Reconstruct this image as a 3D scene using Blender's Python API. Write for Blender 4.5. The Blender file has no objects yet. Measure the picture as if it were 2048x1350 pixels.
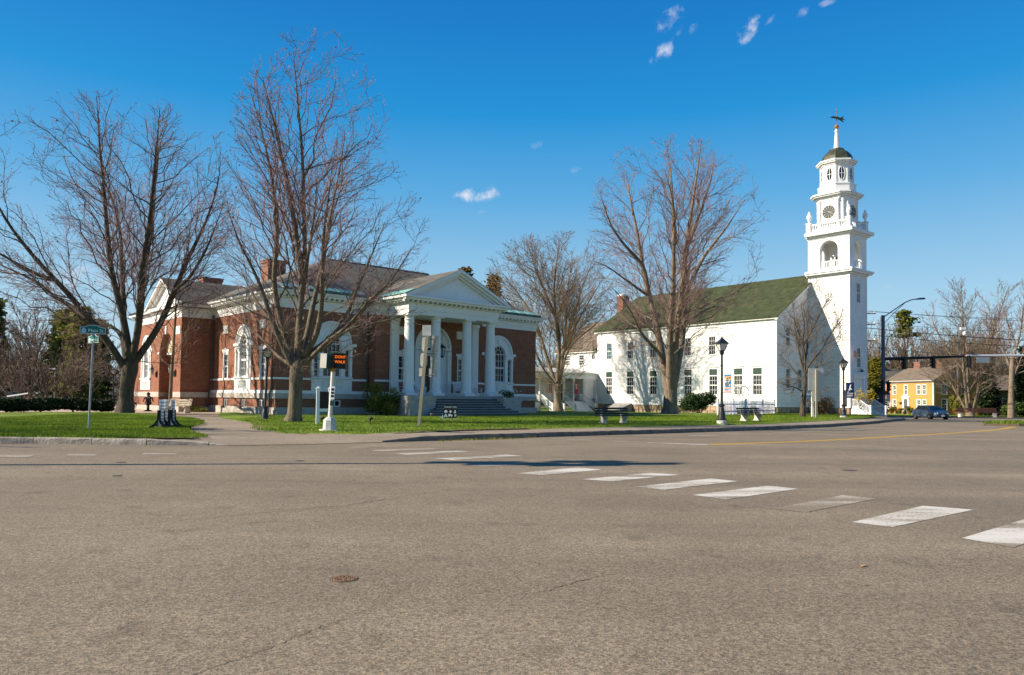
import bpy, bmesh, math, random
import numpy as np
from mathutils import Vector, Matrix
from mathutils.geometry import tessellate_polygon

random.seed(7)
SC = bpy.context.scene
COL = SC.collection
PI = math.pi
R = math.radians

# ------------------------------------------------------------------ camera
cam_d = bpy.data.cameras.new('camera')
cam = bpy.data.objects.new('camera', cam_d)
COL.objects.link(cam)
cam_d.sensor_width = 36.0
cam_d.lens = 36.0 * 1483.0 / 2048.0
cam_d.shift_y = 69.0 / 2048.0
cam_d.clip_end = 3000.0
_p, _r = 0.035, 0.0117
_right = Vector((math.cos(_r), 0, 0)) + math.sin(_r) * Vector((0, -math.sin(_p), math.cos(_p)))
_back = -Vector((0, math.cos(_p), math.sin(_p)))
_up = _back.cross(_right)
M = Matrix((_right, _up, _back)).transposed().to_4x4()
M.translation = Vector((0, 0, 1.55))
cam.matrix_world = M
SC.camera = cam

# ------------------------------------------------------------------ light
SUN_EL = R(31.0)
SUN_DIR = Vector((-math.cos(R(10.0)), -math.sin(R(10.0)), 0)) * math.cos(SUN_EL) + Vector((0, 0, math.sin(SUN_EL)))
sun_d = bpy.data.lights.new('sun', 'SUN')
sun_d.energy = 5.0
sun_d.angle = R(0.5)
sun_d.color = (1.0, 0.90, 0.74)
sun = bpy.data.objects.new('sun', sun_d)
COL.objects.link(sun)
sun.rotation_euler = SUN_DIR.to_track_quat('Z', 'Y').to_euler()

world = bpy.data.worlds.new('World')
SC.world = world
world.use_nodes = True
nt = world.node_tree
nt.nodes.clear()
N = nt.nodes.new
LK = nt.links.new
w_out = N('ShaderNodeOutputWorld')
w_bg = N('ShaderNodeBackground')
w_bg.inputs['Strength'].default_value = 0.10
sky = N('ShaderNodeTexSky')
sky.sky_type = 'NISHITA'
sky.sun_disc = False
sky.sun_elevation = SUN_EL
sky.sun_rotation = math.atan2(SUN_DIR.x, SUN_DIR.y)
sky.altitude = 30
sky.air_density = 1.0
sky.dust_density = 0.3
sky.ozone_density = 2.5
# clear spring air: the physical sky blended with a plain height gradient, the same all round
tc0 = N('ShaderNodeTexCoord')
sep0 = N('ShaderNodeSeparateXYZ')
LK(tc0.outputs['Generated'], sep0.inputs[0])
ramp = N('ShaderNodeValToRGB')
LK(sep0.outputs[2], ramp.inputs[0])
cr = ramp.color_ramp
cr.elements[0].position, cr.elements[0].color = 0.0, (.50, .66, .75, 1)
cr.elements[1].position, cr.elements[1].color = 1.0, (.0, .10, .38, 1)
for p_, c_ in ((.06, (.44, .63, .75, 1)), (.13, (.33, .565, .745, 1)), (.26, (.095, .38, .70, 1)), (.36, (.004, .268, .64, 1)), (.46, (.0, .185, .555, 1)), (.62, (.0, .15, .48, 1))):
    e_ = cr.elements.new(p_)
    e_.color = c_
sc_ = N('ShaderNodeVectorMath')
sc_.operation = 'SCALE'
LK(ramp.outputs[0], sc_.inputs[0])
sc_.inputs['Scale'].default_value = 6.0
hs = N('ShaderNodeMix')
hs.data_type = 'RGBA'
hs.inputs[0].default_value = .92
LK(sky.outputs[0], hs.inputs[6])
LK(sc_.outputs[0], hs.inputs[7])


def wmath(op, a, b=None, c=None):
    n = N('ShaderNodeMath')
    n.operation = op
    for i, x in enumerate((a, b, c)):
        if x is None:
            continue
        if isinstance(x, (int, float)):
            n.inputs[i].default_value = x
        else:
            LK(x, n.inputs[i])
    return n.outputs[0]


# small fair-weather clouds: each one is a soft noisy ellipse in a direction of the sky
tc = N('ShaderNodeTexCoord')
cl_noise = N('ShaderNodeTexNoise')
cl_noise.inputs['Scale'].default_value = 44.0
cl_noise.inputs['Detail'].default_value = 7.0
cl_noise.inputs['Roughness'].default_value = 0.62
LK(tc.outputs['Generated'], cl_noise.inputs['Vector'])
CLOUDS = [  # direction, half width, half height, tilt (deg), density
    ((0.1847, 0.8706, 0.456), .024, .013, 40, .85), ((0.1745, 0.8909, 0.4193), .027, .011, 42, .85),
    ((0.2105, 0.8711, 0.4438), .011, .007, 48, .55), ((0.1975, 0.8743, 0.4434), .010, .006, 50, .30),
    ((0.2733, 0.858, 0.4349), .021, .012, 48, .9), ((0.2949, 0.8473, 0.4417), .012, .004, 38, .34),
    ((-0.0483, 0.9631, 0.2647), .032, .013, 4, 1.0), ((-0.043, 0.969, 0.2431), .012, .005, 20, .42),
    ((0.447, 0.884, 0.137), .014, .006, 20, .55), ((0.0297, 0.9448, 0.3263), .012, .006, 15, .30),
    ((0.0782, 0.9518, 0.2965), .012, .005, 10, .26), ((0.3274, 0.8339, 0.4444), .010, .006, 40, .28),
    ((0.3508, 0.8215, 0.4496), .013, .004, 5, .34), ((-0.5147, 0.8471, 0.1323), .07, .02, 4, .5),
    ((-0.62, 0.78, 0.09), .09, .02, 4, .4)]
acc = None
for d, a, b, tilt, dens in CLOUDS:
    d = Vector(d).normalized()
    e = d.cross(Vector((0, 0, 1))).normalized()
    u = e.cross(d).normalized()
    ct, st = math.cos(R(tilt)), math.sin(R(tilt))
    ax, ay = e * ct + u * st, u * ct - e * st
    dots = []
    for v, s in ((ax, a), (ay, b)):
        n = N('ShaderNodeVectorMath')
        n.operation = 'DOT_PRODUCT'
        LK(tc.outputs['Generated'], n.inputs[0])
        n.inputs[1].default_value = v / s
        n2 = wmath('MULTIPLY', n.outputs['Value'], n.outputs['Value'])
        dots.append(n2)
    r2 = wmath('ADD', dots[0], dots[1])
    nd = N('ShaderNodeVectorMath')
    nd.operation = 'DOT_PRODUCT'
    LK(tc.outputs['Generated'], nd.inputs[0])
    nd.inputs[1].default_value = d
    front = wmath('GREATER_THAN', nd.outputs['Value'], 0.5)
    f = wmath('SUBTRACT', 1.0, r2)
    f = wmath('ADD', f, wmath('MULTIPLY', wmath('SUBTRACT', cl_noise.outputs['Fac'], 0.55), 4.6))
    n = N('ShaderNodeMapRange')
    n.interpolation_type = 'SMOOTHSTEP'
    LK(f, n.inputs['Value'])
    n.inputs['From Min'].default_value = 0.0
    n.inputs['From Max'].default_value = 1.6
    n.inputs['To Max'].default_value = dens
    m = wmath('MULTIPLY', n.outputs[0], front)
    # keep the noise from making cloud far outside the ellipse
    n3 = N('ShaderNodeMapRange')
    LK(r2, n3.inputs['Value'])
    n3.inputs['From Min'].default_value = 1.3
    n3.inputs['From Max'].default_value = 2.4
    n3.inputs['To Min'].default_value = 1.0
    n3.inputs['To Max'].default_value = 0.0
    m = wmath('MULTIPLY', m, n3.outputs[0])
    acc = m if acc is None else wmath('MAXIMUM', acc, m)
mixc = N('ShaderNodeMix')
mixc.data_type = 'RGBA'
LK(acc, mixc.inputs[0])
LK(hs.outputs[2], mixc.inputs[6])
mixc.inputs[7].default_value = (4.2, 4.4, 5.0, 1)
LK(mixc.outputs[2], w_bg.inputs['Color'])
LK(w_bg.outputs[0], w_out.inputs['Surface'])

SC.view_settings.view_transform = 'Standard'
SC.view_settings.look = 'None'
SC.view_settings.exposure = 0.85
SC.view_settings.gamma = 1.0
SC.view_settings.use_curve_mapping = False
SC.render.engine = 'CYCLES'
SC.cycles.max_bounces = 6
SC.cycles.transparent_max_bounces = 12


# ------------------------------------------------------------------ materials
MATS = {}


def nodes_of(m):
    t = m.node_tree
    return t, t.nodes.new, t.links.new


def mk(name, col, rough=.8, var=.15, scale=4.0, bump=0.0, bscale=40.0, metal=0.0, spec=.3, hue=None, stretch=None, coat=0.0):
    """procedural surface: colour broken up by noise, optional relief"""
    if name in MATS:
        return MATS[name]
    m = bpy.data.materials.new(name)
    m.use_nodes = True
    t, n_, l_ = nodes_of(m)
    b = t.nodes['Principled BSDF']
    b.inputs['Roughness'].default_value = rough
    b.inputs['Metallic'].default_value = metal
    b.inputs['Specular IOR Level'].default_value = spec
    b.inputs['Coat Weight'].default_value = coat
    tcn = n_('ShaderNodeTexCoord')
    vec = tcn.outputs['Object']
    if stretch:
        mp = n_('ShaderNodeMapping')
        mp.inputs['Scale'].default_value = stretch
        l_(vec, mp.inputs['Vector'])
        vec = mp.outputs[0]
    nz = n_('ShaderNodeTexNoise')
    nz.inputs['Scale'].default_value = scale
    nz.inputs['Detail'].default_value = 6
    nz.inputs['Roughness'].default_value = .65
    l_(vec, nz.inputs['Vector'])
    mr = n_('ShaderNodeMapRange')
    mr.inputs['From Min'].default_value = .28
    mr.inputs['From Max'].default_value = .72
    l_(nz.outputs['Fac'], mr.inputs['Value'])
    mx = n_('ShaderNodeMix')
    mx.data_type = 'RGBA'
    l_(mr.outputs[0], mx.inputs[0])
    h = hue or col
    mx.inputs[6].default_value = tuple(c * (1 - var) for c in col) + (1,)
    mx.inputs[7].default_value = tuple(min(1, c * (1 + var)) for c in h) + (1,)
    l_(mx.outputs[2], b.inputs['Base Color'])
    if bump:
        nb = n_('ShaderNodeTexNoise')
        nb.inputs['Scale'].default_value = bscale
        nb.inputs['Detail'].default_value = 5
        l_(vec, nb.inputs['Vector'])
        bp = n_('ShaderNodeBump')
        bp.inputs['Strength'].default_value = bump
        bp.inputs['Distance'].default_value = .05
        l_(nb.outputs['Fac'], bp.inputs['Height'])
        l_(bp.outputs[0], b.inputs['Normal'])
    MATS[name] = m
    return m


def mk_brick(name, c1, c2, mortar, bw=.215, rh=.072, ms=.011):
    m = bpy.data.materials.new(name)
    m.use_nodes = True
    t, n_, l_ = nodes_of(m)
    b = t.nodes['Principled BSDF']
    b.inputs['Roughness'].default_value = .9
    b.inputs['Specular IOR Level'].default_value = .2
    tcn = n_('ShaderNodeTexCoord')
    sp = n_('ShaderNodeSeparateXYZ')
    l_(tcn.outputs['Object'], sp.inputs[0])
    ad = n_('ShaderNodeMath')
    l_(sp.outputs[0], ad.inputs[0])
    l_(sp.outputs[1], ad.inputs[1])
    cb = n_('ShaderNodeCombineXYZ')
    l_(ad.outputs[0], cb.inputs[0])
    l_(sp.outputs[2], cb.inputs[1])
    br = n_('ShaderNodeTexBrick')
    br.inputs['Scale'].default_value = 1
    br.inputs['Brick Width'].default_value = bw
    br.inputs['Row Height'].default_value = rh
    br.inputs['Mortar Size'].default_value = ms
    br.inputs['Mortar Smooth'].default_value = .1
    br.inputs['Bias'].default_value = -.1
    br.inputs['Color1'].default_value = c1 + (1,)
    br.inputs['Color2'].default_value = c2 + (1,)
    br.inputs['Mortar'].default_value = mortar + (1,)
    l_(cb.outputs[0], br.inputs['Vector'])
    nz = n_('ShaderNodeTexNoise')
    nz.inputs['Scale'].default_value = .9
    nz.inputs['Detail'].default_value = 8
    l_(tcn.outputs['Object'], nz.inputs['Vector'])
    mr = n_('ShaderNodeMapRange')
    mr.inputs['To Min'].default_value = .65
    mr.inputs['To Max'].default_value = 1.3
    l_(nz.outputs['Fac'], mr.inputs['Value'])
    mx = n_('ShaderNodeMix')
    mx.data_type = 'RGBA'
    mx.blend_type = 'MULTIPLY'
    mx.inputs[0].default_value = 1
    l_(br.outputs['Color'], mx.inputs[6])
    l_(mr.outputs[0], mx.inputs[7])
    l_(mx.outputs[2], b.inputs['Base Color'])
    bp = n_('ShaderNodeBump')
    bp.inputs['Strength'].default_value = .6
    bp.inputs['Distance'].default_value = .01
    bp.invert = True
    l_(br.outputs['Fac'], bp.inputs['Height'])
    l_(bp.outputs[0], b.inputs['Normal'])
    MATS[name] = m
    return m


def mk_rows(name, col, rowh, rough=.7, var=.08, dark=.72, axis=2, nscale=1.5, streak=0.0, edge=.12):
    """boards or courses: a thin darker line each rowh along one object axis (joint; on clapboards the lap shadow put into colour), plus weathering noise"""
    m = mk(name, col, rough, var, nscale)
    t, n_, l_ = nodes_of(m)
    b = t.nodes['Principled BSDF']
    src = b.inputs['Base Color'].links[0].from_socket
    tcn = n_('ShaderNodeTexCoord')
    sp = n_('ShaderNodeSeparateXYZ')
    l_(tcn.outputs['Object'], sp.inputs[0])
    mu = n_('ShaderNodeMath')
    mu.operation = 'DIVIDE'
    l_(sp.outputs[axis], mu.inputs[0])
    mu.inputs[1].default_value = rowh
    fr = n_('ShaderNodeMath')
    fr.operation = 'FRACT'
    l_(mu.outputs[0], fr.inputs[0])
    lt = n_('ShaderNodeMapRange')
    lt.inputs['From Min'].default_value = edge
    lt.inputs['From Max'].default_value = edge * 2.2
    lt.inputs['To Min'].default_value = dark
    lt.inputs['To Max'].default_value = 1
    l_(fr.outputs[0], lt.inputs['Value'])
    mx = n_('ShaderNodeMix')
    mx.data_type = 'RGBA'
    mx.blend_type = 'MULTIPLY'
    mx.inputs[0].default_value = 1
    l_(src, mx.inputs[6])
    l_(lt.outputs[0], mx.inputs[7])
    l_(mx.outputs[2], b.inputs['Base Color'])
    bp = n_('ShaderNodeBump')
    bp.inputs['Strength'].default_value = .5
    bp.inputs['Distance'].default_value = .02
    bp.invert = True
    l_(fr.outputs[0], bp.inputs['Height'])
    l_(bp.outputs[0], b.inputs['Normal'])
    return m


def mk_glass(name, col=(.012, .014, .016), rough=.06, var=.5, scale=.8, hue=None):
    m = mk(name, col, rough, var, scale, spec=.5, hue=hue)
    t, n_, l_ = nodes_of(m)
    b = t.nodes['Principled BSDF']
    nb = n_('ShaderNodeTexNoise')
    nb.inputs['Scale'].default_value = .7
    tcn = n_('ShaderNodeTexCoord')
    l_(tcn.outputs['Object'], nb.inputs['Vector'])
    bp = n_('ShaderNodeBump')
    bp.inputs['Strength'].default_value = .25
    bp.inputs['Distance'].default_value = .05
    l_(nb.outputs['Fac'], bp.inputs['Height'])
    l_(bp.outputs[0], b.inputs['Normal'])
    return m


def mk_leaf(name, c1, c2, trans=.3, scale=.9):
    """foliage: two-tone by position and by leaf"""
    m = bpy.data.materials.new(name)
    m.use_nodes = True
    t, n_, l_ = nodes_of(m)
    b = t.nodes['Principled BSDF']
    b.inputs['Roughness'].default_value = .7
    b.inputs['Specular IOR Level'].default_value = .25
    tcn = n_('ShaderNodeTexCoord')
    nz = n_('ShaderNodeTexNoise')
    nz.inputs['Scale'].default_value = scale
    nz.inputs['Detail'].default_value = 5
    l_(tcn.outputs['Object'], nz.inputs['Vector'])
    mr = n_('ShaderNodeMapRange')
    mr.inputs['From Min'].default_value = .35
    mr.inputs['From Max'].default_value = .65
    l_(nz.outputs['Fac'], mr.inputs['Value'])
    mx = n_('ShaderNodeMix')
    mx.data_type = 'RGBA'
    l_(mr.outputs[0], mx.inputs[0])
    mx.inputs[6].default_value = c1 + (1,)
    mx.inputs[7].default_value = c2 + (1,)
    l_(mx.outputs[2], b.inputs['Base Color'])
    tr = n_('ShaderNodeBsdfTranslucent')
    l_(mx.outputs[2], tr.inputs['Color'])
    ms = n_('ShaderNodeMixShader')
    ms.inputs[0].default_value = trans
    l_(b.outputs[0], ms.inputs[1])
    l_(tr.outputs[0], ms.inputs[2])
    l_(ms.outputs[0], t.nodes['Material Output'].inputs['Surface'])
    MATS[name] = m
    return m


def mk_asphalt(name, col, light=1.0):
    m = bpy.data.materials.new(name)
    m.use_nodes = True
    t, n_, l_ = nodes_of(m)
    b = t.nodes['Principled BSDF']
    b.inputs['Roughness'].default_value = .85
    b.inputs['Specular IOR Level'].default_value = .25
    tcn = n_('ShaderNodeTexCoord')

    def noise(scale, detail=6, st=None, rough=.6):
        v = tcn.outputs['Object']
        if st:
            mp = n_('ShaderNodeMapping')
            mp.inputs['Scale'].default_value = st
            mp.inputs['Rotation'].default_value = (0, 0, R(-8))
            l_(v, mp.inputs['Vector'])
            v = mp.outputs[0]
        z = n_('ShaderNodeTexNoise')
        z.inputs['Scale'].default_value = scale
        z.inputs['Detail'].default_value = detail
        z.inputs['Roughness'].default_value = rough
        l_(v, z.inputs['Vector'])
        return z.outputs['Fac']

    def rng_(x, a, b_, lo, hi):
        r = n_('ShaderNodeMapRange')
        r.inputs['From Min'].default_value = a
        r.inputs['From Max'].default_value = b_
        r.inputs['To Min'].default_value = lo
        r.inputs['To Max'].default_value = hi
        l_(x, r.inputs['Value'])
        return r.outputs[0]

    def mul(a, b_):
        q = n_('ShaderNodeMath')
        q.operation = 'MULTIPLY'
        l_(a, q.inputs[0])
        l_(b_, q.inputs[1])
        return q.outputs[0]
    vo = n_('ShaderNodeTexVoronoi')
    vo.inputs['Scale'].default_value = 75
    l_(tcn.outputs['Object'], vo.inputs['Vector'])
    sep = n_('ShaderNodeSeparateColor')
    l_(vo.outputs['Color'], sep.inputs[0])
    stones = rng_(sep.outputs[0], 0, 1, .58, 1.40)
    vo2 = n_('ShaderNodeTexVoronoi')
    vo2.inputs['Scale'].default_value = 46
    l_(tcn.outputs['Object'], vo2.inputs['Vector'])
    sep2 = n_('ShaderNodeSeparateColor')
    l_(vo2.outputs['Color'], sep2.inputs[0])
    stones2 = rng_(sep2.outputs[1], 0, 1, .78, 1.22)
    patches = rng_(noise(.35, 8), .3, .7, .84, 1.14)
    wear = rng_(noise(.5, 4, (.12, 1.1, 1)), .3, .7, .9, 1.1)
    grit = rng_(noise(9, 8), .3, .7, .93, 1.07)
    lanes = rng_(noise(.22, 3, (.10, 1.6, 1)), .32, .68, .86, 1.12)
    spots = rng_(noise(1.7, 3, None, .5), .60, .74, 1.0, .72)
    k = mul(mul(mul(stones, stones2), mul(mul(patches, wear), grit)), mul(lanes, spots))
    tint = n_('ShaderNodeMix')
    tint.data_type = 'RGBA'
    l_(sep.outputs[2], tint.inputs[0])
    tint.inputs[6].default_value = (col[0] * 1.06, col[1] * .98, col[2] * .90, 1)
    tint.inputs[7].default_value = (col[0] * .95, col[1] * 1.0, col[2] * 1.08, 1)
    mx = n_('ShaderNodeMix')
    mx.data_type = 'RGBA'
    mx.blend_type = 'MULTIPLY'
    mx.inputs[0].default_value = 1
    l_(tint.outputs[2], mx.inputs[6])
    l_(k, mx.inputs[7])
    l_(mx.outputs[2], b.inputs['Base Color'])
    bp = n_('ShaderNodeBump')
    bp.inputs['Strength'].default_value = .3
    bp.inputs['Distance'].default_value = .008
    l_(vo.outputs['Distance'], bp.inputs['Height'])
    l_(bp.outputs[0], b.inputs['Normal'])
    MATS[name] = m
    return m


def mk_paint(name, paint, base, keep=.5, soft=.12):
    """road paint worn through to the stones below"""
    m = bpy.data.materials.new(name)
    m.use_nodes = True
    t, n_, l_ = nodes_of(m)
    b = t.nodes['Principled BSDF']
    b.inputs['Roughness'].default_value = .8
    b.inputs['Specular IOR Level'].default_value = .2
    tcn = n_('ShaderNodeTexCoord')
    fac = []
    for s, d in ((1.1, 4), (26, 6)):
        z = n_('ShaderNodeTexNoise')
        z.inputs['Scale'].default_value = s
        z.inputs['Detail'].default_value = d
        z.inputs['Roughness'].default_value = .7
        mp = n_('ShaderNodeMapping')
        mp.inputs['Rotation'].default_value = (0, 0, R(-40))
        mp.inputs['Scale'].default_value = (.35, 1.6, 1) if s < 5 else (1, 1, 1)
        l_(tcn.outputs['Object'], mp.inputs['Vector'])
        l_(mp.outputs[0], z.inputs['Vector'])
        fac.append(z.outputs['Fac'])
    ad = n_('ShaderNodeMath')
    ad.operation = 'MULTIPLY_ADD'
    l_(fac[0], ad.inputs[0])
    ad.inputs[1].default_value = 1.5
    l_(fac[1], ad.inputs[2])
    mr = n_('ShaderNodeMapRange')
    mr.inputs['From Min'].default_value = 1.25 - keep * .3 - soft
    mr.inputs['From Max'].default_value = 1.25 - keep * .3 + soft
    l_(ad.outputs[0], mr.inputs['Value'])
    mx = n_('ShaderNodeMix')
    mx.data_type = 'RGBA'
    l_(mr.outputs[0], mx.inputs[0])
    mx.inputs[6].default_value = base + (1,)
    mx.inputs[7].default_value = paint + (1,)
    l_(mx.outputs[2], b.inputs['Base Color'])
    MATS[name] = m
    return m


def mk_emit(name, col, s):
    m = bpy.data.materials.new(name)
    m.use_nodes = True
    b = m.node_tree.nodes['Principled BSDF']
    b.inputs['Base Color'].default_value = (.02, .01, .0, 1)
    b.inputs['Emission Color'].default_value = col + (1,)
    b.inputs['Emission Strength'].default_value = s
    MATS[name] = m
    return m


ASPH = (.205, .163, .110)
asphalt = mk_asphalt('asphalt', ASPH)
walk_m = mk_asphalt('walk_asphalt', (.275, .22, .155))
paint_w = mk_paint('worn_white_paint', (.56, .52, .45), (.22, .175, .122), .12, .15)
paint_f = mk_paint('faded_white_paint', (.44, .39, .32), (.21, .168, .115), -.3, .16)
paint_y = mk_paint('worn_yellow_paint', (.62, .36, .04), (.30, .22, .10), 1.0, .2)
crack_m = mk('crack_dark', (.10, .08, .06), .95, .4, 20)
brick = mk_brick('red_brick', (.27, .076, .038), (.11, .030, .018), (.34, .20, .13), .23, .082, .014)
brick_ch = mk_brick('chimney_brick', (.26, .085, .05), (.19, .06, .04), (.3, .22, .17))
granite = mk('granite', (.42, .37, .32), .85, .22, 3.5, .2, 60)
granite_step = mk('granite_step', (.33, .29, .26), .8, .25, 5, .2, 60)
shaded_slate_step = mk('shaded_riser_stone', (.085, .083, .085), .8, .35, 3, .2, 60)  # risers coloured darker so the paler treads read as lit by the sky
kerb_m = mk('kerb_granite', (.34, .29, .235), .9, .42, 2.6, .6, 18)
kerb_shaded = mk('shaded_kerb_granite', (.20, .155, .12), .9, .4, 2.6, .6, 18)  # right-hand kerb granite, the shade on its street face put into the colour
white = mk('white_paint', (.76, .75, .72), .55, .06, 1.2)
white_old = mk('aged_white_paint', (.76, .75, .71), .65, .1, 1.5)
clap = mk_rows('white_clapboard', (.76, .74, .70), .16, .6, .10, .66, 2, 1.2, edge=.14)
yclap = mk_rows('yellow_clapboard', (.64, .27, .07), .13, .65, .09, .82)
slate = mk_rows('slate_roof', (.125, .112, .088), .15, .85, .38, .62, 2, 2.2)
slate_d = mk_rows('shingle_roof_brown', (.165, .125, .09), .15, .85, .25, .75, 2, 1.1)
green_roof = mk_rows('green_shingle_roof', (.044, .054, .019), .17, .9, .5, .7, 2, 1.3)
copper = mk('copper_patina', (.20, .40, .335), .6, .35, 3, 0, 40, .0, .4)
copper_d = mk('copper_edge_dark', (.035, .11, .105), .6, .4, 3)
dome_m = mk('dome_patina', (.065, .052, .028), .5, .5, 1.6, .1, 10, .2, hue=(.05, .06, .035))
glass = mk_glass('dark_glass')
glass_c = mk_glass('curtained_glass', (.05, .05, .047), .12, .8, .9)
glass_g = mk('green_panel', (.022, .05, .034), .5, .4, 2.5)
glass_b = mk_glass('sky_blue_glass', (.03, .10, .13), .06)
glass_l = mk('lantern_glass', (.62, .60, .54), .25, .15, 6)
iron = mk('black_iron', (.016, .016, .018), .45, .3, 8, spec=.5)
dark_wood = mk('dark_wood', (.028, .017, .013), .6, .4, 5, stretch=(1, 6, 6))
concrete = mk('concrete', (.56, .52, .46), .9, .18, 5, .2, 40)
grey_wood = mk('grey_wood', (.27, .255, .235), .85, .25, 4)
post_wood = mk('weathered_post_wood', (.31, .28, .19), .85, .3, 5, .3, 20, stretch=(6, 6, .8))
alu = mk('aluminium', (.55, .55, .53), .4, .12, 6, metal=.6, spec=.5)
sign_back = mk('sign_back', (.52, .50, .44), .6, .18, 3)
galv = mk('galvanised_steel', (.30, .33, .36), .45, .2, 9, metal=.5)
blue_steel = mk('dark_blue_steel', (.045, .075, .125), .45, .2, 4, spec=.5)
sig_black = mk('signal_black', (.012, .012, .013), .5, .2, 6)
sign_green = mk('sign_green', (.0, .155, .105), .45, .08, 3)
sign_white = mk('sign_white', (.82, .82, .80), .5, .05, 4)
sign_black = mk('sign_black', (.012, .013, .016), .5, .15, 4)
bark = mk('bark', (.14, .108, .073), .95, .55, 5, 1.0, 16, stretch=(1, 1, .22))
bark_d = mk('dark_bark', (.082, .063, .045), .95, .55, 5, 1.0, 16, stretch=(1, 1, .22))
bark_l = mk('light_bark', (.19, .145, .10), .95, .5, 5, 1.0, 16, stretch=(1, 1, .22))
twig_r = mk('red_twig', (.24, .15, .125), .85, .35, .6, hue=(.29, .165, .15))
twig_b = mk('brown_twig', (.24, .15, .08), .85, .35, .6)
twig_g = mk('grey_twig', (.19, .14, .10), .9, .35, .5)
pine_m = mk_leaf('pine_needles', (.05, .085, .02), (.14, .165, .035), .35, .5)
pine_y = mk_leaf('yellow_pine_needles', (.08, .11, .02), (.22, .21, .035), .35, .5)
hemlock_m = mk_leaf('brown_evergreen', (.09, .07, .02), (.22, .13, .035), .3, .5)
yew_m = mk_leaf('yew_leaves', (.012, .024, .008), (.035, .055, .014), .15, 1.4)
holly_m = mk_leaf('dark_shrub_leaves', (.014, .034, .010), (.048, .085, .018), .18, 1.4)
olive_m = mk_leaf('olive_shrub_leaves', (.09, .11, .018), (.25, .23, .035), .25, 1.4)
gold_m = mk_leaf('yellow_blossom', (.42, .27, .01), (.62, .45, .03), .3, 2)
arbor_m = mk_leaf('arborvitae_leaves', (.04, .055, .008), (.23, .20, .015), .2, .8)
tan_m = mk('dry_stems', (.30, .18, .085), .9, .3, 2)
green_shrub = mk_leaf('green_shrub_leaves', (.03, .065, .012), (.10, .15, .025), .2, 1.2)
grass_blade = mk_leaf('grass_blades', (.085, .15, .008), (.19, .26, .016), .3, .5)
lawn_m = mk('lawn_turf', (.095, .165, .008), .95, .36, .55, .8, 26, hue=(.15, .20, .012))
soil = mk('soil', (.13, .095, .06), .95, .35, 1.2, .6, 8)
earth = mk('woodland_floor', (.12, .095, .055), .95, .4, .2, .5, 3)
plaza_m = mk('paving', (.42, .31, .24), .9, .15, 1.5, .1, 20)
stone_f = mk('field_stone', (.33, .235, .155), .9, .5, 1.3, .8, 3.5)


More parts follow.
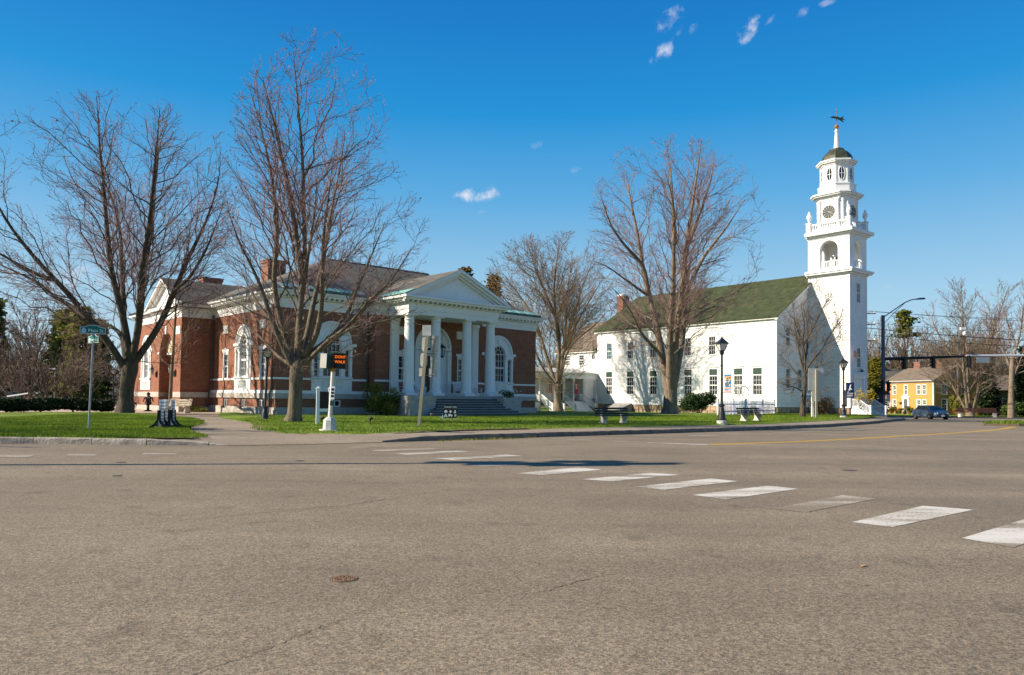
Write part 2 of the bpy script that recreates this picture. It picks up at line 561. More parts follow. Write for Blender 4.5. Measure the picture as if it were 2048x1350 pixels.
# ------------------------------------------------------------------ mesh helpers
class MB:
    """collects vertices and faces; build() links them as one mesh object"""

    def __init__(self, f=None):
        self.v, self.f, self.mi, self.map, self.cur = [], [], [], f, 0

    def add(self, vs, fs):
        o = len(self.v)
        if self.map:
            vs = [self.map(*p) for p in vs]
        self.v += [tuple(p) for p in vs]
        self.f += [tuple(i + o for i in q) for q in fs]
        self.mi += [self.cur] * len(fs)
        return self

    def box(self, x0, x1, y0, y1, z0, z1):
        return self.add([(x0, y0, z0), (x1, y0, z0), (x1, y1, z0), (x0, y1, z0), (x0, y0, z1), (x1, y0, z1), (x1, y1, z1), (x0, y1, z1)],
                        [(0, 3, 2, 1), (4, 5, 6, 7), (0, 1, 5, 4), (1, 2, 6, 5), (2, 3, 7, 6), (3, 0, 4, 7)])

    def taper(self, cx, cy, z0, z1, w0, w1, d0=None, d1=None):
        d0, d1 = d0 or w0, d1 or w1
        v = []
        for z, w, d in ((z0, w0, d0), (z1, w1, d1)):
            v += [(cx - w / 2, cy - d / 2, z), (cx + w / 2, cy - d / 2, z), (cx + w / 2, cy + d / 2, z), (cx - w / 2, cy + d / 2, z)]
        return self.add(v, [(0, 3, 2, 1), (4, 5, 6, 7), (0, 1, 5, 4), (1, 2, 6, 5), (2, 3, 7, 6), (3, 0, 4, 7)])

    def prism(self, poly, z0, z1):
        n = len(poly)
        v = [(x, y, z0) for x, y in poly] + [(x, y, z1) for x, y in poly]
        return self.add(v, [tuple(range(n))[::-1], tuple(range(n, 2 * n))] + [(i, (i + 1) % n, n + (i + 1) % n, n + i) for i in range(n)])

    def extr(self, poly3, d):
        """flat polygon in space thickened along vector d"""
        n = len(poly3)
        v = [tuple(p) for p in poly3] + [tuple(a + b for a, b in zip(p, d)) for p in poly3]
        return self.add(v, [tuple(range(n)), tuple(range(n, 2 * n))[::-1]] + [(i, n + i, n + (i + 1) % n, (i + 1) % n) for i in range(n)])

    def bar(self, a, b, w, h=None):
        """square bar from a to b"""
        h = h or w
        a, b = Vector(a), Vector(b)
        t = (b - a).normalized()
        ref = Vector((0, 0, 1)) if abs(t.z) < .9 else Vector((1, 0, 0))
        s = t.cross(ref).normalized() * w / 2
        u = s.cross(t).normalized() * h / 2
        v = [a - s - u, a + s - u, a + s + u, a - s + u, b - s - u, b + s - u, b + s + u, b - s + u]
        return self.add(v, [(0, 3, 2, 1), (4, 5, 6, 7), (0, 1, 5, 4), (1, 2, 6, 5), (2, 3, 7, 6), (3, 0, 4, 7)])

    def tube(self, pts, rad, k=8, caps=True):
        pts = [Vector(p) for p in pts]
        if isinstance(rad, (int, float)):
            rad = [rad] * len(pts)
        vs, fs = [], []
        for i, p in enumerate(pts):
            t = (pts[min(i + 1, len(pts) - 1)] - pts[max(i - 1, 0)]).normalized()
            ref = Vector((1, 0, 0)) if abs(t.x) < .8 else Vector((0, 1, 0))
            s = t.cross(ref).normalized()
            u = t.cross(s)
            for j in range(k):
                a = 2 * PI * j / k
                vs.append(p + (s * math.cos(a) + u * math.sin(a)) * rad[i])
        for i in range(len(pts) - 1):
            for j in range(k):
                fs.append((i * k + j, i * k + (j + 1) % k, (i + 1) * k + (j + 1) % k, (i + 1) * k + j))
        if caps:
            fs += [tuple(range(k))[::-1], tuple(range((len(pts) - 1) * k, len(pts) * k))]
        return self.add(vs, fs)

    def lathe(self, cx, cy, prof, k=12, rot=0.0):
        vs, fs = [], []
        for r, z in prof:
            for j in range(k):
                a = 2 * PI * j / k + rot
                vs.append((cx + r * math.cos(a), cy + r * math.sin(a), z))
        n = len(prof)
        for i in range(n - 1):
            for j in range(k):
                fs.append((i * k + j, i * k + (j + 1) % k, (i + 1) * k + (j + 1) % k, (i + 1) * k + j))
        fs += [tuple(range(k))[::-1], tuple(range((n - 1) * k, n * k))]
        return self.add(vs, fs)

    def poly(self, pts):
        return self.add(pts, [tuple(range(len(pts)))])

    def build(self, name, mats, parent=None, loc=None, rz=None, smooth=False):
        me = bpy.data.meshes.new(name)
        me.from_pydata([tuple(p) for p in self.v], [], self.f)
        for m in (mats if isinstance(mats, (list, tuple)) else [mats]):
            me.materials.append(m)
        if any(self.mi):
            me.polygons.foreach_set('material_index', self.mi)
        if smooth:
            me.polygons.foreach_set('use_smooth', [True] * len(me.polygons))
            try:
                me.set_sharp_from_angle(angle=R(40))
            except Exception:
                pass
        me.update()
        return link(name, me, parent, loc, rz)


def link(name, data, parent=None, loc=None, rz=None):
    o = bpy.data.objects.new(name, data)
    COL.objects.link(o)
    if parent:
        o.parent = parent
    if loc is not None:
        o.location = loc
    if rz is not None:
        o.rotation_euler[2] = rz
    return o


def tag(o, label=None, cat=None, group=None, kind=None):
    for k, v in (('label', label), ('category', cat), ('group', group), ('kind', kind)):
        if v:
            o[k] = v
    return o


def thing(name, label, cat, loc=(0, 0, 0), rz=0.0, group=None):
    o = link(name, None, None, loc, rz)
    o.empty_display_size = .3
    return tag(o, label, cat, group)


def kids(o):
    return [c for c in bpy.data.objects if c.parent == o]


def dup(root, loc, rz=0.0, label=None, scale=None):
    def cp(o, par):
        c = o.copy()
        COL.objects.link(c)
        if par:
            c.parent = par
        for ch in CH.get(o.name) or CH.setdefault(o.name, kids(o)):
            cp(ch, c)
        return c
    r = cp(root, None)
    r.location = loc
    r.rotation_euler = (0, 0, rz)
    if scale:
        r.scale = scale if isinstance(scale, tuple) else (scale,) * 3
    if label:
        r['label'] = label
    return r


CH = {}


def inst(o, parent, loc, rz=0.0, scale=None):
    """one more piece alike, sharing the mesh"""
    c = o.copy()
    COL.objects.link(c)
    c.parent = parent
    c.location = loc
    c.rotation_euler = (0, 0, rz)
    if scale:
        c.scale = scale
    return c


def arc(cx, cz, r, a0, a1, n):
    return [(cx + r * math.cos(a0 + (a1 - a0) * i / n), cz + r * math.sin(a0 + (a1 - a0) * i / n)) for i in range(n + 1)]


def arch_loop(c, half, z0, spring, n=16, rz=None):
    """opening outline: flat sill, round head"""
    rz = rz or half
    pts = [(c - half, z0), (c + half, z0)]
    for i in range(n + 1):
        a = PI * i / n
        pts.append((c + half * math.cos(a), spring + rz * math.sin(a)))
    return pts


def wall_holes(mb, outer, holes, depth):
    """wall face in (s, n, z) with openings and their reveals going inward"""
    loops = [outer] + holes
    flat = [p for l in loops for p in l]
    tris = tessellate_polygon([[Vector((s, z, 0)) for s, z in l] for l in loops])
    mb.add([(s, 0, z) for s, z in flat], [tuple(t) for t in tris])
    for h in holes:
        n = len(h)
        mb.add([(s, 0, z) for s, z in h] + [(s, -depth, z) for s, z in h], [(i, (i + 1) % n, n + (i + 1) % n, n + i) for i in range(n)])


def ring_plate(mb, c, z, r0, r1, n0, n1, a0=0.0, a1=PI, k=16, rz=1.0):
    """annular moulding standing from n0 to n1 in (s, n, z)"""
    vs, fs = [], []
    for i in range(k + 1):
        a = a0 + (a1 - a0) * i / k
        for r in (r0, r1):
            for n_ in (n0, n1):
                vs.append((c + r * math.cos(a), n_, z + r * math.sin(a) * rz))
    for i in range(k):
        b, d = i * 4, i * 4 + 4
        fs += [(b + 1, b + 3, d + 3, d + 1), (b + 2, b, d, d + 2), (b, b + 1, d + 1, d), (b + 3, b + 2, d + 2, d + 3)]
    e = k * 4
    fs += [(0, 2, 3, 1), (e, e + 1, e + 3, e + 2)]
    mb.add(vs, fs)


def text(name, s, size, mat, parent, loc, rot, ext=.004, align='CENTER', sx=1.0):
    c = bpy.data.curves.new(name, 'FONT')
    c.body = s
    c.size = size
    c.extrude = ext
    c.align_x = align
    c.align_y = 'CENTER'
    c.resolution_u = 3
    c.materials.append(mat)
    tmp = bpy.data.objects.new('tmp', c)
    COL.objects.link(tmp)
    bpy.context.view_layer.update()
    me = bpy.data.meshes.new_from_object(tmp.evaluated_get(bpy.context.evaluated_depsgraph_get()))
    bpy.data.objects.remove(tmp)
    o = link(name, me, parent, loc)
    o.rotation_euler = rot
    o.scale = (sx, 1, 1)
    return o


def npmesh(name, V, Q, mats, parent=None, loc=None, rz=None, mi=None, smooth=True, k=4):
    """mesh straight from numpy arrays; Q holds k-cornered faces"""
    me = bpy.data.meshes.new(name)
    V = np.asarray(V, np.float32)
    Q = np.asarray(Q, np.int32)
    me.vertices.add(len(V))
    me.vertices.foreach_set('co', V.ravel())
    me.loops.add(Q.size)
    me.loops.foreach_set('vertex_index', Q.ravel())
    me.polygons.add(len(Q))
    me.polygons.foreach_set('loop_start', np.arange(0, Q.size, k, dtype=np.int32))
    me.polygons.foreach_set('loop_total', np.full(len(Q), k, np.int32))
    for m in (mats if isinstance(mats, (list, tuple)) else [mats]):
        me.materials.append(m)
    if mi is not None:
        me.polygons.foreach_set('material_index', np.asarray(mi, np.int32))
    me.polygons.foreach_set('use_smooth', np.full(len(Q), smooth, bool))
    me.update(calc_edges=True)
    return link(name, me, parent, loc, rz)


def smooth01(a, b, x):
    t = min(1, max(0, (x - a) / (b - a)))
    return t * t * (3 - 2 * t)


def road_z(x, y):
    return -.2 * smooth01(55, 82, y) - .35 * smooth01(82, 125, y)


def lawn_z(x, y):
    return .2 + .06 * smooth01(30, 50, y) - .5 * smooth01(70, 110, y)


# ------------------------------------------------------------------ trees and shrubs
def np_tubes(P, Rr, k):
    """P (n,m,3) polylines, Rr (n,m) radii -> quads"""
    n, m, _ = P.shape
    T = np.empty_like(P)
    T[:, 1:-1] = P[:, 2:] - P[:, :-2]
    T[:, 0] = P[:, 1] - P[:, 0]
    T[:, -1] = P[:, -1] - P[:, -2]
    T /= np.linalg.norm(T, axis=2, keepdims=True) + 1e-9
    mean = P[:, -1] - P[:, 0]
    ref = np.where(np.abs(mean[:, 2:3]) > .7 * np.linalg.norm(mean, axis=1, keepdims=True), np.array([[1., 0, 0]]), np.array([[0, 0, 1.]]))
    S = np.cross(T, ref[:, None, :])
    S /= np.linalg.norm(S, axis=2, keepdims=True) + 1e-9
    U = np.cross(T, S)
    a = np.arange(k) * 2 * PI / k
    V = P[:, :, None, :] + Rr[:, :, None, None] * (S[:, :, None, :] * np.cos(a)[None, None, :, None] + U[:, :, None, :] * np.sin(a)[None, None, :, None])
    V = V.reshape(-1, 3)
    idx = (np.arange(n)[:, None, None] * m + np.arange(m - 1)[None, :, None]) * k
    j = np.arange(k)[None, None, :]
    j2 = (j + 1) % k
    Q = np.stack([idx + j, idx + j2, idx + k + j2, idx + k + j], -1).reshape(-1, 4)
    return V, Q


def resample(pts, m):
    p = np.asarray(pts, float)
    d = np.r_[0, np.cumsum(np.linalg.norm(np.diff(p, axis=0), axis=1))]
    t = np.linspace(0, d[-1], m)
    q = np.stack([np.interp(t, d, p[:, i]) for i in range(3)], 1)
    if m > 4:   # round the corners
        q[1:-1] = .25 * q[:-2] + .5 * q[1:-1] + .25 * q[2:]
    return q


def grow(P, Rr, rng, density, lenf, ang, up, m, tmin=.15, maxlen=99, minlen=.25, rmin=.006, wig=.06, taper=.3, rfac=.62, out=0.0, env=None):
    """children along each parent branch, all at once"""
    n, mp, _ = P.shape
    L = np.linalg.norm(np.diff(P, axis=1), axis=2).sum(1)
    cnt = np.maximum(1, np.round(L * density * rng.uniform(.8, 1.2, n)).astype(int))
    par = np.repeat(np.arange(n), cnt)
    first = np.r_[0, np.cumsum(cnt)[:-1]]
    k = np.arange(len(par)) - first[par]
    t = tmin + (1 - tmin) * (k + rng.uniform(.1, .9, len(par))) / cnt[par]
    t = np.minimum(t, .985)
    x = t * (mp - 1)
    i = np.minimum(x.astype(int), mp - 2)
    f = (x - i)[:, None]
    base = P[par, i] * (1 - f) + P[par, i + 1] * f
    tan = P[par, i + 1] - P[par, i]
    tan /= np.linalg.norm(tan, axis=1, keepdims=True) + 1e-9
    r0 = (Rr[par, i] * (1 - f[:, 0]) + Rr[par, i + 1] * f[:, 0])
    ref = np.where(np.abs(tan[:, 2:3]) > .8, np.array([[1., 0, 0]]), np.array([[0, 0, 1.]]))
    s = np.cross(tan, ref)
    s /= np.linalg.norm(s, axis=1, keepdims=True) + 1e-9
    u = np.cross(tan, s)
    az = k * 2.4 + rng.uniform(0, 6.28, n)[par] + rng.normal(0, .5, len(par))
    a = np.radians(rng.normal(ang, ang * .2, len(par)))
    d = tan * np.cos(a)[:, None] + (s * np.cos(az)[:, None] + u * np.sin(az)[:, None]) * np.sin(a)[:, None]
    d[:, 2] += up * .6
    rad = base[:, :2] / (np.linalg.norm(base[:, :2], axis=1, keepdims=True) + .5)
    d[:, :2] += out * rad
    d /= np.linalg.norm(d, axis=1, keepdims=True)
    ln = np.clip(lenf * L[par] * (1.05 - .72 * t) * rng.uniform(.55, 1.25, len(par)), minlen, maxlen)
    q = np.linspace(0, 1, m)
    C = base[:, None, :] + d[:, None, :] * (ln[:, None] * q[None])[:, :, None]
    C[:, :, 2] += up * .35 * ln[:, None] * q[None] ** 2
    C[:, 1:] += np.cumsum(rng.normal(0, wig, (len(par), m - 1, 3)), 1) * ln[:, None, None] * .55
    if env is not None:
        s = np.full(len(par), .14)
        edge = rng.uniform(.86, 1.14, len(par))
        for fr in (.3, .45, .6, .75, .88, 1.0):
            e = base + (C[:, -1] - base) * fr
            s = np.where(inside_env(env, e, edge), fr, s)
        C = base[:, None, :] + (C - base[:, None, :]) * s[:, None, None]
        ln = ln * s
    rr = np.maximum(rmin, np.minimum(r0 * rfac, .003 + .0078 * ln))
    Rc = np.maximum(rmin * .8, rr[:, None] * (1 - (1 - taper) * q[None]))
    return C, Rc


def inside_env(env, p, k):
    """is each point within the crown outline (height, left, right)?"""
    xl, xr = np.interp(p[:, 2], env[:, 0], env[:, 1]), np.interp(p[:, 2], env[:, 0], env[:, 2])
    h = (xr - xl) / 2
    dep = np.maximum(h, .5) * .95
    ok = (p[:, 2] < env[-1, 0] * np.minimum(k, 1.0) ** .25) & (p[:, 2] > env[0, 0] - 1.5)
    return ok & ((((p[:, 0] - (xl + xr) / 2) / h) ** 2 + (p[:, 1] / dep) ** 2) < k)


def bare_tree(name, label, loc, spec, barkm, twigm, seed, group=None, dens=(1.0, 2.2, 4.5), lens=(.42, .42, .45), angs=(36, 38, 42), up=.35, out=.35, twig=.011, r_end=.014, limb_r=.6, buds=0, stop=3, min_r=.014, rz=0.0, lf=1.0, fill=0):
    """trunk and main limbs from a sketch, finer branches grown"""
    rng = np.random.default_rng(seed)
    root = thing(name, label, 'tree', loc, rz, group)
    tr = spec['trunk']
    tp = np.array([[x, 0, z] for x, z in tr])
    rt = np.array(spec['rt'])
    m = 3 * len(tr)
    d = np.r_[0, np.cumsum(np.linalg.norm(np.diff(tp, axis=0), axis=1))]
    Pt = resample(tp, m)
    Rt = np.interp(np.linspace(0, d[-1], m), d, rt)
    k = 16
    V, Q = np_tubes(Pt[None], Rt[None], k)
    # root flare and bark swellings
    ang = np.tile(np.arange(k) * 2 * PI / k, m)
    ctr = np.repeat(Pt, k, axis=0)
    hh = np.clip(1 - (V[:, 2] - tp[0, 2]) / 1.1, 0, 1)
    fl = 1 + hh ** 2 * (.16 * np.sin(ang * 5 + seed) + .10 * np.sin(ang * 3 + 1)) + .05 * np.sin(ang * 4 + V[:, 2] * 2)
    V[:, :2] = ctr[:, :2] + (V[:, :2] - ctr[:, :2]) * fl[:, None]
    npmesh('trunk', V, Q, barkm, root)
    LP, LR = [], []
    env = np.array(spec['env'], float) if 'env' in spec else None
    zt = tr[-1][1]
    for dy, pts in spec['limbs']:
        p = np.array([[x, 0, z] for x, z in pts], float)
        h = np.r_[0, np.cumsum(np.linalg.norm(np.diff(p, axis=0), axis=1))]
        p[:, 1] = dy * np.maximum(0, h) * .8 + rng.normal(0, .12, len(p)) * h / h[-1] * 2
        if LP and pts[0][1] > zt + .8:   # a limb off a limb starts on the wood of its parent
            al = np.concatenate(LP)
            j = int(np.argmin(np.abs(al[:, 0] - p[0, 0]) + np.abs(al[:, 2] - p[0, 2])))
            p[:, 1] += al[j, 1] - p[0, 1]
            p[0] = al[j]
        mm = 20
        P = resample(p, mm)
        L = h[-1]
        if env is not None:
            q = resample(P, 60)
            okk = inside_env(env, q, np.full(60, .84))
            last = 59
            while last > 25 and not okk[last]:
                last -= 1
            P = resample(q[:last + 1], mm)
        r0 = min(rt[-1] * limb_r, (.03 + .0125 * L) * lf)
        Rl = r0 * (1 - np.linspace(0, 1, mm)) ** .9 + r_end * np.linspace(0, 1, mm) ** .5
        Rl = np.maximum(Rl, min_r)
        V, Q = np_tubes(P[None], Rl[None], 8)
        npmesh('limb', V, Q, barkm, root)
        LP.append(P)
        LR.append(Rl)
    P, Rr = np.array(LP), np.array(LR)
    Vs, Qs, Ms, off = [], [], [], 0
    if env is not None and fill:
        # secondary branches reach for places spread evenly through the crown's outline
        nodes = [np.concatenate(LP)]
        nrad = [np.concatenate(LR)]
        z0, z1 = env[0, 0], env[-1, 0]
        CP, CR = [], []
        hh_ = rng.uniform(0, 1, fill) ** .85
        tz = z0 + (z1 - z0) * hh_ * .985
        xl, xr = np.interp(tz, env[:, 0], env[:, 1]), np.interp(tz, env[:, 0], env[:, 2])
        az = rng.uniform(0, 6.28, fill)
        q = np.where(rng.random(fill) < .62, rng.uniform(.84, .97, fill), rng.uniform(.35, .84, fill))
        hw = (xr - xl) / 2
        tg = np.stack([(xl + xr) / 2 + hw * q * np.cos(az), hw * .95 * q * np.sin(az), tz], 1)
        order = np.argsort(q + rng.uniform(0, .5, fill))
        for o_ in order:
            t_ = tg[o_]
            nd, nr = np.concatenate(nodes), np.concatenate(nrad)
            v = t_ - nd
            hd = np.linalg.norm(v[:, :2], axis=1)
            dist = np.linalg.norm(v, axis=1)
            cost = dist + np.where(v[:, 2] < hd * .45, (hd * .45 - v[:, 2]) * 3, 0) + np.where(nd[:, 2] < zt * .98, 50, 0) - np.minimum(nr, .12) * 6
            j = int(np.argmin(cost))
            b, L = nd[j], dist[j]
            if L < .8:
                continue
            t = np.linspace(0, 1, 9)
            p = b + (t_ - b) * t[:, None]
            sag = rng.uniform(-.11, .03) * L
            p[:, 2] += sag * np.sin(PI * t)
            p[1:-1] += np.cumsum(rng.normal(0, .012, (7, 3)), 0) * L
            r0 = min(nr[j] * .62, .008 + .0092 * L)
            r = np.maximum(twig * 1.3, r0 * (1 - .85 * t))
            CP.append(p)
            CR.append(r)
            nodes.append(p[2:])
            nrad.append(r[2:])
        CP, CR = np.array(CP), np.array(CR)
        V, Q = np_tubes(CP, CR, 5)
        Vs.append(V)
        Qs.append(Q)
        off = len(V)
        Ms.append(np.zeros(len(Q), int))
        m20 = np.linspace(0, 8, 20)
        i0 = np.minimum(m20.astype(int), 7)
        f0 = (m20 - i0)
        CP = CP[:, i0] * (1 - f0)[None, :, None] + CP[:, i0 + 1] * f0[None, :, None]
        CR = CR[:, i0] * (1 - f0) + CR[:, i0 + 1] * f0
        P, Rr = np.concatenate([P, CP]), np.concatenate([Rr, CR])
    lev = [(P, Rr)]
    for i in range(stop):
        C, Rc = grow(P, Rr, rng, dens[i], lens[i], angs[i], up * (.8 ** i), (8, 5, 3, 3)[i], tmin=((.16, .25, .22, .2) if env is not None else (.12, .15, .2, .2))[i], rmin=(twig * 1.6, twig * 1.15, twig, twig)[i], maxlen=(6.5, 2.4, 1.1, .8)[i], minlen=((.8 if fill else 1.2), .45, .28, .2)[i], out=out * (1, .6, .3, 0)[i], env=env)
        V, Q = np_tubes(C, Rc, (5, 4, 3, 3)[i])
        Vs.append(V)
        Qs.append(Q + off)
        off += len(V)
        Ms.append(np.full(len(Q), 0 if i == 0 else 1))
        P, Rr = C, Rc
    if buds:
        tips = P[:, -1][rng.random(len(P)) < buds]
        s = rng.uniform(.012, .032, (len(tips), 1))
        a, b = rng.normal(0, 1, (2, len(tips), 3))
        V = np.stack([tips - a * s, tips + b * s, tips + a * s, tips - b * s], 1).reshape(-1, 3)
        Q = np.arange(len(V)).reshape(-1, 4)
        Vs.append(V)
        Qs.append(Q + off)
        Ms.append(np.full(len(Q), 1))
    npmesh('crown', np.concatenate(Vs), np.concatenate(Qs), [barkm, twigm], root, mi=np.concatenate(Ms))
    return root


def auto_spec(h, spread, stems, seed, trunk_h=.25, r=.22, multi=False):
    """a limb sketch for a far tree"""
    rng = random.Random(seed)
    th = h * trunk_h
    spec = dict(trunk=[(0, -.3), (.03, th * .5), (0, th)], rt=[r * 1.3, r, r * .9], limbs=[])
    for i in range(stems):
        a = (i + .5) / stems * 2 - 1 + rng.uniform(-.12, .12)
        top = h * (1 - .33 * abs(a) ** 1.6) * rng.uniform(.9, 1.0)
        z0 = th * rng.uniform(.75, 1.0)
        x1 = a * spread
        pts = []
        for q in range(8):
            t = q / 7
            pts.append((x1 * t ** .85 + rng.uniform(-.25, .25) * (q > 0), z0 + (top - z0) * t ** (.8 + .4 * abs(a))))
        spec['limbs'].append((rng.choice((-1, 1)) * rng.uniform(.15, .5), pts))
    return spec


def leaf_cards(centres, size, rng, flat=0.0):
    n = len(centres)
    a = rng.normal(0, 1, (n, 3))
    a /= np.linalg.norm(a, axis=1, keepdims=True)
    b = rng.normal(0, 1, (n, 3))
    b -= a * (a * b).sum(1, keepdims=True)
    b /= np.linalg.norm(b, axis=1, keepdims=True)
    if flat:
        a[:, 2] *= (1 - flat)
        b[:, 2] *= (1 - flat)
    s = size * rng.uniform(.6, 1.3, (n, 1))
    V = np.stack([centres - a * s, centres + b * s * .55, centres + a * s, centres - b * s * .55], 1).reshape(-1, 3)
    return V, np.arange(len(V)).reshape(-1, 4)


def shrub(name, label, loc, w, d, h, mat, seed, n=2600, size=.09, lobes=9, group=None, stems=True, cat='shrub', low=.12, stem_mat=None):
    """rounded shrub: many leaf faces spread through uneven clumps, stems inside"""
    rng = np.random.default_rng(seed)
    root = thing(name, label, cat, loc, 0, group)
    cs, rs = [], []
    for i in range(lobes):
        a = rng.uniform(0, 6.28)
        q = rng.uniform(.1, .72)
        r = rng.uniform(.26, .42)
        z = rng.uniform(low + r * .5, 1 - r * .8)
        cs.append((math.cos(a) * q * w / 2, math.sin(a) * q * d / 2, z * h))
        rs.append((r * w / 2 * 1.1, r * d / 2 * 1.1, r * h * .75))
    pick = rng.integers(0, lobes, n)
    v = rng.normal(0, 1, (n, 3))
    v /= np.linalg.norm(v, axis=1, keepdims=True)
    v *= rng.uniform(.45, 1.06, (n, 1)) ** .6
    c = np.array(cs)[pick] + v * np.array(rs)[pick]
    c[:, 2] = np.maximum(c[:, 2], .04)
    V, Q = leaf_cards(c, size, rng)
    npmesh('foliage', V, Q, mat, root, smooth=False)
    if stems:
        mb = MB()
        for i in range(lobes):
            x, y, z = cs[i]
            mb.tube([(x * .1, y * .1, -.1), (x * .5, y * .5, z * .5), (x, y, z)], [.035, .025, .012], 5)
        mb.build('stem', stem_mat or bark_d, root)
    return root


def conifer_mesh(h, r, seed, mat, trunkm, n_clump=420, per=26, card=.34, bare=.12, droop=.25, root=None, top_pow=.75, irregular=.35):
    rng = np.random.default_rng(seed)
    mb = MB()
    mb.tube([(0, 0, -.3), (0, 0, h * .5), (0, 0, h * .97)], [r * .09 + .08, r * .06 + .05, .03], 8)
    mb.build('trunk', trunkm, root)
    t = bare + (1 - bare) * rng.uniform(0, 1, n_clump) ** .8
    env = r * np.clip((1 - t), .03, 1) ** top_pow * (1 + irregular * np.sin(t * 37 + rng.uniform(0, 6)) * .5)
    a = rng.uniform(0, 6.28, n_clump) + np.floor(t * 14) * .9
    q = rng.uniform(.25, 1.0, n_clump) ** .6 * env * rng.uniform(1 - irregular, 1.05, n_clump)
    c = np.stack([np.cos(a) * q, np.sin(a) * q, t * h - q * droop], 1)
    pts = np.repeat(c, per, axis=0) + rng.normal(0, 1, (n_clump * per, 3)) * np.array([.55, .55, .26]) * (r * .16 + .18)
    V, Q = leaf_cards(pts, card, rng, .3)
    npmesh('crown', V, Q, mat, root, smooth=False)
    # limbs showing between the clumps
    mb = MB()
    for i in range(0, n_clump, 9):
        x, y, z = c[i]
        mb.bar((0, 0, z + q[i] * droop), (x, y, z), .05)
    mb.build('branch', trunkm, root)


def conifer(name, label, loc, h, r, seed, mat, group=None, **kw):
    root = thing(name, label, 'tree', loc, 0, group)
    conifer_mesh(h, r, seed, mat, bark_d, root=root, **kw)
    return root


# ------------------------------------------------------------------ ground, road, kerbs, lawns
def sheet(name, pts, mat, zf, parent=None, kind='structure', sub=0, lift=0.0, drop=0.0):
    """flat polygon following the ground"""
    tris = tessellate_polygon([[Vector((x, y, 0)) for x, y in pts]])
    bm = bmesh.new()
    vs = [bm.verts.new((x, y, 0)) for x, y in pts]
    for t in tris:
        try:
            bm.faces.new([vs[i] for i in t])
        except ValueError:
            pass
    for _ in range(sub):
        long = [e for e in bm.edges if e.calc_length() > (1.6 if drop else 4)]
        if not long:
            break
        bmesh.ops.subdivide_edges(bm, edges=long, cuts=1)
        bmesh.ops.triangulate(bm, faces=bm.faces)
    for v in bm.verts:
        v.co.z = zf(v.co.x, v.co.y) + lift - (drop if v.is_boundary else 0)
    bmesh.ops.recalc_face_normals(bm, faces=bm.faces)
    me = bpy.data.meshes.new(name)
    bm.to_mesh(me)
    bm.free()
    me.materials.append(mat)
    o = link(name, me, parent)
    if kind:
        o['kind'] = kind
    return o


KL = [(-60, 22.45), (-15.46, 22.5), (-10.49, 22.45), (-8.58, 22.6)]
KR = [(-4.35, 25.08), (-3.51, 25.75), (-2.5, 26.6), (-.64, 28.2), (.53, 29.15), (3.83, 31.8), (7.1, 34.3), (12.63, 38.8), (19.2, 45.2), (26.5, 54.0), (36.9, 69.5), (39.5, 75.0)]

# the woodland and far ground, one sheet to the horizon
gr = MB()
gx = [-900, -300, -120, -60, -20, 20, 60, 120, 300, 900]
gy = [-200, -30, 20, 60, 80, 100, 125, 160, 300, 900, 1600]
gv = [(x, y, road_z(x, y) - .12) for y in gy for x in gx]
gr.add(gv, [(j * 10 + i, j * 10 + i + 1, j * 10 + i + 11, j * 10 + i + 10) for j in range(10) for i in range(9)])
tag(gr.build('ground', earth), kind='structure')

rd = MB()
rx = [-160, -80, -40, -20, 0, 20, 40, 80, 140]
ry = [-40, -10, 0, 5, 10, 15, 20, 25, 30, 40, 50, 55, 60, 65, 70, 75, 80, 85, 92, 100, 108]
rd.add([(x, y, road_z(x, y)) for y in ry for x in rx], [(j * 9 + i, j * 9 + i + 1, j * 9 + i + 10, j * 9 + i + 9) for j in range(20) for i in range(8)])
road = tag(rd.build('road', asphalt), kind='structure')

wz = lambda x, y: road_z(x, y) + .16
ramp_in = [(-10.4, 23.9), (-8.6, 24.1), (-6.4, 25.5), (-5.3, 26.2), (-3.7, 27.0)]
block = [(-60, 22.7), (-10.4, 22.66)] + ramp_in + [(-2.7, 26.75)] + [(x - .12, y + .16) for x, y in KR[3:]] + [(39.5, 78), (41.5, 82), (30, 84), (20, 70), (0, 56), (-20, 56), (-60, 56)]
walk = sheet('sidewalk', block, walk_m, wz, sub=2)
rp = MB()
front = [(-10.4, 22.66, .16), (-8.5, 22.62, .014), (-6.5, 23.5, .012), (-4.4, 25.06, .014), (-2.7, 26.55, .16)]
rp.add(front + [(x, y, .16) for x, y in ramp_in], [(i, i + 1, i + 6, i + 5) for i in range(4)])
rp.build('ramp', walk_m, walk)

# granite kerbs, stone by stone
kerb = tag(link('kerb', None), kind='structure')


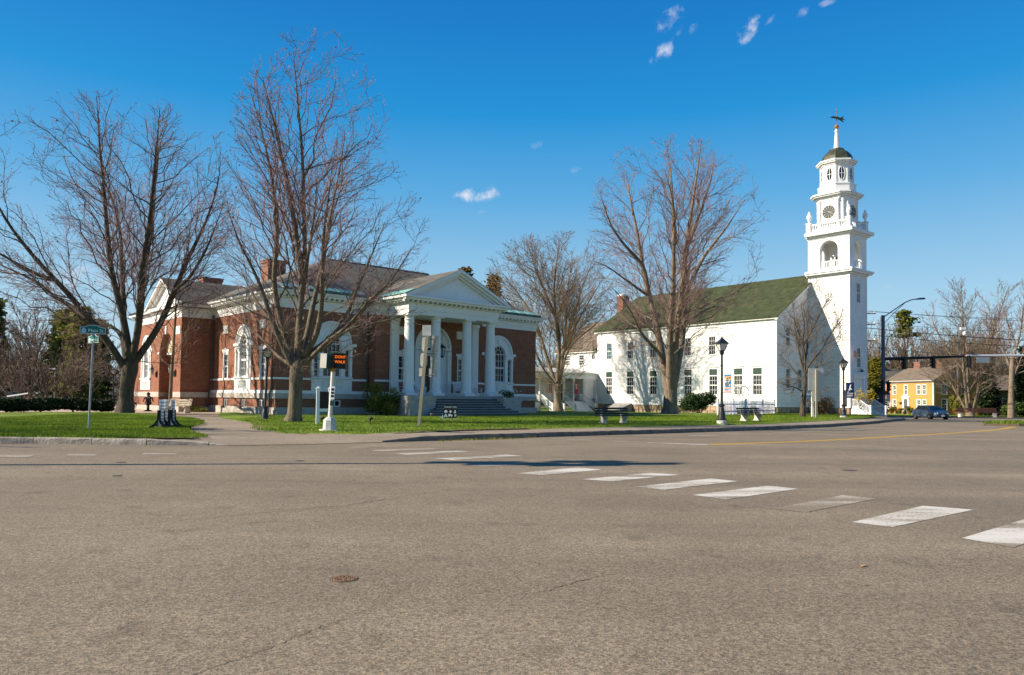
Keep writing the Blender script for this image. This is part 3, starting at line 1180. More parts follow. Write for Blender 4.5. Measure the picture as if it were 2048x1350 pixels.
def kerb_run(line, step, mat, w, rng, z0=-.1, taper0=0, taper1=0, hgt=.185):
    p = np.array([(x, y) for x, y in line])
    d = np.r_[0, np.cumsum(np.linalg.norm(np.diff(p, axis=0), axis=1))]
    s, L = 0.0, d[-1]
    while s < L - .2:
        e = min(L, s + step * rng.uniform(.85, 1.15))
        g = .012
        a = np.array([np.interp(s + g, d, p[:, 0]), np.interp(s + g, d, p[:, 1])])
        b = np.array([np.interp(e - g, d, p[:, 0]), np.interp(e - g, d, p[:, 1])])
        t = (b - a) / np.linalg.norm(b - a)
        nn = np.array([-t[1], t[0]])
        za, zb = road_z(*a), road_z(*b)
        ha = hgt * (min(1, .25 + s / taper0) if taper0 and s < taper0 else 1) * (min(1, .12 + (L - s) / taper1) if taper1 and L - s < taper1 else 1) + rng.uniform(-.008, .008)
        hb = hgt * (min(1, .25 + e / taper0) if taper0 and e < taper0 else 1) * (min(1, .12 + (L - e) / taper1) if taper1 and L - e < taper1 else 1) + rng.uniform(-.008, .008)
        bm = bmesh.new()
        m = 7
        rows = []
        for i in range(m):
            f = i / (m - 1)
            c = a + (b - a) * f
            zz, hh = za + (zb - za) * f, ha + (hb - ha) * f
            j = lambda s_: rng.uniform(-s_, s_)
            o1 = c + nn * j(.006)
            o2 = c + nn * (.03 + j(.007))
            o3 = c + nn * w
            rows.append([bm.verts.new((o1[0], o1[1], zz + z0)), bm.verts.new((o1[0], o1[1], zz + hh * .55 + j(.01))), bm.verts.new((*(c + nn * (.008 + j(.008))), zz + hh - .022 + j(.008))), bm.verts.new((o2[0], o2[1], zz + hh + j(.005))), bm.verts.new((o3[0], o3[1], zz + hh + j(.004))), bm.verts.new((o3[0], o3[1], zz + z0))])
        for i in range(m - 1):
            for q in range(5):
                bm.faces.new((rows[i][q], rows[i + 1][q], rows[i + 1][q + 1], rows[i][q + 1]))
        bm.faces.new(rows[0])
        bm.faces.new(rows[-1][::-1])
        bmesh.ops.recalc_face_normals(bm, faces=bm.faces)
        me = bpy.data.meshes.new('kerb_stone')
        bm.to_mesh(me)
        bm.free()
        me.materials.append(mat)
        link('kerb_stone', me, kerb)
        s = e


krng = random.Random(3)
kerb_run(KL, 1.85, kerb_m, .2, krng, taper1=1.7)
kerb_run(KR, 1.9, kerb_shaded, .17, krng, taper0=2.8)

# painted markings lie on the road
STR = [([(5.19, 8.57), (5.42, 8.04), (7.4, 9.75), (7.0, 10.1)], paint_w), ([(4.4, 9.61), (4.74, 9.26), (6.74, 10.85), (6.2, 11.2)], paint_w),
       ([(3.76, 10.72), (4.13, 10.42), (5.88, 11.96), (5.5, 12.35)], paint_f), ([(2.97, 12.15), (3.37, 11.65), (5.09, 13.19), (4.68, 13.6)], paint_w),
       ([(2.22, 13.2), (2.65, 12.82), (4.35, 14.29), (3.95, 14.75)], paint_w), ([(1.37, 14.32), (1.9, 14.0), (3.49, 15.4), (2.98, 15.74)], paint_w),
       ([(.11, 15.3), (.62, 15.0), (2.0, 16.3), (1.5, 16.75)], paint_w), ([(-1.0, 16.95), (-.6, 16.6), (.95, 18.0), (.55, 18.4)], paint_f),
       ([(-1.9, 18.75), (-1.45, 18.4), (.3, 19.9), (-.1, 20.3)], paint_w), ([(-3.16, 20.21), (-2.78, 19.92), (-1.18, 21.19), (-1.57, 21.6)], paint_w),
       ([(-4.12, 21.3), (-3.7, 21.0), (-2.12, 22.15), (-2.48, 22.55)], paint_f), ([(-5.0, 22.5), (-4.6, 22.2), (-3.1, 23.4), (-3.5, 23.75)], paint_f),
       ([(-12.6, 17.7), (-11.5, 17.65), (-11.75, 18.4), (-12.8, 18.45)], paint_f), ([(-11.0, 18.41), (-10.3, 18.4), (-10.45, 18.85), (-11.2, 18.9)], paint_f),
       ([(-9.4, 18.9), (-8.5, 18.85), (-8.7, 19.4), (-9.6, 19.45)], paint_f),
       ([(1.4, 28.62), (1.55, 28.3), (3.1, 27.75), (3.0, 28.1)], paint_w), ([(3.3, 27.75), (3.4, 27.45), (4.75, 26.75), (4.7, 27.05)], paint_f),
       ([(4.9, 26.95), (4.95, 26.65), (6.85, 25.75), (6.9, 26.1)], paint_w),
       ([(7.6, 32.5), (7.8, 32.1), (10.6, 33.8), (10.4, 34.2)], paint_f), ([(12.8, 36.3), (13.0, 35.9), (15.8, 38.2), (15.6, 38.6)], paint_f), ([(19, 41.6), (19.2, 41.2), (22.5, 44.6), (22.3, 45)], paint_f)]
for pts, m in STR:
    sheet('crosswalk_stripe', pts, m, road_z, road, None, lift=.005)


def ribbon(name, line, w, mat, rng, jit=0.0, step=.25, lift=.004, parent=None):
    p = np.array(line, float)
    d = np.r_[0, np.cumsum(np.linalg.norm(np.diff(p, axis=0), axis=1))]
    n = max(2, int(d[-1] / step))
    t = np.linspace(0, d[-1], n)
    q = np.stack([np.interp(t, d, p[:, 0]), np.interp(t, d, p[:, 1])], 1)
    mb = MB()
    vs = []
    for i in range(n):
        a, b = q[max(0, i - 1)], q[min(n - 1, i + 1)]
        tt = (b - a) / (np.linalg.norm(b - a) + 1e-9)
        nn = np.array([-tt[1], tt[0]])
        c = q[i] + nn * rng.gauss(0, jit)
        ww = w * (rng.uniform(.3, 1.4) if jit else 1) * (math.sin(PI * (i + .3) / (n - .4)) ** .5 if jit else 1)
        for s in (-.5, .5):
            x, y = c + nn * s * ww
            vs.append((x, y, road_z(x, y) + lift))
    mb.add(vs, [(2 * i, 2 * i + 1, 2 * i + 3, 2 * i + 2) for i in range(n - 1)])
    return mb.build(name, mat, parent)


yl = [(6.95, 25.8), (11.02, 28.4), (14.3, 30.9), (17.76, 33.97), (21.5, 37.0), (25.5, 40.6), (30, 45.2), (34, 50)]
ribbon('centre_line', yl, .12, paint_y, krng, step=1, lift=.005, parent=road)
ribbon('centre_line', [(x - .14, y + .2) for x, y in yl], .12, paint_y, krng, step=1, lift=.005, parent=road)
for ln, w in (([(-5.45, 8.48), (-4.55, 8.81), (-3.87, 9.29), (-2.29, 10.63), (-1.31, 12.11), (-.4, 13.4)], .015), ([(-1.9, 3.95), (-1.72, 4.19), (-1.5, 4.52), (-1.27, 5.02), (-1.0, 5.5)], .008),
              ([(.1, 5.9), (.32, 6.05), (.55, 6.32), (.8, 6.55), (1.08, 6.74)], .010), ([(1.5, 12.3), (4, 14.9), (9, 18.5)], .012), ([(-11, 13), (-6, 13.6), (-2, 13.4), (3, 14.6)], .014)):
    ribbon('crack', ln, w, crack_m, krng, jit=.010, step=.035, parent=road)

# iron covers set in the road
cv = thing('valve_cover', 'small round rusty iron valve cover in the near asphalt', 'manhole cover', (-1.405, 6.35, 0))
rust = mk('rusty_iron', (.20, .115, .065), .8, .5, 22, .5, 60)
mb = MB()
mb.lathe(0, 0, [(.112, .001), (.112, .006), (.098, .006), (.098, .002)], 24)
mb.build('rim', rust, cv)
mb = MB()
mb.lathe(0, 0, [(.092, .001), (.092, .007), (.078, .008), (.078, .004)], 24)
for i in range(10):
    a = i * 2 * PI / 10
    mb.bar((.048 * math.cos(a), .048 * math.sin(a), .006), (.07 * math.cos(a), .07 * math.sin(a), .006), .014, .008)
mb.lathe(0, 0, [(.028, .003), (.028, .009), (.012, .009), (.012, .005)], 12)
mb.build('lid', rust, cv)
mb = MB()
mb.lathe(0, 0, [(.125, .0005), (.125, .0012)], 24)
mb.build('gap', crack_m, cv)
for (x, y), lab, r in (((-8.77, 16.72), 'dark round iron cover in the road by the long shadow, farther of two', .11), ((-7.39, 13.99), 'dark round iron cover in the road at left, nearer of two', .09),
                       ((-5.01, 17.64), 'dark iron cover in the road just beyond the long shadow line', .11), ((7.67, 16.85), 'dark round iron cover alone in the empty road at right', .16)):
    c = MB().lathe(0, 0, [(r, .001), (r, .006), (r * .85, .008)], 20).build('manhole_cover', mk('old_iron', (.07, .055, .045), .7, .4, 9), None, (x, y, 0))
    tag(c, lab, 'manhole cover', 'iron covers in the road')

# lawns
LL = [(-60, 22.66), (-15, 22.7), (-10.9, 22.68), (-9.75, 22.95), (-9.7, 23.85), (-10.8, 25.6), (-12.22, 28.08), (-13.2, 30.9), (-14.03, 33.95), (-15.3, 37), (-17.8, 41.2), (-20.76, 45.79), (-23.5, 49.6), (-26.13, 51.84), (-27.77, 52.64), (-33, 48.6), (-40, 43), (-60, 32)]
sheet('lawn', LL, lawn_m, lawn_z, sub=5, drop=.06)
LM = [(-19.2, 48.6), (-17.2, 44.2), (-14.83, 39.8), (-12.6, 35.8), (-11.3, 32.6), (-10.6, 30.1), (-9.6, 28.2), (-8.3, 26.6), (-7.2, 25.75), (-6.9, 26.3), (-6.85, 27.1), (-5.95, 26.9), (-5.6, 26.45), (-4.7, 27.4), (-3.78, 28.6), (-2.05, 30.6), (.59, 32.7), (3.99, 35.37), (10.85, 40.9), (14.14, 43.4), (17.0, 46.6), (23, 54.0), (29.13, 62.0), (34.5, 70), (37.2, 75), (38, 79), (36, 84), (40, 110), (30, 150), (-24, 150), (-30, 90), (-28, 66), (-22, 55.5)]
sheet('lawn', LM, lawn_m, lawn_z, sub=5, drop=.08)
tag(sheet('plaza', [(-62, 33), (-40, 43.4), (-33, 49), (-27.6, 53), (-25, 52.6), (-23.6, 51), (-17, 54), (-15, 50.5), (-24, 68), (-34, 80), (-80, 80)], plaza_m, lambda x, y: .19), kind='structure')
# bare earth worn along the lawn edges and round the trunks
for pts in ([(-12.2, 22.75), (-10.6, 22.75), (-9.9, 23.0), (-9.9, 23.6), (-10.6, 23.5), (-11.6, 23.1)], [(-4.6, 27.6), (-2.0, 30.8), (1.0, 33.2), (.6, 33.7), (-2.2, 31.4), (-4.4, 28.4)], [(-24.3, 48.9), (-22.9, 49.5), (-23.6, 50.2), (-25.2, 49.8)]):
    sheet('bare_earth', pts, soil, lawn_z, lift=.006)

# traffic island at the far right
isl = [(34.0, 53.5), (38, 55.5), (44, 59), (60, 68), (60, 60), (44, 53), (38, 51.2), (35, 51.2), (33.2, 52.2)]
isl_top = MB()
tr_ = tessellate_polygon([[Vector((x, y, 0)) for x, y in isl]])
isl_top.add([(x, y, .13 + .05 * (i % 2)) for i, (x, y) in enumerate(isl)], [tuple(t) for t in tr_])
n_ = len(isl)
isl_top.add([(x, y, -.1) for x, y in isl] + [(x, y, .13 + .05 * (i % 2)) for i, (x, y) in enumerate(isl)], [(i, (i + 1) % n_, n_ + (i + 1) % n_, n_ + i) for i in range(n_)])
tag(isl_top.build('traffic_island', soil), kind='structure')

# far verge by the yellow house
sheet('verge', [(58, 108.2), (70, 104), (95, 98), (150, 96), (200, 150), (60, 160), (52, 118), (56, 110)], lawn_m, lambda x, y: road_z(x, y) + .12)


def blades(name, poly, n, rng, hmin, hmax, zf, mat, w=.012, near=None):
    p = np.array(poly)
    lo, hi = p.min(0), p.max(0)
    P = rng.uniform(lo, hi, (n * 3, 2))
    ins = np.zeros(len(P), bool)
    j = len(p) - 1
    for i in range(len(p)):
        c = ((p[i, 1] > P[:, 1]) != (p[j, 1] > P[:, 1])) & (P[:, 0] < (p[j, 0] - p[i, 0]) * (P[:, 1] - p[i, 1]) / (p[j, 1] - p[i, 1] + 1e-12) + p[i, 0])
        ins ^= c
        j = i
    if near is not None:
        ins &= near(P)
    P = P[ins][:n]
    m = len(P)
    z = np.array([zf(x, y) for x, y in P])
    a = rng.uniform(0, 6.28, m)
    h = rng.uniform(hmin, hmax, m)
    dx, dy = np.cos(a) * w, np.sin(a) * w
    lean = rng.normal(0, .4, (m, 2)) * h[:, None]
    V = np.stack([np.stack([P[:, 0] - dx, P[:, 1] - dy, z], 1), np.stack([P[:, 0] + dx, P[:, 1] + dy, z], 1), np.stack([P[:, 0] + lean[:, 0], P[:, 1] + lean[:, 1], z + h], 1)], 1).reshape(-1, 3)
    return npmesh(name, V, np.arange(len(V)).reshape(-1, 3), mat, smooth=False, k=3)


grng = np.random.default_rng(2)
tag(blades('grass', [(-26, 22.6)] + LL[2:11] + [(-26, 47)], 120000, grng, .05, .11, lawn_z, grass_blade, .013), kind='stuff')
tag(blades('grass', LM[2:28] + [(30, 84), (24, 70), (10, 58), (-10, 46), (-15, 46)], 150000, grng, .04, .09, lawn_z, grass_blade, .014), kind='stuff')
tag(blades('grass', isl, 9000, grng, .12, .3, lambda x, y: .15, grass_blade, .03), kind='stuff')
# weeds in the gutter
wl = [(-2.6, 26.3), (-.7, 28.0), (1.0, 29.3), (.9, 29.0), (-.5, 27.7), (-2.4, 26.1)]
tag(blades('weeds', wl, 900, grng, .02, .10, road_z, olive_m, .02), kind='stuff')

# last year's leaves and twigs scattered on the lawn and caught along the kerb
lr = np.random.default_rng(31)
nl = 1500
lx = np.r_[lr.uniform(-24, -10.5, 420), lr.uniform(-8, 30, 1080)]
ly = np.r_[lr.uniform(22.9, 44, 420), np.zeros(1080)]
ly[420:] = np.interp(lx[420:], [-8, -5, -2, .6, 4, 10.9, 17, 29, 34], [27.5, 27.3, 30.8, 32.9, 35.6, 41.1, 46.9, 62.2, 69]) + np.abs(lr.normal(0, 4, 1080))
lz = np.array([lawn_z(x, y) + .03 for x, y in zip(lx, ly)])
LV, LQ = leaf_cards(np.stack([lx, ly, lz], 1), .045, lr, .75)
tag(npmesh('fallen_leaves', LV, LQ, tan_m, smooth=False), kind='stuff')


# ------------------------------------------------------------------ brick library
LIB_O = (-15.93, 50.0)
LIB_R = PI / 2 - .8276
lib = thing('brick_library', 'single storey red brick library with white columned portico and grey hipped roof', 'library', (LIB_O[0], LIB_O[1], 0), LIB_R)


def fy(y0, c=0.0):
    return lambda s, n, z: (s + c, y0 - n, z)


def fx(x0, c=0.0):
    return lambda s, n, z: (x0 - n, s + c, z)


def sash_bars(mb, x0, x1, z0, z1, nx, nz, n0, n1, w=.028, fr=.06):
    """sash frame with glazing bars in (s, n, z)"""
    mb.box(x0, x0 + fr, n0, n1, z0, z1)
    mb.box(x1 - fr, x1, n0, n1, z0, z1)
    mb.box(x0 + fr, x1 - fr, n0, n1, z0, z0 + fr)
    mb.box(x0 + fr, x1 - fr, n0, n1, z1 - fr, z1)
    xs = [x0 + fr + (x1 - x0 - 2 * fr) * i / nx for i in range(1, nx)]
    zs = [z0 + fr + (z1 - z0 - 2 * fr) * i / nz for i in range(1, nz)]
    for x in xs:
        mb.box(x - w / 2, x + w / 2, n0 + .004, n1 - .004, z0 + fr, z1 - fr)
    for z in zs:
        e = [x0 + fr] + xs + [x1 - fr]
        for a, b in zip(e[:-1], e[1:]):
            mb.box(a + (w / 2 if a != e[0] else 0), b - (w / 2 if b != e[-1] else 0), n0 + .006, n1 - .006, z - w / 2, z + w / 2)


balu = None


def palladian(f, half, nfan=5):
    """arched three-part window with apron balusters, drawn in (s, n, z) about s = 0"""
    global balu
    k = half / 1.6
    c_, p0, p1, s1 = .69 * k, 1.03 * k, 1.42 * k, half
    mb = MB(f)
    zt, zs = 5.32, 5.32
    mb.box(-half, half, -.12, -.02, 1.9, 2.74)                       # apron
    for sg in (-1, 1):
        a, b = sorted((sg * .80 * k, sg * half))
        mb.box(a, b, -.02, .05, 1.9, 2.74)
    mb.box(-.80 * k, .80 * k, -.02, .05, 1.9, 2.03)
    mb.box(-.80 * k, .80 * k, -.02, .05, 2.6, 2.74)
    for sg in (-1, 1):
        for x0, x1, n1 in ((c_ + .02, p0, .03), (p1, s1, .05)):
            a, b = sorted((sg * x0, sg * x1))
            mb.box(a, b, -.2, n1, 2.9, 4.86)
            mb.box(a - .02, b + .02, -.1, n1 + .03, 4.74, 4.86)
        a, b = sorted((sg * (c_ + .01), sg * (s1 + .03)))
        mb.box(a, b, -.2, .07, 4.88, 5.12)                            # entablature
        mb.box(a - .02, b + .03, -.2, .13, 5.13, 5.31)
        a, b = sorted((sg * (half + .04), sg * (half + .34)))
        mb.box(a, b, -.05, .06, 5.12, 5.36)                           # impost block in the brick
    ring_plate(mb, 0, zs, c_ + .01, half - .005, -.2, -.05, k=20)
    ring_plate(mb, 0, zs, half - .17, half - .03, -.06, .045, k=20)
    ring_plate(mb, 0, zs, half - .34, half - .24, -.06, -.01, k=20)
    ring_plate(mb, 0, zs, c_ + .0, c_ + .13, -.06, .03, k=20)
    mb.taper(0, 0, zs + c_ + .05, zs + c_ + .55, .13, .20, .16, .16)
    w = mb.build('window', white, lib)
    mb = MB(f)
    mb.box(-half - .03, half + .03, -.2, .13, 2.76, 2.88)
    mb.build('sill', white, w)
    # glass and bars
    mb = MB(f)
    hd = arch_loop(0, c_, 2.9, zs, 14)
    mb.add([(s, -.17, z) for s, z in hd], [tuple(range(len(hd)))])
    mb.build('pane', glass, w)
    for sg in (-1, 1):
        mb = MB(f)
        a, b = sorted((sg * p0, sg * p1))
        mb.box(a + .02, b - .02, -.19, -.17, 2.92, 4.86)
        mb.build('pane', glass, w)
    mb = MB(f)
    sash_bars(mb, -c_, c_, 2.9, 4.1, 4, 2, -.165, -.10)
    sash_bars(mb, -c_, c_, 4.12, 5.3, 4, 2, -.15, -.08)
    ring_plate(mb, 0, zs, c_ - .07, c_, -.15, -.08, k=16)
    ring_plate(mb, 0, zs, c_ * .45, c_ * .45 + .03, -.145, -.10, k=12)
    for i in range(1, nfan):
        a = PI * i / nfan
        p, q = c_ * .46, c_ - .06
        mb.bar((p * math.cos(a), -.125, zs + p * math.sin(a)), (q * math.cos(a), -.125, zs + q * math.sin(a)), .028)
    for sg in (-1, 1):
        a, b = sorted((sg * p0, sg * p1))
        sash_bars(mb, a + .0, b - .0, 2.9, 4.86, 1, 4, -.165, -.10, fr=.045)
    mb.build('sash', white, w)
    for i in range(7):
        x = (-.66 + 1.32 * i / 6) * k
        mb = MB()
        mb.lathe(0, 0, [(.05, 0), (.05, .06), (.03, .09), (.062, .22), (.034, .42), (.05, .50), (.05, .57)], 8)
        if balu is None:
            balu = mb.build('baluster', white_old, w, f(x, -.005, 2.03), smooth=True)
        else:
            inst(balu, w, f(x, -.005, 2.03))
    return w


def small_window(f, half, z0, z1, nx=2, nz=4, cap=True, parent=None, kind=0):
    mb = MB(f)
    fr = .10
    mb.box(-half, -half + fr, -.16, .02, z0, z1)
    mb.box(half - fr, half, -.16, .02, z0, z1)
    mb.box(-half + fr, half - fr, -.16, .02, z1 - fr, z1)
    if cap:
        mb.taper(0, -.03, z1 + .02, z1 + .30, 2 * half + .06, 2 * half + .3, .14, .16)
        mb.taper(0, .02, z1 + .03, z1 + .40, .14, .24, .12, .14)
    w = mb.build('window', white, parent or lib)
    mb = MB(f)
    mb.box(-half - .06, half + .06, -.16, .07, z0 - .10, z0 - .005)
    mb.build('sill', white, w)
    mb = MB(f)
    mb.box(-half + fr, half - fr, -.15, -.13, z0, z1 - fr)
    mb.build('pane', glass_c if kind else glass, w)
    mb = MB(f)
    zm = (z0 + z1 - fr) / 2
    sash_bars(mb, -half + fr, half - fr, z0, zm, nx, nz // 2, -.128, -.075, fr=.05)
    sash_bars(mb, -half + fr, half - fr, zm + .01, z1 - fr, nx, nz // 2, -.11, -.06, fr=.05)
    mb.build('sash', white, w)
    return w


def base_window(f, half, z0, z1, n=-.14):
    mb = MB(f)
    mb.box(-half, -half + .09, n - .06, n + .05, z0, z1)
    mb.box(half - .09, half, n - .06, n + .05, z0, z1)
    mb.box(-half + .09, half - .09, n - .06, n + .05, z1 - .09, z1)
    mb.box(-half + .09, half - .09, n - .06, n + .05, z0, z0 + .09)
    mb.box(-.03, .03, n - .06, n + .05, z0 + .09, z1 - .09)
    w = mb.build('basement_window', white, lib)
    mb = MB(f)
    mb.box(-half + .09, half - .09, n - .09, n - .062, z0 + .09, z1 - .09)
    mb.build('pane', glass, w)


MAIN = [(0, 0), (7.16, 0), (7.16, -1), (17.34, -1), (17.34, 0), (24.5, 0), (24.5, 16), (0, 16)]
PAV = [(-2.35, 11.5), (3, 11.5), (3, 24), (-2.15, 24), (-2.15, 18.3), (-2.35, 18.3)]


def off(poly, d):
    n = len(poly)
    out = []
    for i in range(n):
        p0, p1, p2 = Vector(poly[i - 1]), Vector(poly[i]), Vector(poly[(i + 1) % n])
        a, b = (p1 - p0).normalized(), (p2 - p1).normalized()
        na, nb = Vector((a.y, -a.x)), Vector((b.y, -b.x))
        q = (na + nb) / max(.2, 1 + na.dot(nb))
        out.append(tuple(p1 + q * d))
    return out


def wall_ring(mb, poly, d, z0, z1, skip=()):
    q = off(poly, d)
    n = len(q)
    for i in range(n):
        if i in skip:
            continue
        a, b = q[i], q[(i + 1) % n]
        mb.add([(*a, z0), (*b, z0), (*b, z1), (*a, z1)], [(0, 1, 2, 3)])


BW = [(2.35, .44), (5.32, .44), (8.6, .44)]            # basement lights in the left wall (y, half)
mb = MB()
# main storey brick: front pieces with their openings
mb.map = fy(0)
wall_holes(mb, [(0, 1.9), (7.16, 1.9), (7.16, 7.55), (0, 7.55)], [arch_loop(4.2, 1.6, 1.9, 5.32)], .34)
wall_holes(mb, [(17.34, 1.9), (24.5, 1.9), (24.5, 7.55), (17.34, 7.55)], [arch_loop(20.1, 1.6, 1.9, 5.32)], .34)
mb.map = fy(-1)
wall_holes(mb, [(7.16, 1.6), (17.34, 1.6), (17.34, 7.55), (7.16, 7.55)], [arch_loop(12.4, 1.75, 1.66, 5.38), [(9.05, 2.75), (10.05, 2.75), (10.05, 4.75), (9.05, 4.75)], [(14.75, 2.75), (15.75, 2.75), (15.75, 4.75), (14.75, 4.75)]], .4)
mb.map = fx(0)
wall_holes(mb, [(0, 1.9), (11.5, 1.9), (11.5, 7.55), (0, 7.55)], [arch_loop(5.42, 1.42, 1.9, 5.32), [(1.62, 2.8), (2.62, 2.8), (2.62, 4.72), (1.62, 4.72)], [(8.16, 2.8), (9.16, 2.8), (9.16, 4.72), (8.16, 4.72)]], .32)
# side entrance pavilion with its deep arch
mb.map = fx(-2.35)
wall_holes(mb, [(11.5, 1.72), (18.3, 1.72), (18.3, 7.5), (11.5, 7.5)], [arch_loop(14.95, 1.55, 1.72, 4.9)], 1.5)
wall_holes(mb, [(11.5, .62), (18.3, .62), (18.3, 1.3), (11.5, 1.3)], [[(13.4, .62), (16.5, .62), (16.5, 1.3), (13.4, 1.3)]], 1.5)
mb.map = fx(-2.15)
wall_holes(mb, [(18.3, .62), (24, .62), (24, 7.5), (18.3, 7.5)], [arch_loop(20.6, 1.3, 1.9, 5.32)], .3)
# basement brick
mb.map = fx(0)
wall_holes(mb, [(0, .72), (11.5, .72), (11.5, 1.33), (0, 1.33)], [[(y - h, .72), (y + h, .72), (y + h, 1.27), (y - h, 1.27)] for y, h in BW], .45)
mb.map = fy(0)
wall_holes(mb, [(0, .72), (7.16, .72), (7.16, 1.33), (0, 1.33)], [[(4.02, .74), (4.98, .74), (4.98, 1.27), (4.02, 1.27)]], .3)
mb.map = None
wall_ring(mb, MAIN, 0, .72, 1.33, (0, 7))
wall_ring(mb, MAIN, 0, 1.9, 7.55, (0, 2, 4, 7))
wall_ring(mb, PAV, 0, .62, 1.3, (4, 5, 3))
wall_ring(mb, PAV, 0, 1.72, 7.5, (4, 5, 3))
mb.box(-.9, .2, 13.3, 16.6, .2, 7.5)
mb.build('brick_wall', brick, lib)
# soldier course above the stone belt of the pavilion: real bricks standing on end
sb = MB().box(-.05, .05, -.012, .1, 0, .22).build('soldier_brick', mk('soldier_brick', (.22, .075, .045), .9, .3, 9), lib, (-2.27, 11.5, 1.725))
for i in range(1, 21):
    inst(sb, lib, (-2.27 + .112 * i, 11.5, 1.725))

mb = MB()
mb.map = None
gbase = off(MAIN, .14)
mb.prism([(-.14, 0), (0.02, 0), (.02, 11.48), (-.14, 11.48)], -.3, .55)
for y0, y1 in ((-.14, 1.9), (2.8, 4.87), (5.77, 8.15), (9.05, 11.48)):
    mb.box(-.138, .02, y0, y1, .552, .72)
mb.box(.022, 7.3, -.14, .5, -.3, .72)
mb.box(7.02, 17.48, -1.14, .4, -.3, .715)
mb.box(17.482, 24.64, -.14, 16, -.3, .72)
mb.prism(off(PAV, .12), -.3, .6)
mb.build('granite_base', granite, lib)
mb = MB()
mb.prism(off(MAIN, .10), 1.33, 1.69)
mb.build('granite_belt', granite, lib)
mb = MB()
for a, b in ((11.4, 13.4), (16.5, 18.32)):
    mb.box(-2.37, -1.0, a, b, 1.302, 1.718)
mb.box(-1.0, 2.9, 11.4, 24.1, 1.302, 1.718)
mb.box(-2.2, -1.0, 18.322, 24.1, 1.302, 1.718)
mb.build('granite_belt', granite, lib)
mb = MB()
mb.prism(off(MAIN, .055), 1.692, 1.9)
mb.build('water_table', white, lib)
mb = MB()
for f, segs in ((fy(0), ((-.04, 2.56), (5.84, 7.12), (17.38, 18.46), (21.74, 24.54))), (fy(-1), ((7.12, 8.36), (9.02, 10.62), (14.18, 16.1), (16.7, 17.38))), (fx(0), ((.0, 3.96), (6.88, 11.5)))):
    for a, b in segs:
        MB(f).box(a, b, -.05, .045, 2.64, 2.78).build('sill_band', white, lib)

# frieze, cornice, dentils
mb = MB()
mb.prism(off(MAIN, .03), 7.552, 7.80)
mb.prism(off(MAIN, .06), 7.802, 8.22)
mb.prism(off(PAV, .03), 7.502, 7.80)
mb.prism(off(PAV, .06), 7.802, 8.15)
mb.build('frieze', white, lib)
mb = MB()
mb.prism(off(MAIN, .20), 8.24, 8.32)
mb.prism(off(MAIN, .46), 8.43, 8.58)
mb.prism(off(MAIN, .58), 8.582, 8.74)
mb.prism(off(PAV, .20), 8.16, 8.22)
mb.prism(off(PAV, .44), 8.30, 8.55)
mb.build('cornice', white, lib)
mb = MB()
q = off(MAIN, .32)
for i, (a, b) in enumerate(zip(q, q[1:] + q[:1])):
    if i in (5, 6):
        continue
    a, b = Vector(a), Vector(b)
    L = (b - a).length
    t = (b - a) / L
    for j in range(int(L / .42)):
        c = a + t * (.2 + j * .42)
        x, y = (.09, .12) if abs(t.x) > .5 else (.12, .09)
        mb.box(c.x - x, c.x + x, c.y - y, c.y + y, 8.322, 8.428)
tag(mb.build('dentils', white, lib), kind='stuff')

# main roof
mb = MB()
E0 = [(-.6, -.6), (25.1, -.6), (25.1, 16.6), (-.6, 16.6)]
rl, rr_ = (8.0, 8.0, 12.9), (18.3, 8.0, 12.9)
mb.add([(*p, 8.76) for p in E0] + [rl, rr_], [(0, 1, 5, 4), (1, 2, 5), (2, 3, 4, 5), (3, 0, 4)])
roof = mb.build('roof', slate, lib)
mb = MB()
mb.bar((8.0, 8.0, 12.9), (18.3, 8, 12.9), .22, .1)
mb.build('ridge_cap', slate_d, roof)
sl = (12.9 - 8.76) / 8.6
cp = None
for i in range(22):
    x0 = .1 + i * 1.11
    if 6.6 < x0 < 16.6:
        continue
    mb = MB()
    zf = lambda y: 8.76 + (y + .6) * sl + .02
    w = 1.08
    v = [(0, -.62, zf(-.62)), (w, -.62, zf(-.62)), (w, .42, zf(.42)), (0, .42, zf(.42))]
    mb.extr(v, (0, -.01, .02))
    mb.box(-.02, .02, -.62, -.55, zf(-.62), zf(-.62) + .05)
    mb.bar((0, -.6, zf(-.6) + .03), (0, .42, zf(.42) + .03), .035, .05)
    mb.cur = 1
    mb.box(0, w, -.66, -.625, 8.742, 8.93)
    if cp is None:
        cp = mb.build('copper_panel', [copper, copper_d], roof, (x0, 0, 0))
    else:
        inst(cp, roof, (x0, 0, 0))

# portico roof, pediment, entablature
PX = 12.25
mb = MB()
mb.add([(PX - 5.0, -4.62, 8.78), (PX, -4.62, 11.08), (PX + 5.0, -4.62, 8.78), (PX - 5.0, 1.0, 8.78), (PX, 5.4, 11.08), (PX + 5.0, 1.0, 8.78)], [(0, 1, 4, 3), (1, 2, 5, 4)])
mb.build('portico_roof', slate, roof)
for sg in (-1, 1):
    mb = MB()
    a = (PX + sg * 5.02, -4.5, 8.80)
    b = (PX + sg * 4.1, -4.5, 9.22)
    mb.extr([a, b, (b[0], .2, b[2]), (a[0], .2, a[2])], (0, 0, .025))
    mb.build('copper_panel', copper, roof)
por = MB()
por.box(PX - 4.25, PX + 4.25, -3.92, -1.05, 7.5, 7.82)
por.box(PX - 4.29, PX + 4.29, -3.96, -1.05, 7.822, 8.24)
por.box(PX - 4.42, PX + 4.42, -4.08, -1.05, 8.242, 8.32)
por.build('entablature', white, lib)
por = MB()
por.box(PX - 4.75, PX + 4.75, -4.45, .1, 8.43, 8.58)
por.box(PX - 4.95, PX + 4.95, -4.6, .1, 8.582, 8.74)
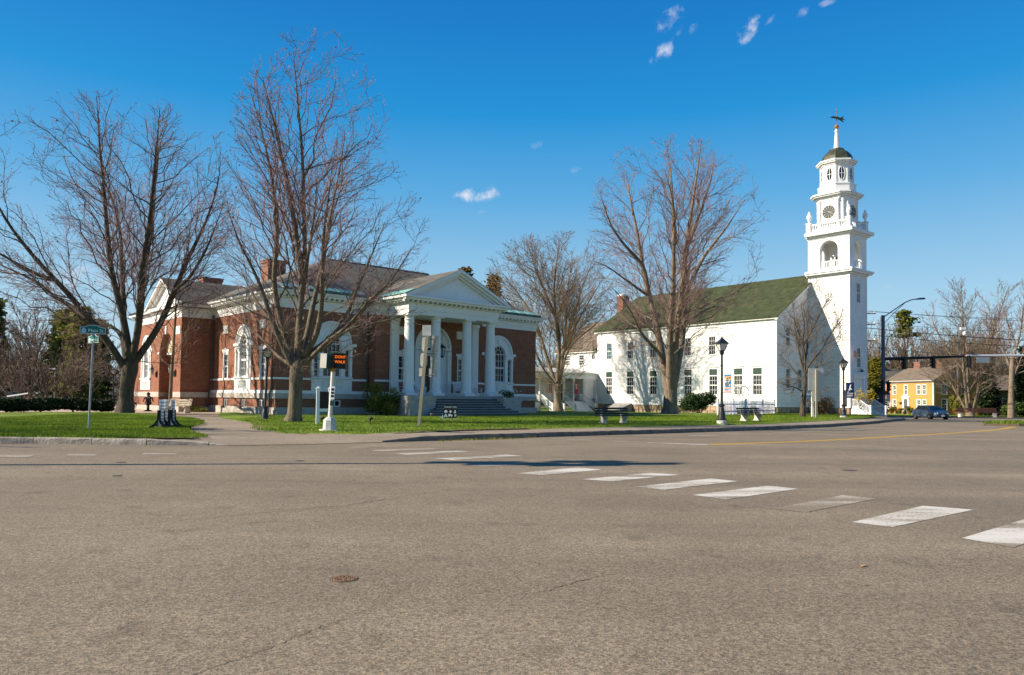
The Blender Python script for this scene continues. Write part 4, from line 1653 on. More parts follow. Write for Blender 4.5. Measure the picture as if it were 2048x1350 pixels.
# raking cornice
for sg in (-1, 1):
    a, b = Vector((PX + sg * 4.98, 0, 8.76)), Vector((PX, 0, 11.06))
    d = (b - a).normalized()
    nrm = Vector((-d.z * sg, 0, d.x * sg))
    if nrm.z < 0:
        nrm = -nrm
    for y0, y1, h0, h1 in ((-4.6, -4.25, -.20, 0), (-4.42, -4.1, -.36, -.21), (-4.18, -3.9, -.50, -.37)):
        pts = [a + nrm * h0, b + Vector((0, 0, h0 / nrm.z)), b + Vector((0, 0, h1 / nrm.z)), a + nrm * h1]
        por.extr([(p.x, y0, p.z) for p in pts], (0, y1 - y0, 0))
por.build('pediment_cornice', white, lib)
por = MB()
por.extr([(PX - 4.2, -3.98, 8.75), (PX + 4.2, -3.98, 8.75), (PX, -3.98, 10.72)], (0, .3, 0))
por.extr([(PX - 3.2, -4.01, 8.86), (PX + 3.2, -4.01, 8.86), (PX, -4.01, 10.36)], (0, .028, 0))
por.extr([(PX - 2.9, -4.025, 8.93), (PX + 2.9, -4.025, 8.93), (PX, -4.025, 10.28)], (0, .013, 0))
por.build('tympanum', white, lib)
mb = MB()
for i in range(22):
    x = PX - 4.55 + i * .433
    mb.box(x - .09, x + .09, -4.3, -4.1, 8.322, 8.428)
for sg in (-1, 1):
    for y in (-3.9, -3.47, -3.05, -2.6, -2.2, -1.75, -1.3):
        x = PX + sg * 4.5
        mb.box(x - .12, x + .12, y - .09, y + .09, 8.322, 8.428)
    for i in range(13):
        t = (i + .7) / 13.5
        x, z = PX + sg * 4.6 * (1 - t), 8.9 + (10.72 - 8.9) * t
        mb.box(x - .1, x + .1, -4.27, -4.0, z - .42 + .35, z - .30 + .35)
tag(mb.build('dentils', white, lib), kind='stuff')
mb = MB()
mb.box(PX - 4.24, PX + 4.24, -3.88, -1.06, 7.46, 7.497)
mb.build('porch_ceiling', white_old, lib)

# columns with plinth, base, swelling shaft and capital
colm = None
for x in (PX - 3.85, PX - 1.48, PX + 1.48, PX + 3.85):
    mb = MB()
    mb.box(-.52, .52, -.52, .52, 1.66, 1.80)
    mb.lathe(0, 0, [(.46, 1.80), (.51, 1.86), (.51, 1.92), (.45, 1.98), (.42, 2.0), (.42, 2.06), (.395, 2.12), (.392, 3.4), (.38, 4.6), (.355, 5.9), (.335, 7.0), (.335, 7.05), (.365, 7.08), (.365, 7.12), (.335, 7.15), (.335, 7.26), (.40, 7.36), (.42, 7.38)], 28)
    mb.box(-.46, .46, -.46, .46, 7.38, 7.455)
    if colm is None:
        colm = mb.build('column', white, lib, (x, -3.45, 0), smooth=True)
    else:
        inst(colm, lib, (x, -3.45, 0))
pil = None
for x in (8.69, 16.4):
    mb = MB()
    mb.box(-.33, .33, -.24, 0, 1.66, 7.2)
    mb.box(-.4, .4, -.31, 0, 1.66, 1.95)
    mb.box(-.36, .36, -.28, 0, 7.0, 7.08)
    mb.box(-.40, .40, -.31, 0, 7.202, 7.45)
    if pil is None:
        pil = mb.build('pilaster', white, lib, (x, -1.02, 0))
    else:
        inst(pil, lib, (x, -1.02, 0))

# porch floor, flanking blocks, steps
mb = MB()
mb.box(PX - 4.35, PX + 4.35, -4.25, -1.0, 1.3, 1.655)
mb.build('porch_floor', granite_step, lib)
mb = MB()
for x0, x1, t in ((7.3, 9.5, 1.62), (15.95, 17.85, 1.55)):
    mb.box(x0, x1, -5.25, -4.252, -.2, t - .33)
    mb.box(x0 - .04, x1 + .04, -5.3, -4.252, t - .328, t)
mb.box(7.3, 17.85, -4.248, -1.0, -.2, 1.298)
for x in (8.1, 8.85):
    pass
mb.build('porch_block', granite, lib)
for i in range(8):
    z = 1.655 - .176 * (i + 1)
    x0, x1 = ((9.52, 15.93) if i < 4 else (9.2, 16.3) if i == 4 else (8.75, 16.75) if i == 5 else (8.4, 17.2) if i == 6 else (8.1, 17.6))
    y = -4.25 - .31 * (i + 1)
    mb = MB()
    e = 0.012
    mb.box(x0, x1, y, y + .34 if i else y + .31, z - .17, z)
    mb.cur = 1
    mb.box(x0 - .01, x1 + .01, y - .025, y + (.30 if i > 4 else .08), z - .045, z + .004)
    mb.build('step', [shaded_slate_step, granite_step], lib)
for x in (14.9,):
    mb = MB()
    for y0, z0 in ((-4.4, 1.66), (-6.3, .5)):
        mb.tube([(x, y0, z0 - .2), (x, y0, z0 + .95)], .022, 6)
    mb.tube([(x, -4.2, 2.58), (x, -6.35, 1.4)], .024, 6)

# entrance arch: white surround, doors
f = fy(-1, 12.4)
mb = MB(f)
ring_plate(mb, 0, 5.38, .95, 1.74, -.38, -.2, k=22)
ring_plate(mb, 0, 5.38, 1.6, 1.745, -.2, .03, k=22)
ring_plate(mb, 0, 5.38, .95, 1.1, -.2, -.1, k=18)
for sg in (-1, 1):
    a, b = sorted((sg * .72, sg * 1.745))
    mb.box(a, b, -.38, -.2, 1.66, 5.2)
    a, b = sorted((sg * 1.42, sg * 1.745))
    mb.box(a, b, -.2, .03, 1.66, 5.16)
    a, b = sorted((sg * .72, sg * .98))
    mb.box(a, b, -.2, -.06, 1.66, 5.0)
    a, b = sorted((sg * .72, sg * 1.75))
    mb.box(a, b, -.38, .02, 5.2, 5.38)
    a, b = sorted((sg * 1.05, sg * 1.36))
    mb.box(a, b, -.2, -.17, 1.9, 3.2)
    mb.box(a, b, -.2, -.17, 3.4, 5.0)
mb.box(-.72, .72, -.4, -.1, 4.75, 4.95)
hd = arch_loop(0, .96, 5.38, 5.38, 14)[2:]
mb.extr([(s, -.36, z) for s, z in hd], (0, -.04, 0))
for i in range(1, 6):
    a = PI * i / 6
    mb.bar((.25 * math.cos(a), -.33, 5.38 + .25 * math.sin(a)), (.94 * math.cos(a), -.33, 5.38 + .94 * math.sin(a)), .05)
mb.taper(0, -.02, 6.35, 7.0, .16, .3, .2, .2)
mb.box(-.72, .72, -.40, -.34, 4.95, 5.2)
ent = mb.build('entrance_surround', white, lib)
for sg in (-1, 1):
    mb = MB(f)
    a, b = sorted((sg * .01, sg * .715))
    mb.box(a, b, -.36, -.30, 1.67, 4.74)
    for z0, z1 in ((1.9, 2.7), (2.9, 4.5)):
        mb.box(a + .12, b - .12, -.30, -.285, z0, z1)
    mb.build('door', mk('dark_door', (.012, .012, .012), .35, .3, 5, spec=.5), ent)

# windows
palladian(fy(0, 4.2), 1.6)
palladian(fy(0, 20.1), 1.6)
palladian(fx(0, 5.42), 1.42)
palladian(fx(-2.15, 20.6), 1.3)
small_window(fy(-1, 9.55), .5, 2.78, 4.72)
small_window(fy(-1, 15.25), .5, 2.78, 4.72)
small_window(fx(0, 2.12), .5, 2.8, 4.7)
small_window(fx(0, 8.66), .5, 2.8, 4.7)
for y, h in BW:
    base_window(fx(0, y), h, .58, 1.26)
base_window(fy(0, 4.5), .47, .75, 1.27, -.12)
# plaques
mb = MB()
for f_, c in ((fy(-1), 9.4), (fy(-1), 15.15), (fx(0), 2.17), (fx(0), 8.78), (fx(-2.35), 12.2), (fx(-2.35), 17.7)):
    m2 = MB(f_)
    m2.box(c - .5, c + .5, -.02, .045, 6.2, 6.82)
    m2.box(c - .4, c + .4, .045, .055, 6.28, 6.74)
    m2.build('marble_plaque', mk('marble', (.70, .68, .62), .6, .15, 3), lib)
# arch head and keystone of the pavilion
m2 = MB(fx(-2.35))
hd = arch_loop(14.95, 1.54, 4.9, 4.9, 18)[2:]
m2.extr([(s, -.5, z) for s, z in hd], (0, -.1, 0))
m2.build('arch_panel', mk('tan_stucco', (.50, .40, .27), .9, .12, 2), lib)
m2 = MB(fx(-2.35))
m2.taper(14.95, .02, 6.35, 7.0, .22, .36, .14, .14)
for a, b in ((12.95, 13.36), (16.54, 16.95)):
    m2.box(a, b, -.05, .05, 4.76, 4.95)
m2.box(13.4, 16.5, -.7, -.5, 4.72, 4.89)
m2.build('keystone', white, lib)
# pavilion roof and gable
rf = MB()
gy_, gh = 14.9, 4.05
rf.add([(-2.95, gy_ - gh, 8.55), (-2.95, gy_, 10.85), (-2.95, gy_ + gh, 8.55), (6.4, gy_ - gh, 8.55), (6.4, gy_, 10.85), (6.4, gy_ + gh, 8.55)], [(0, 1, 4, 3), (1, 2, 5, 4)])
rf.add([(-2.75, 18.2, 8.56), (-2.75, 24.6, 8.56), (4, 24.6, 8.56), (4, 18.2, 8.56), (1.5, 20.5, 10.6), (1.5, 22.5, 10.6)], [(0, 1, 5, 4), (1, 2, 5), (2, 3, 4, 5), (3, 0, 4)])
rf.build('pavilion_roof', slate, lib)
gb = MB()
gb.extr([(-2.42, gy_ - gh + .4, 8.56), (-2.42, gy_ + gh - .4, 8.56), (-2.42, gy_, 10.62)], (.2, 0, 0))
for sg in (-1, 1):
    gb.bar((-2.75, gy_ + sg * gh, 8.46), (-2.75, gy_ - sg * .05, 10.76), .36, .16)
    gb.bar((-2.55, gy_ + sg * (gh - .25), 8.42), (-2.55, gy_ - sg * .02, 10.58), .22, .14)
gb.build('pavilion_gable', white, lib)
# chimneys
for x0, x1, y0, y1, z0, z1 in ((4.05, 5.6, 10.6, 11.9, 9.5, 12.75), (1.05, 2.65, 16.6, 17.7, 9.0, 11.55)):
    c = MB()
    c.box(x0, x1, y0, y1, z0, z1 - .28)
    c.box(x0 - .06, x1 + .06, y0 - .06, y1 + .06, z1 - .28, z1 - .08)
    c.box(x0 - .1, x1 + .1, y0 - .1, y1 + .1, z1 - .08, z1)
    c.build('chimney', brick_ch, lib)
# downspouts with their brackets and kick-outs
for pts in ([(-.12, 11.05, 7.5), (-.12, 11.05, 2.1), (-.3, 11.1, 1.75), (-.32, 11.15, 1.2), (-.42, 11.2, .3)], [(-.1, .42, 7.5), (-.1, .42, 1.95), (-.24, .42, 1.6), (-.24, .42, .3)], [(7.05, -.1, 7.5), (7.05, -.1, 1.95), (7.05, -.24, 1.6), (7.05, -.24, .8)]):
    d = MB()
    d.tube(pts, .055, 8)
    d.box(pts[0][0] - .09, pts[0][0] + .09, pts[0][1] - .09, pts[0][1] + .09, 7.5, 7.75)
    d.build('downspout', mk('downspout_dark', (.055, .05, .05), .5, .3, 5, spec=.5), lib)


# lanterns fixed to the wall and hung in the portico
def wall_lantern(loc, rz, label):
    t = thing('wall_lantern', label, 'lantern', loc, rz, 'lanterns by the side arch')
    m = MB()
    m.box(-.05, .0, -.14, .14, -.35, .1)
    m.bar((0, 0, -.1), (-.3, 0, -.1), .04)
    m.build('bracket', iron, t)
    m = MB()
    m.taper(-.34, 0, -.05, .32, .14, .24)
    m.build('lamp_glass', lantern_glass_dark, t)
    m = MB()
    m.taper(-.34, 0, .32, .52, .30, .04)
    for sx in (-1, 1):
        for sy in (-1, 1):
            m.bar((-.34 + sx * .07, sy * .07, -.05), (-.34 + sx * .12, sy * .12, .32), .02)
    m.lathe(-.34, 0, [(.03, .5), (.03, .62)], 6)
    m.build('cage', iron, t)
    return t


lantern_glass_dark = mk('lantern_glass_grey', (.35, .35, .33), .2, .2, 6)


def lib_w(x, y, z=0):
    c, s = math.cos(LIB_R), math.sin(LIB_R)
    return (LIB_O[0] + x * c - y * s, LIB_O[1] + x * s + y * c, z)


wall_lantern(lib_w(-2.36, 17.2, 3.25), LIB_R, 'black lantern on brick pier left of the side arch')
wall_lantern(lib_w(-2.36, 12.75, 3.25), LIB_R, 'black lantern on brick pier right of the side arch')
t = thing('hanging_lantern', 'black glazed lantern hanging on a chain inside the library portico', 'lantern', lib_w(12.0, -2.6, 4.55), LIB_R)
m = MB()
m.tube([(0, 0, 1.0), (0, 0, 2.9)], .016, 6)
m.build('chain', iron, t)
m = MB()
m.lathe(0, 0, [(.17, .12), (.27, .72)], 6)
m.build('lamp_glass', mk('lantern_pale_glass', (.30, .36, .35), .15, .3, 5, spec=.5), t)
m = MB()
for i in range(6):
    a = i * PI / 3
    m.bar((.175 * math.cos(a), .175 * math.sin(a), .1), (.28 * math.cos(a), .28 * math.sin(a), .74), .03)
m.lathe(0, 0, [(.05, -.02), (.19, .06), (.19, .12)], 6)
m.lathe(0, 0, [(.33, .72), (.30, .8), (.12, .93), (.05, 1.0)], 6)
m.build('cage', iron, t)

# rocking chairs on the porch
chair0 = None
for i, (x, y, rz, lab) in enumerate(((8.55, -1.9, .2, 'white slatted porch chair left of the first column'), (10.4, -2.1, -.25, 'white slatted porch chair partly behind the wooden sign post'),
                                     (14.0, -2.1, -.5, 'white slatted porch chair turned sideways beside the third column'), (15.7, -2.2, .25, 'white slatted porch chair between third and fourth columns'))):
    if chair0 is None:
        t = thing('porch_chair', lab, 'chair', lib_w(x, y, 1.66), LIB_R + rz, 'white chairs on the portico')
        for j in range(6):
            xx = -.25 + j * .1
            m = MB()
            h = 1.02 + .07 * math.sin(PI * j / 5)
            m.extr([(xx - .042, .18, .36), (xx + .042, .18, .36), (xx * 1.25 + .045, .48, h), (xx * 1.25 - .045, .48, h)], (0, .025, .01))
            m.build('back_slat', white, t)
        for j in range(5):
            m = MB()
            m.box(-.28, .28, -.36 + j * .11, -.265 + j * .11, .40 - j * .012, .425 - j * .012)
            m.build('seat_slat', white, t)
        for sg in (-1, 1):
            m = MB()
            m.bar((sg * .31, -.34, .02), (sg * .31, -.34, .60), .05, .09)
            m.bar((sg * .31, .26, .02), (sg * .31, .26, .60), .05, .09)
            m.build('leg', white, t)
            m = MB()
            m.box(sg * .33 - .07, sg * .33 + .07, -.44, .32, .602, .63)
            m.build('armrest', white, t)
        chair0 = t
    else:
        dup(chair0, lib_w(x, y, 1.66), LIB_R + rz, lab)


# ------------------------------------------------------------------ white church
CH_O = (30.28, 84.8)
CH_R = PI / 2 - .8885
chu = thing('white_church', 'white clapboard church with green roof and tall clock steeple', 'church', (*CH_O, 0), CH_R)


def ch_w(x, y, z=0):
    c, s = math.cos(CH_R), math.sin(CH_R)
    return (CH_O[0] + x * c - y * s, CH_O[1] + x * s + y * c, z)


UC, VC = 9.0, -2.55          # tower centre
TX0, TX1, TY0 = 6.92, 11.08, -5.1
LOWW = [26.15, 22.2, 18.1, 14.9, 12.43, 8.6, 5.06, 2.46]
UPW = [26.17, 22.2, 18.16, 14.9, 12.46, 8.8]
mb = MB(fx(0))
lo = [[(y - .58, 2.27), (y + .58, 2.27), (y + .58, 5.4), (y - .58, 5.4)] for y in LOWW]
hi = [[(y - .48, 7.22), (y + .48, 7.22), (y + .48, 9.45), (y - .48, 9.45)] for y in UPW]
wall_holes(mb, [(0, .86), (28.5, .86), (28.5, 11.1), (0, 11.1)], lo + hi, .1)
mb.map = fy(0)
gw = [(1.97, 2.87), (4.53, 5.43)]
holes = []
for a, b in gw:
    holes += [[(a, 3.05), (b, 3.05), (b, 5.33), (a, 5.33)], [(a, 8.0), (b, 8.0), (b, 10.12), (a, 10.12)]]
wall_holes(mb, [(0, .86), (18, .86), (18, 11.1), (9, 16.8), (0, 11.1)], holes, .1)
mb.map = None
mb.add([(18, 0, .86), (18, 28.5, .86), (18, 28.5, 11.1), (18, 0, 11.1)], [(0, 1, 2, 3)])
mb.add([(0, 28.5, .86), (18, 28.5, .86), (18, 28.5, 11.1), (9, 28.5, 16.8), (0, 28.5, 11.1)], [(0, 1, 2, 3, 4)])
mb.build('wall', clap, chu)
# fieldstone foundation, stone by stone along the visible sides
fm = MB()
fm.box(.08, 17.9, .08, 28.4, -.6, .858)
fm.box(TX0 + .06, TX1 - .06, TY0 + .06, .0, -.6, .858)
fm.build('foundation', stone_f, chu)
srng = random.Random(12)


def stone_course(x0, y0, x1, y1, nrm):
    L = math.hypot(x1 - x0, y1 - y0)
    tx, ty = (x1 - x0) / L, (y1 - y0) / L
    for z0, z1 in ((-.45, .22), (.24, .85)):
        s = 0
        while s < L - .1:
            e = min(L, s + srng.uniform(.6, 1.5))
            p = srng.uniform(.0, .08)
            a0 = (x0 + tx * (s + .015), y0 + ty * (s + .015))
            a1 = (x0 + tx * (e - .015), y0 + ty * (e - .015))
            m = MB()
            jj = lambda: srng.uniform(-.03, .03)
            o = (nrm[0] * (.06 + p), nrm[1] * (.06 + p))
            v = [(a0[0], a0[1], z0), (a1[0], a1[1], z0), (a1[0], a1[1], z1), (a0[0], a0[1], z1)]
            w = [(q[0] + o[0] + tx * d, q[1] + o[1] + ty * d, q[2] + jj() * .5 + dz) for q, d, dz in zip(v, (.05, -.05, -.05, .05), (.03, .03, -.03, -.03))]
            m.add(v + w, [(4, 5, 6, 7), (0, 1, 5, 4), (1, 2, 6, 5), (2, 3, 7, 6), (3, 0, 4, 7)])
            m.build('foundation_stone', stone_f, chu)
            s = e


stone_course(.06, 24.5, .06, .06, (-1, 0))
stone_course(.06, .06, TX0, .06, (0, -1))
stone_course(TX0 + .04, 0, TX0 + .04, TY0 + .04, (-1, 0))
# trim: corner boards, water table, eaves
mb = MB()
mb.box(-.035, .18, -.035, .18, .87, 10.9)
mb.box(-.03, .0, 28.3, 28.53, .87, 10.9)
mb.box(-.05, .0, .18, 28.5, .865, .98)
mb.box(.18, TX0, -.05, 0, .865, .98)
mb.box(-.06, 0, .18, 28.5, 10.6, 10.9)
mb.box(-.10, 0, -.1, 28.5, 10.902, 11.0)
mb.box(-.38, .0, -.42, 28.7, 11.0, 11.22)
mb.build('trim_board', white, chu)
for sg in (-1, 1):
    mb = MB()
    a, b = Vector((9 + sg * 9.4, 0, 11.12)), Vector((9, 0, 17.02))
    for y0, y1, h in ((-.32, -.02, .26), (28.5, 28.75, .26)):
        pts = [a, b, b - Vector((0, 0, h)), a - Vector((0, 0, h))]
        MB().extr([(p.x, y0, p.z) for p in pts], (0, y1 - y0, 0)).build('rake_board', white, chu)
mb = MB()
for sg in (-1, 1):
    pts = [(9 + sg * 9.5, -.42, 11.14), (9, -.42, 17.1), (9, 28.85, 17.1), (9 + sg * 9.5, 28.85, 11.14)]
    mb.extr(pts, (0, 0, .09))
rt_ = mb.build('roof', green_roof, chu)
mb = MB()
mb.box(6.3, 7.7, 29.4, 30.6, 12.0, 16.9)
mb.box(6.24, 7.76, 29.34, 30.66, 16.9, 17.2)
mb.build('chimney', brick_ch, chu)
mb = MB()
mb.box(6.4, 7.6, 29.5, 30.5, 17.2, 17.5)
mb.build('chimney_cap', white_old, chu)


def church_window(f, half, z0, z1, green=0.0, hood=True, gl=None, nz=4, parent=None, blank=False):
    mb = MB(f)
    fr = .11
    zt = z1 - green
    mb.box(-half - fr, -half, -.1, .035, z0 - .03, z1 + fr)
    mb.box(half, half + fr, -.1, .035, z0 - .03, z1 + fr)
    mb.box(-half, half, -.1, .035, z1, z1 + fr)
    if hood:
        mb.box(-half - .22, half + .22, -.02, .12, z1 + fr + .12, z1 + fr + .2)
    if green:
        mb.box(-half, half, -.1, .03, zt - .05, zt + .05)
    w = mb.build('window', white, parent or chu)
    mb = MB(f)
    mb.box(-half - fr - .05, half + fr + .05, -.1, .09, z0 - .13, z0 - .04)
    mb.build('sill', white, w)
    if green:
        mb = MB(f)
        mb.box(-half, half, -.1, -.03, zt + .05, z1)
        mb.build('transom_panel', glass_g, w)
        zt -= .05
    zm = (z0 + zt) / 2
    mb = MB(f)
    mb.box(-half, half, -.1, -.085, z0, zt)
    mb.build('pane', gl or glass, w)
    mb = MB(f)
    sash_bars(mb, -half, half, z0 - .02, zm, 3, 2, -.084, -.045, w=.03, fr=.055)
    sash_bars(mb, -half, half, zm + .005, zt, 3, 2, -.07, -.03, w=.03, fr=.055)
    mb.build('sash', white, w)
    return w


for i, y in enumerate(LOWW):
    church_window(fx(0, y), .58, 2.27, 5.4, .8, True, glass_c if i in (6, 7, 0) else glass)
for i, y in enumerate(UPW):
    church_window(fx(0, y), .48, 7.22, 9.45, 0, False, glass_b if i == 0 else glass)
mb = MB(fx(0))
for y in (5.07, 2.37):
    mb.box(y - .7, y + .7, -.02, .04, 7.03, 9.64)
    mb.box(y - .78, y + .78, -.02, .07, 6.93, 7.02)
mb.build('blind_panel', white_old, chu)
for a, b in gw:
    c = (a + b) / 2
    church_window(fy(0, c), .45, 3.05, 5.33, 0, False, glass_c)
    church_window(fy(0, c), .45, 8.0, 10.12, 0, False, glass_c)
    mb = MB(fy(0, c))
    mb.box(-.55, .55, -.02, .03, 1.6, 2.75)
    mb.build('blind_panel', white_old, chu)

# ---- tower
mb = MB(fx(TX0))
wall_holes(mb, [(TY0, .86), (0, .86), (0, 16.6), (TY0, 16.6)], [[(-4.75, 1.0), (-4.35, 1.0), (-4.35, 2.9), (-4.75, 2.9)]], .12)
mb.map = fy(TY0)
wall_holes(mb, [(TX0, .86), (TX1, .86), (TX1, 16.6), (TX0, 16.6)], [[(8.55, 13.2), (9.45, 13.2), (9.45, 15.45), (8.55, 15.45)], [(8.55, 5.6), (9.45, 5.6), (9.45, 7.85), (8.55, 7.85)], [(8.0, .95), (10.0, .95), (10.0, 4.2), (8.0, 4.2)]], .12)
mb.map = None
mb.add([(TX1, TY0, .86), (TX1, 0, .86), (TX1, 0, 16.6), (TX1, TY0, 16.6)], [(0, 1, 2, 3)])
mb.add([(TX0, .0, 14), (TX1, 0, 14), (TX1, 0, 16.6), (TX0, .0, 16.6)], [(0, 1, 2, 3)])
mb.build('tower_wall', clap, chu)
mb = MB()
for x, y in ((TX0, TY0), (TX1, TY0)):
    mb.box(x - .03, x + .03, y - .03, y + .2, .87, 16.5)
    mb.box(x - .14 if x > 9 else x + .03, x + .03 if x > 9 else x + .2, y - .03, y + .0, .87, 16.5)
mb.build('corner_board', white, chu)
church_window(fy(TY0, 9.0), .45, 13.2, 15.45, 0, False, glass_b)
church_window(fy(TY0, 9.0), .45, 5.6, 7.85, 0, False, glass)
mb = MB(fx(TX0, -4.55))
mb.box(-.195, .195, -.12, -.06, 1.0, 2.9)
mb.build('side_door', glass_c, chu)
mb = MB(fy(TY0, 9.0))
mb.box(-1.3, -1.0, -.02, .1, .95, 4.3)
mb.box(1.0, 1.3, -.02, .1, .95, 4.3)
mb.box(-1.4, 1.4, -.02, .16, 4.3, 4.62)
mb.box(-1.6, 1.6, -.02, .26, 4.63, 4.78)
mb.build('door_surround', white, chu)
for sg in (-1, 1):
    mb = MB(fy(TY0, 9.0))
    a, b = sorted((sg * .01, sg * .99))
    mb.box(a, b, -.12, -.07, .95, 4.19)
    for z0, z1 in ((1.2, 1.9), (2.1, 2.9), (3.05, 4.0)):
        for q in (0, 1):
            w = (b - a) / 2
            mb.box(a + q * w + .08, a + (q + 1) * w - .08, -.07, -.055, z0, z1)
    mb.build('door', white_old, chu)


def octo(a, c):
    """square of half width a with corners cut by c, about the tower centre"""
    return [(UC - a + c, VC - a), (UC + a - c, VC - a), (UC + a, VC - a + c), (UC + a, VC + a - c), (UC + a - c, VC + a), (UC - a + c, VC + a), (UC - a, VC + a - c), (UC - a, VC - a + c)]


def slab(mb, x0, x1, y0, y1, e, z0, z1):
    mb.box(x0 - e, x1 + e, y0 - e, y1 + min(e, .12), z0, z1)


mb = MB()
slab(mb, TX0, TX1, TY0, 0, .16, 16.45, 16.62)
slab(mb, TX0, TX1, TY0, 0, .50, 16.63, 16.82)
slab(mb, TX0, TX1, TY0, 0, .62, 16.822, 17.02)
slab(mb, TX0, TX1, TY0, 0, .35, 17.022, 17.12)
mb.build('tower_cornice', white, chu)
# belfry: four walls with arched openings
mb = MB(fx(TX0))
zA, zB = 17.1, 21.15
wall_holes(mb, [(TY0, zA), (0, zA), (0, zB), (TY0, zB)], [arch_loop(-2.62, 1.1, 17.3, 19.5, 16)], .45)
mb.map = lambda s, n, z: (TX1 + n, s, z)
wall_holes(mb, [(TY0, zA), (0, zA), (0, zB), (TY0, zB)], [arch_loop(-2.62, 1.1, 17.3, 19.5, 16)], .45)
mb.map = fy(TY0)
wall_holes(mb, [(TX0, zA), (TX1, zA), (TX1, zB), (TX0, zB)], [arch_loop(9.0, .92, 17.3, 19.55, 16)], .45)
mb.map = lambda s, n, z: (s, n, z)
wall_holes(mb, [(TX0, zA), (TX1, zA), (TX1, zB), (TX0, zB)], [arch_loop(9.0, .92, 17.3, 19.55, 16)], .45)
mb.map = None
# inner faces
for x in (TX0 + .45, TX1 - .45):
    m = MB(lambda s, n, z, x=x: (x, s, z))
    wall_holes(m, [(TY0 + .45, zA), (-.45, zA), (-.45, zB), (TY0 + .45, zB)], [arch_loop(-2.62, 1.1, 17.3, 19.5, 16)], 0.001)
    mb.v, mb.f, mb.mi = mb.v + m.v, mb.f + [tuple(i + len(mb.v) for i in q) for q in m.f], mb.mi + m.mi
for y in (TY0 + .45, -.45):
    m = MB(lambda s, n, z, y=y: (s, y, z))
    wall_holes(m, [(TX0 + .45, zA), (TX1 - .45, zA), (TX1 - .45, zB), (TX0 + .45, zB)], [arch_loop(9.0, .92, 17.3, 19.55, 16)], 0.001)
    mb.v, mb.f, mb.mi = mb.v + m.v, mb.f + [tuple(i + len(mb.v) for i in q) for q in m.f], mb.mi + m.mi
mb.build('belfry', white, chu)
mb = MB()
for f_, c, hw in ((fx(TX0), -2.62, 1.1), (fy(TY0), 9.0, .92)):
    mb.map = f_
    mb.box(c - hw - .9 if f_ is not None else 0, c - hw - .02, -.02, .05, 19.36, 19.5)
    mb.box(c + hw + .02, c + hw + .9, -.02, .05, 19.36, 19.5)
    ring_plate(mb, c, 19.52, hw + .01, hw + .14, -.02, .04, k=16)
    mb.taper(c, .0, 19.5 + hw + .05, 20.95, .16, .28, .12, .12)
mb.build('belfry_moulding', white, chu)
rail = mk('rail_white', (.78, .77, .74), .6, .08, 3)
for f_, c, hw in ((fx(TX0), -2.62, 1.1), (fy(TY0), 9.0, .92)):
    mb = MB(f_)
    mb.box(c - hw + .01, c + hw - .01, -.24, -.16, 18.12, 18.22)
    mb.box(c - hw + .01, c + hw - .01, -.23, -.17, 17.42, 17.48)
    r_ = mb.build('belfry_rail', rail, chu)
    n = 11
    for i in range(n):
        x = c - hw + 2 * hw * (i + .5) / n
        m = MB(f_)
        m.box(x - .03, x + .03, -.225, -.175, 17.482, 18.118)
        m.build('baluster', rail, r_)
# bell in its frame
mb = MB()
mb.lathe(UC, VC, [(.62, 17.75), (.60, 17.85), (.46, 18.1), (.40, 18.5), (.34, 18.75), (.12, 18.9)], 20)
bell = mb.build('bell', mk('bell_bronze', (.17, .12, .06), .45, .3, 5, metal=.7), chu, smooth=True)
mb = MB()
mb.bar((UC - .95, VC, 17.15), (UC - .35, VC, 19.1), .16)
mb.bar((UC + .95, VC, 17.15), (UC + .35, VC, 19.1), .16)
mb.bar((UC - .9, VC, 18.98), (UC + .9, VC, 18.98), .14)
mb.build('bell_frame', white_old, bell)
mb = MB()
slab(mb, TX0, TX1, TY0, 0, .08, 20.95, 21.15)
slab(mb, TX0, TX1, TY0, 0, .30, 21.152, 21.35)
slab(mb, TX0, TX1, TY0, 0, .62, 21.352, 21.6)
slab(mb, TX0, TX1, TY0, 0, .66, 21.602, 21.72)
mb.build('tower_cornice', white, chu)
# balustrade with corner posts and urns
BX0, BX1, BY0, BY1 = TX0 + .1, TX1 - .1, TY0 + .1, -.1
urn = post = bal = None
for i, (x, y) in enumerate(((BX0, BY0), (BX1, BY0), (BX1, BY1), (BX0, BY1))):
    if post is None:
        m = MB()
        m.box(-.26, .26, -.26, .26, 21.722, 22.95)
        m.box(-.32, .32, -.32, .32, 22.95, 23.05)
        m.box(-.30, .30, -.30, .30, 21.724, 21.9)
        post = m.build('balustrade_post', white, chu, (x, y, 0))
        m = MB()
        m.lathe(0, 0, [(.20, 23.05), (.20, 23.12), (.09, 23.2), (.11, 23.3), (.28, 23.65), (.30, 23.85), (.22, 24.1), (.12, 24.2), (.16, 24.28), (.05, 24.5)], 14)
        urn = m.build('urn', white, chu, (x, y, 0), smooth=True)
    else:
        inst(post, chu, (x, y, 0))
        if i != 0:
            inst(urn, chu, (x, y, 0))
mb = MB()
for a, b in (((BX0, BY0), (BX1, BY0)), ((BX1, BY0), (BX1, BY1)), ((BX1, BY1), (BX0, BY1)), ((BX0, BY1), (BX0, BY0))):
    d = Vector((b[0] - a[0], b[1] - a[1])).normalized() * .27
    p, q = (a[0] + d.x, a[1] + d.y), (b[0] - d.x, b[1] - d.y)
    mb.bar((*p, 22.78), (*q, 22.78), .2, .14)
    mb.bar((*p, 21.95), (*q, 21.95), .16, .14)
rl_ = mb.build('balustrade_rail', white, chu)
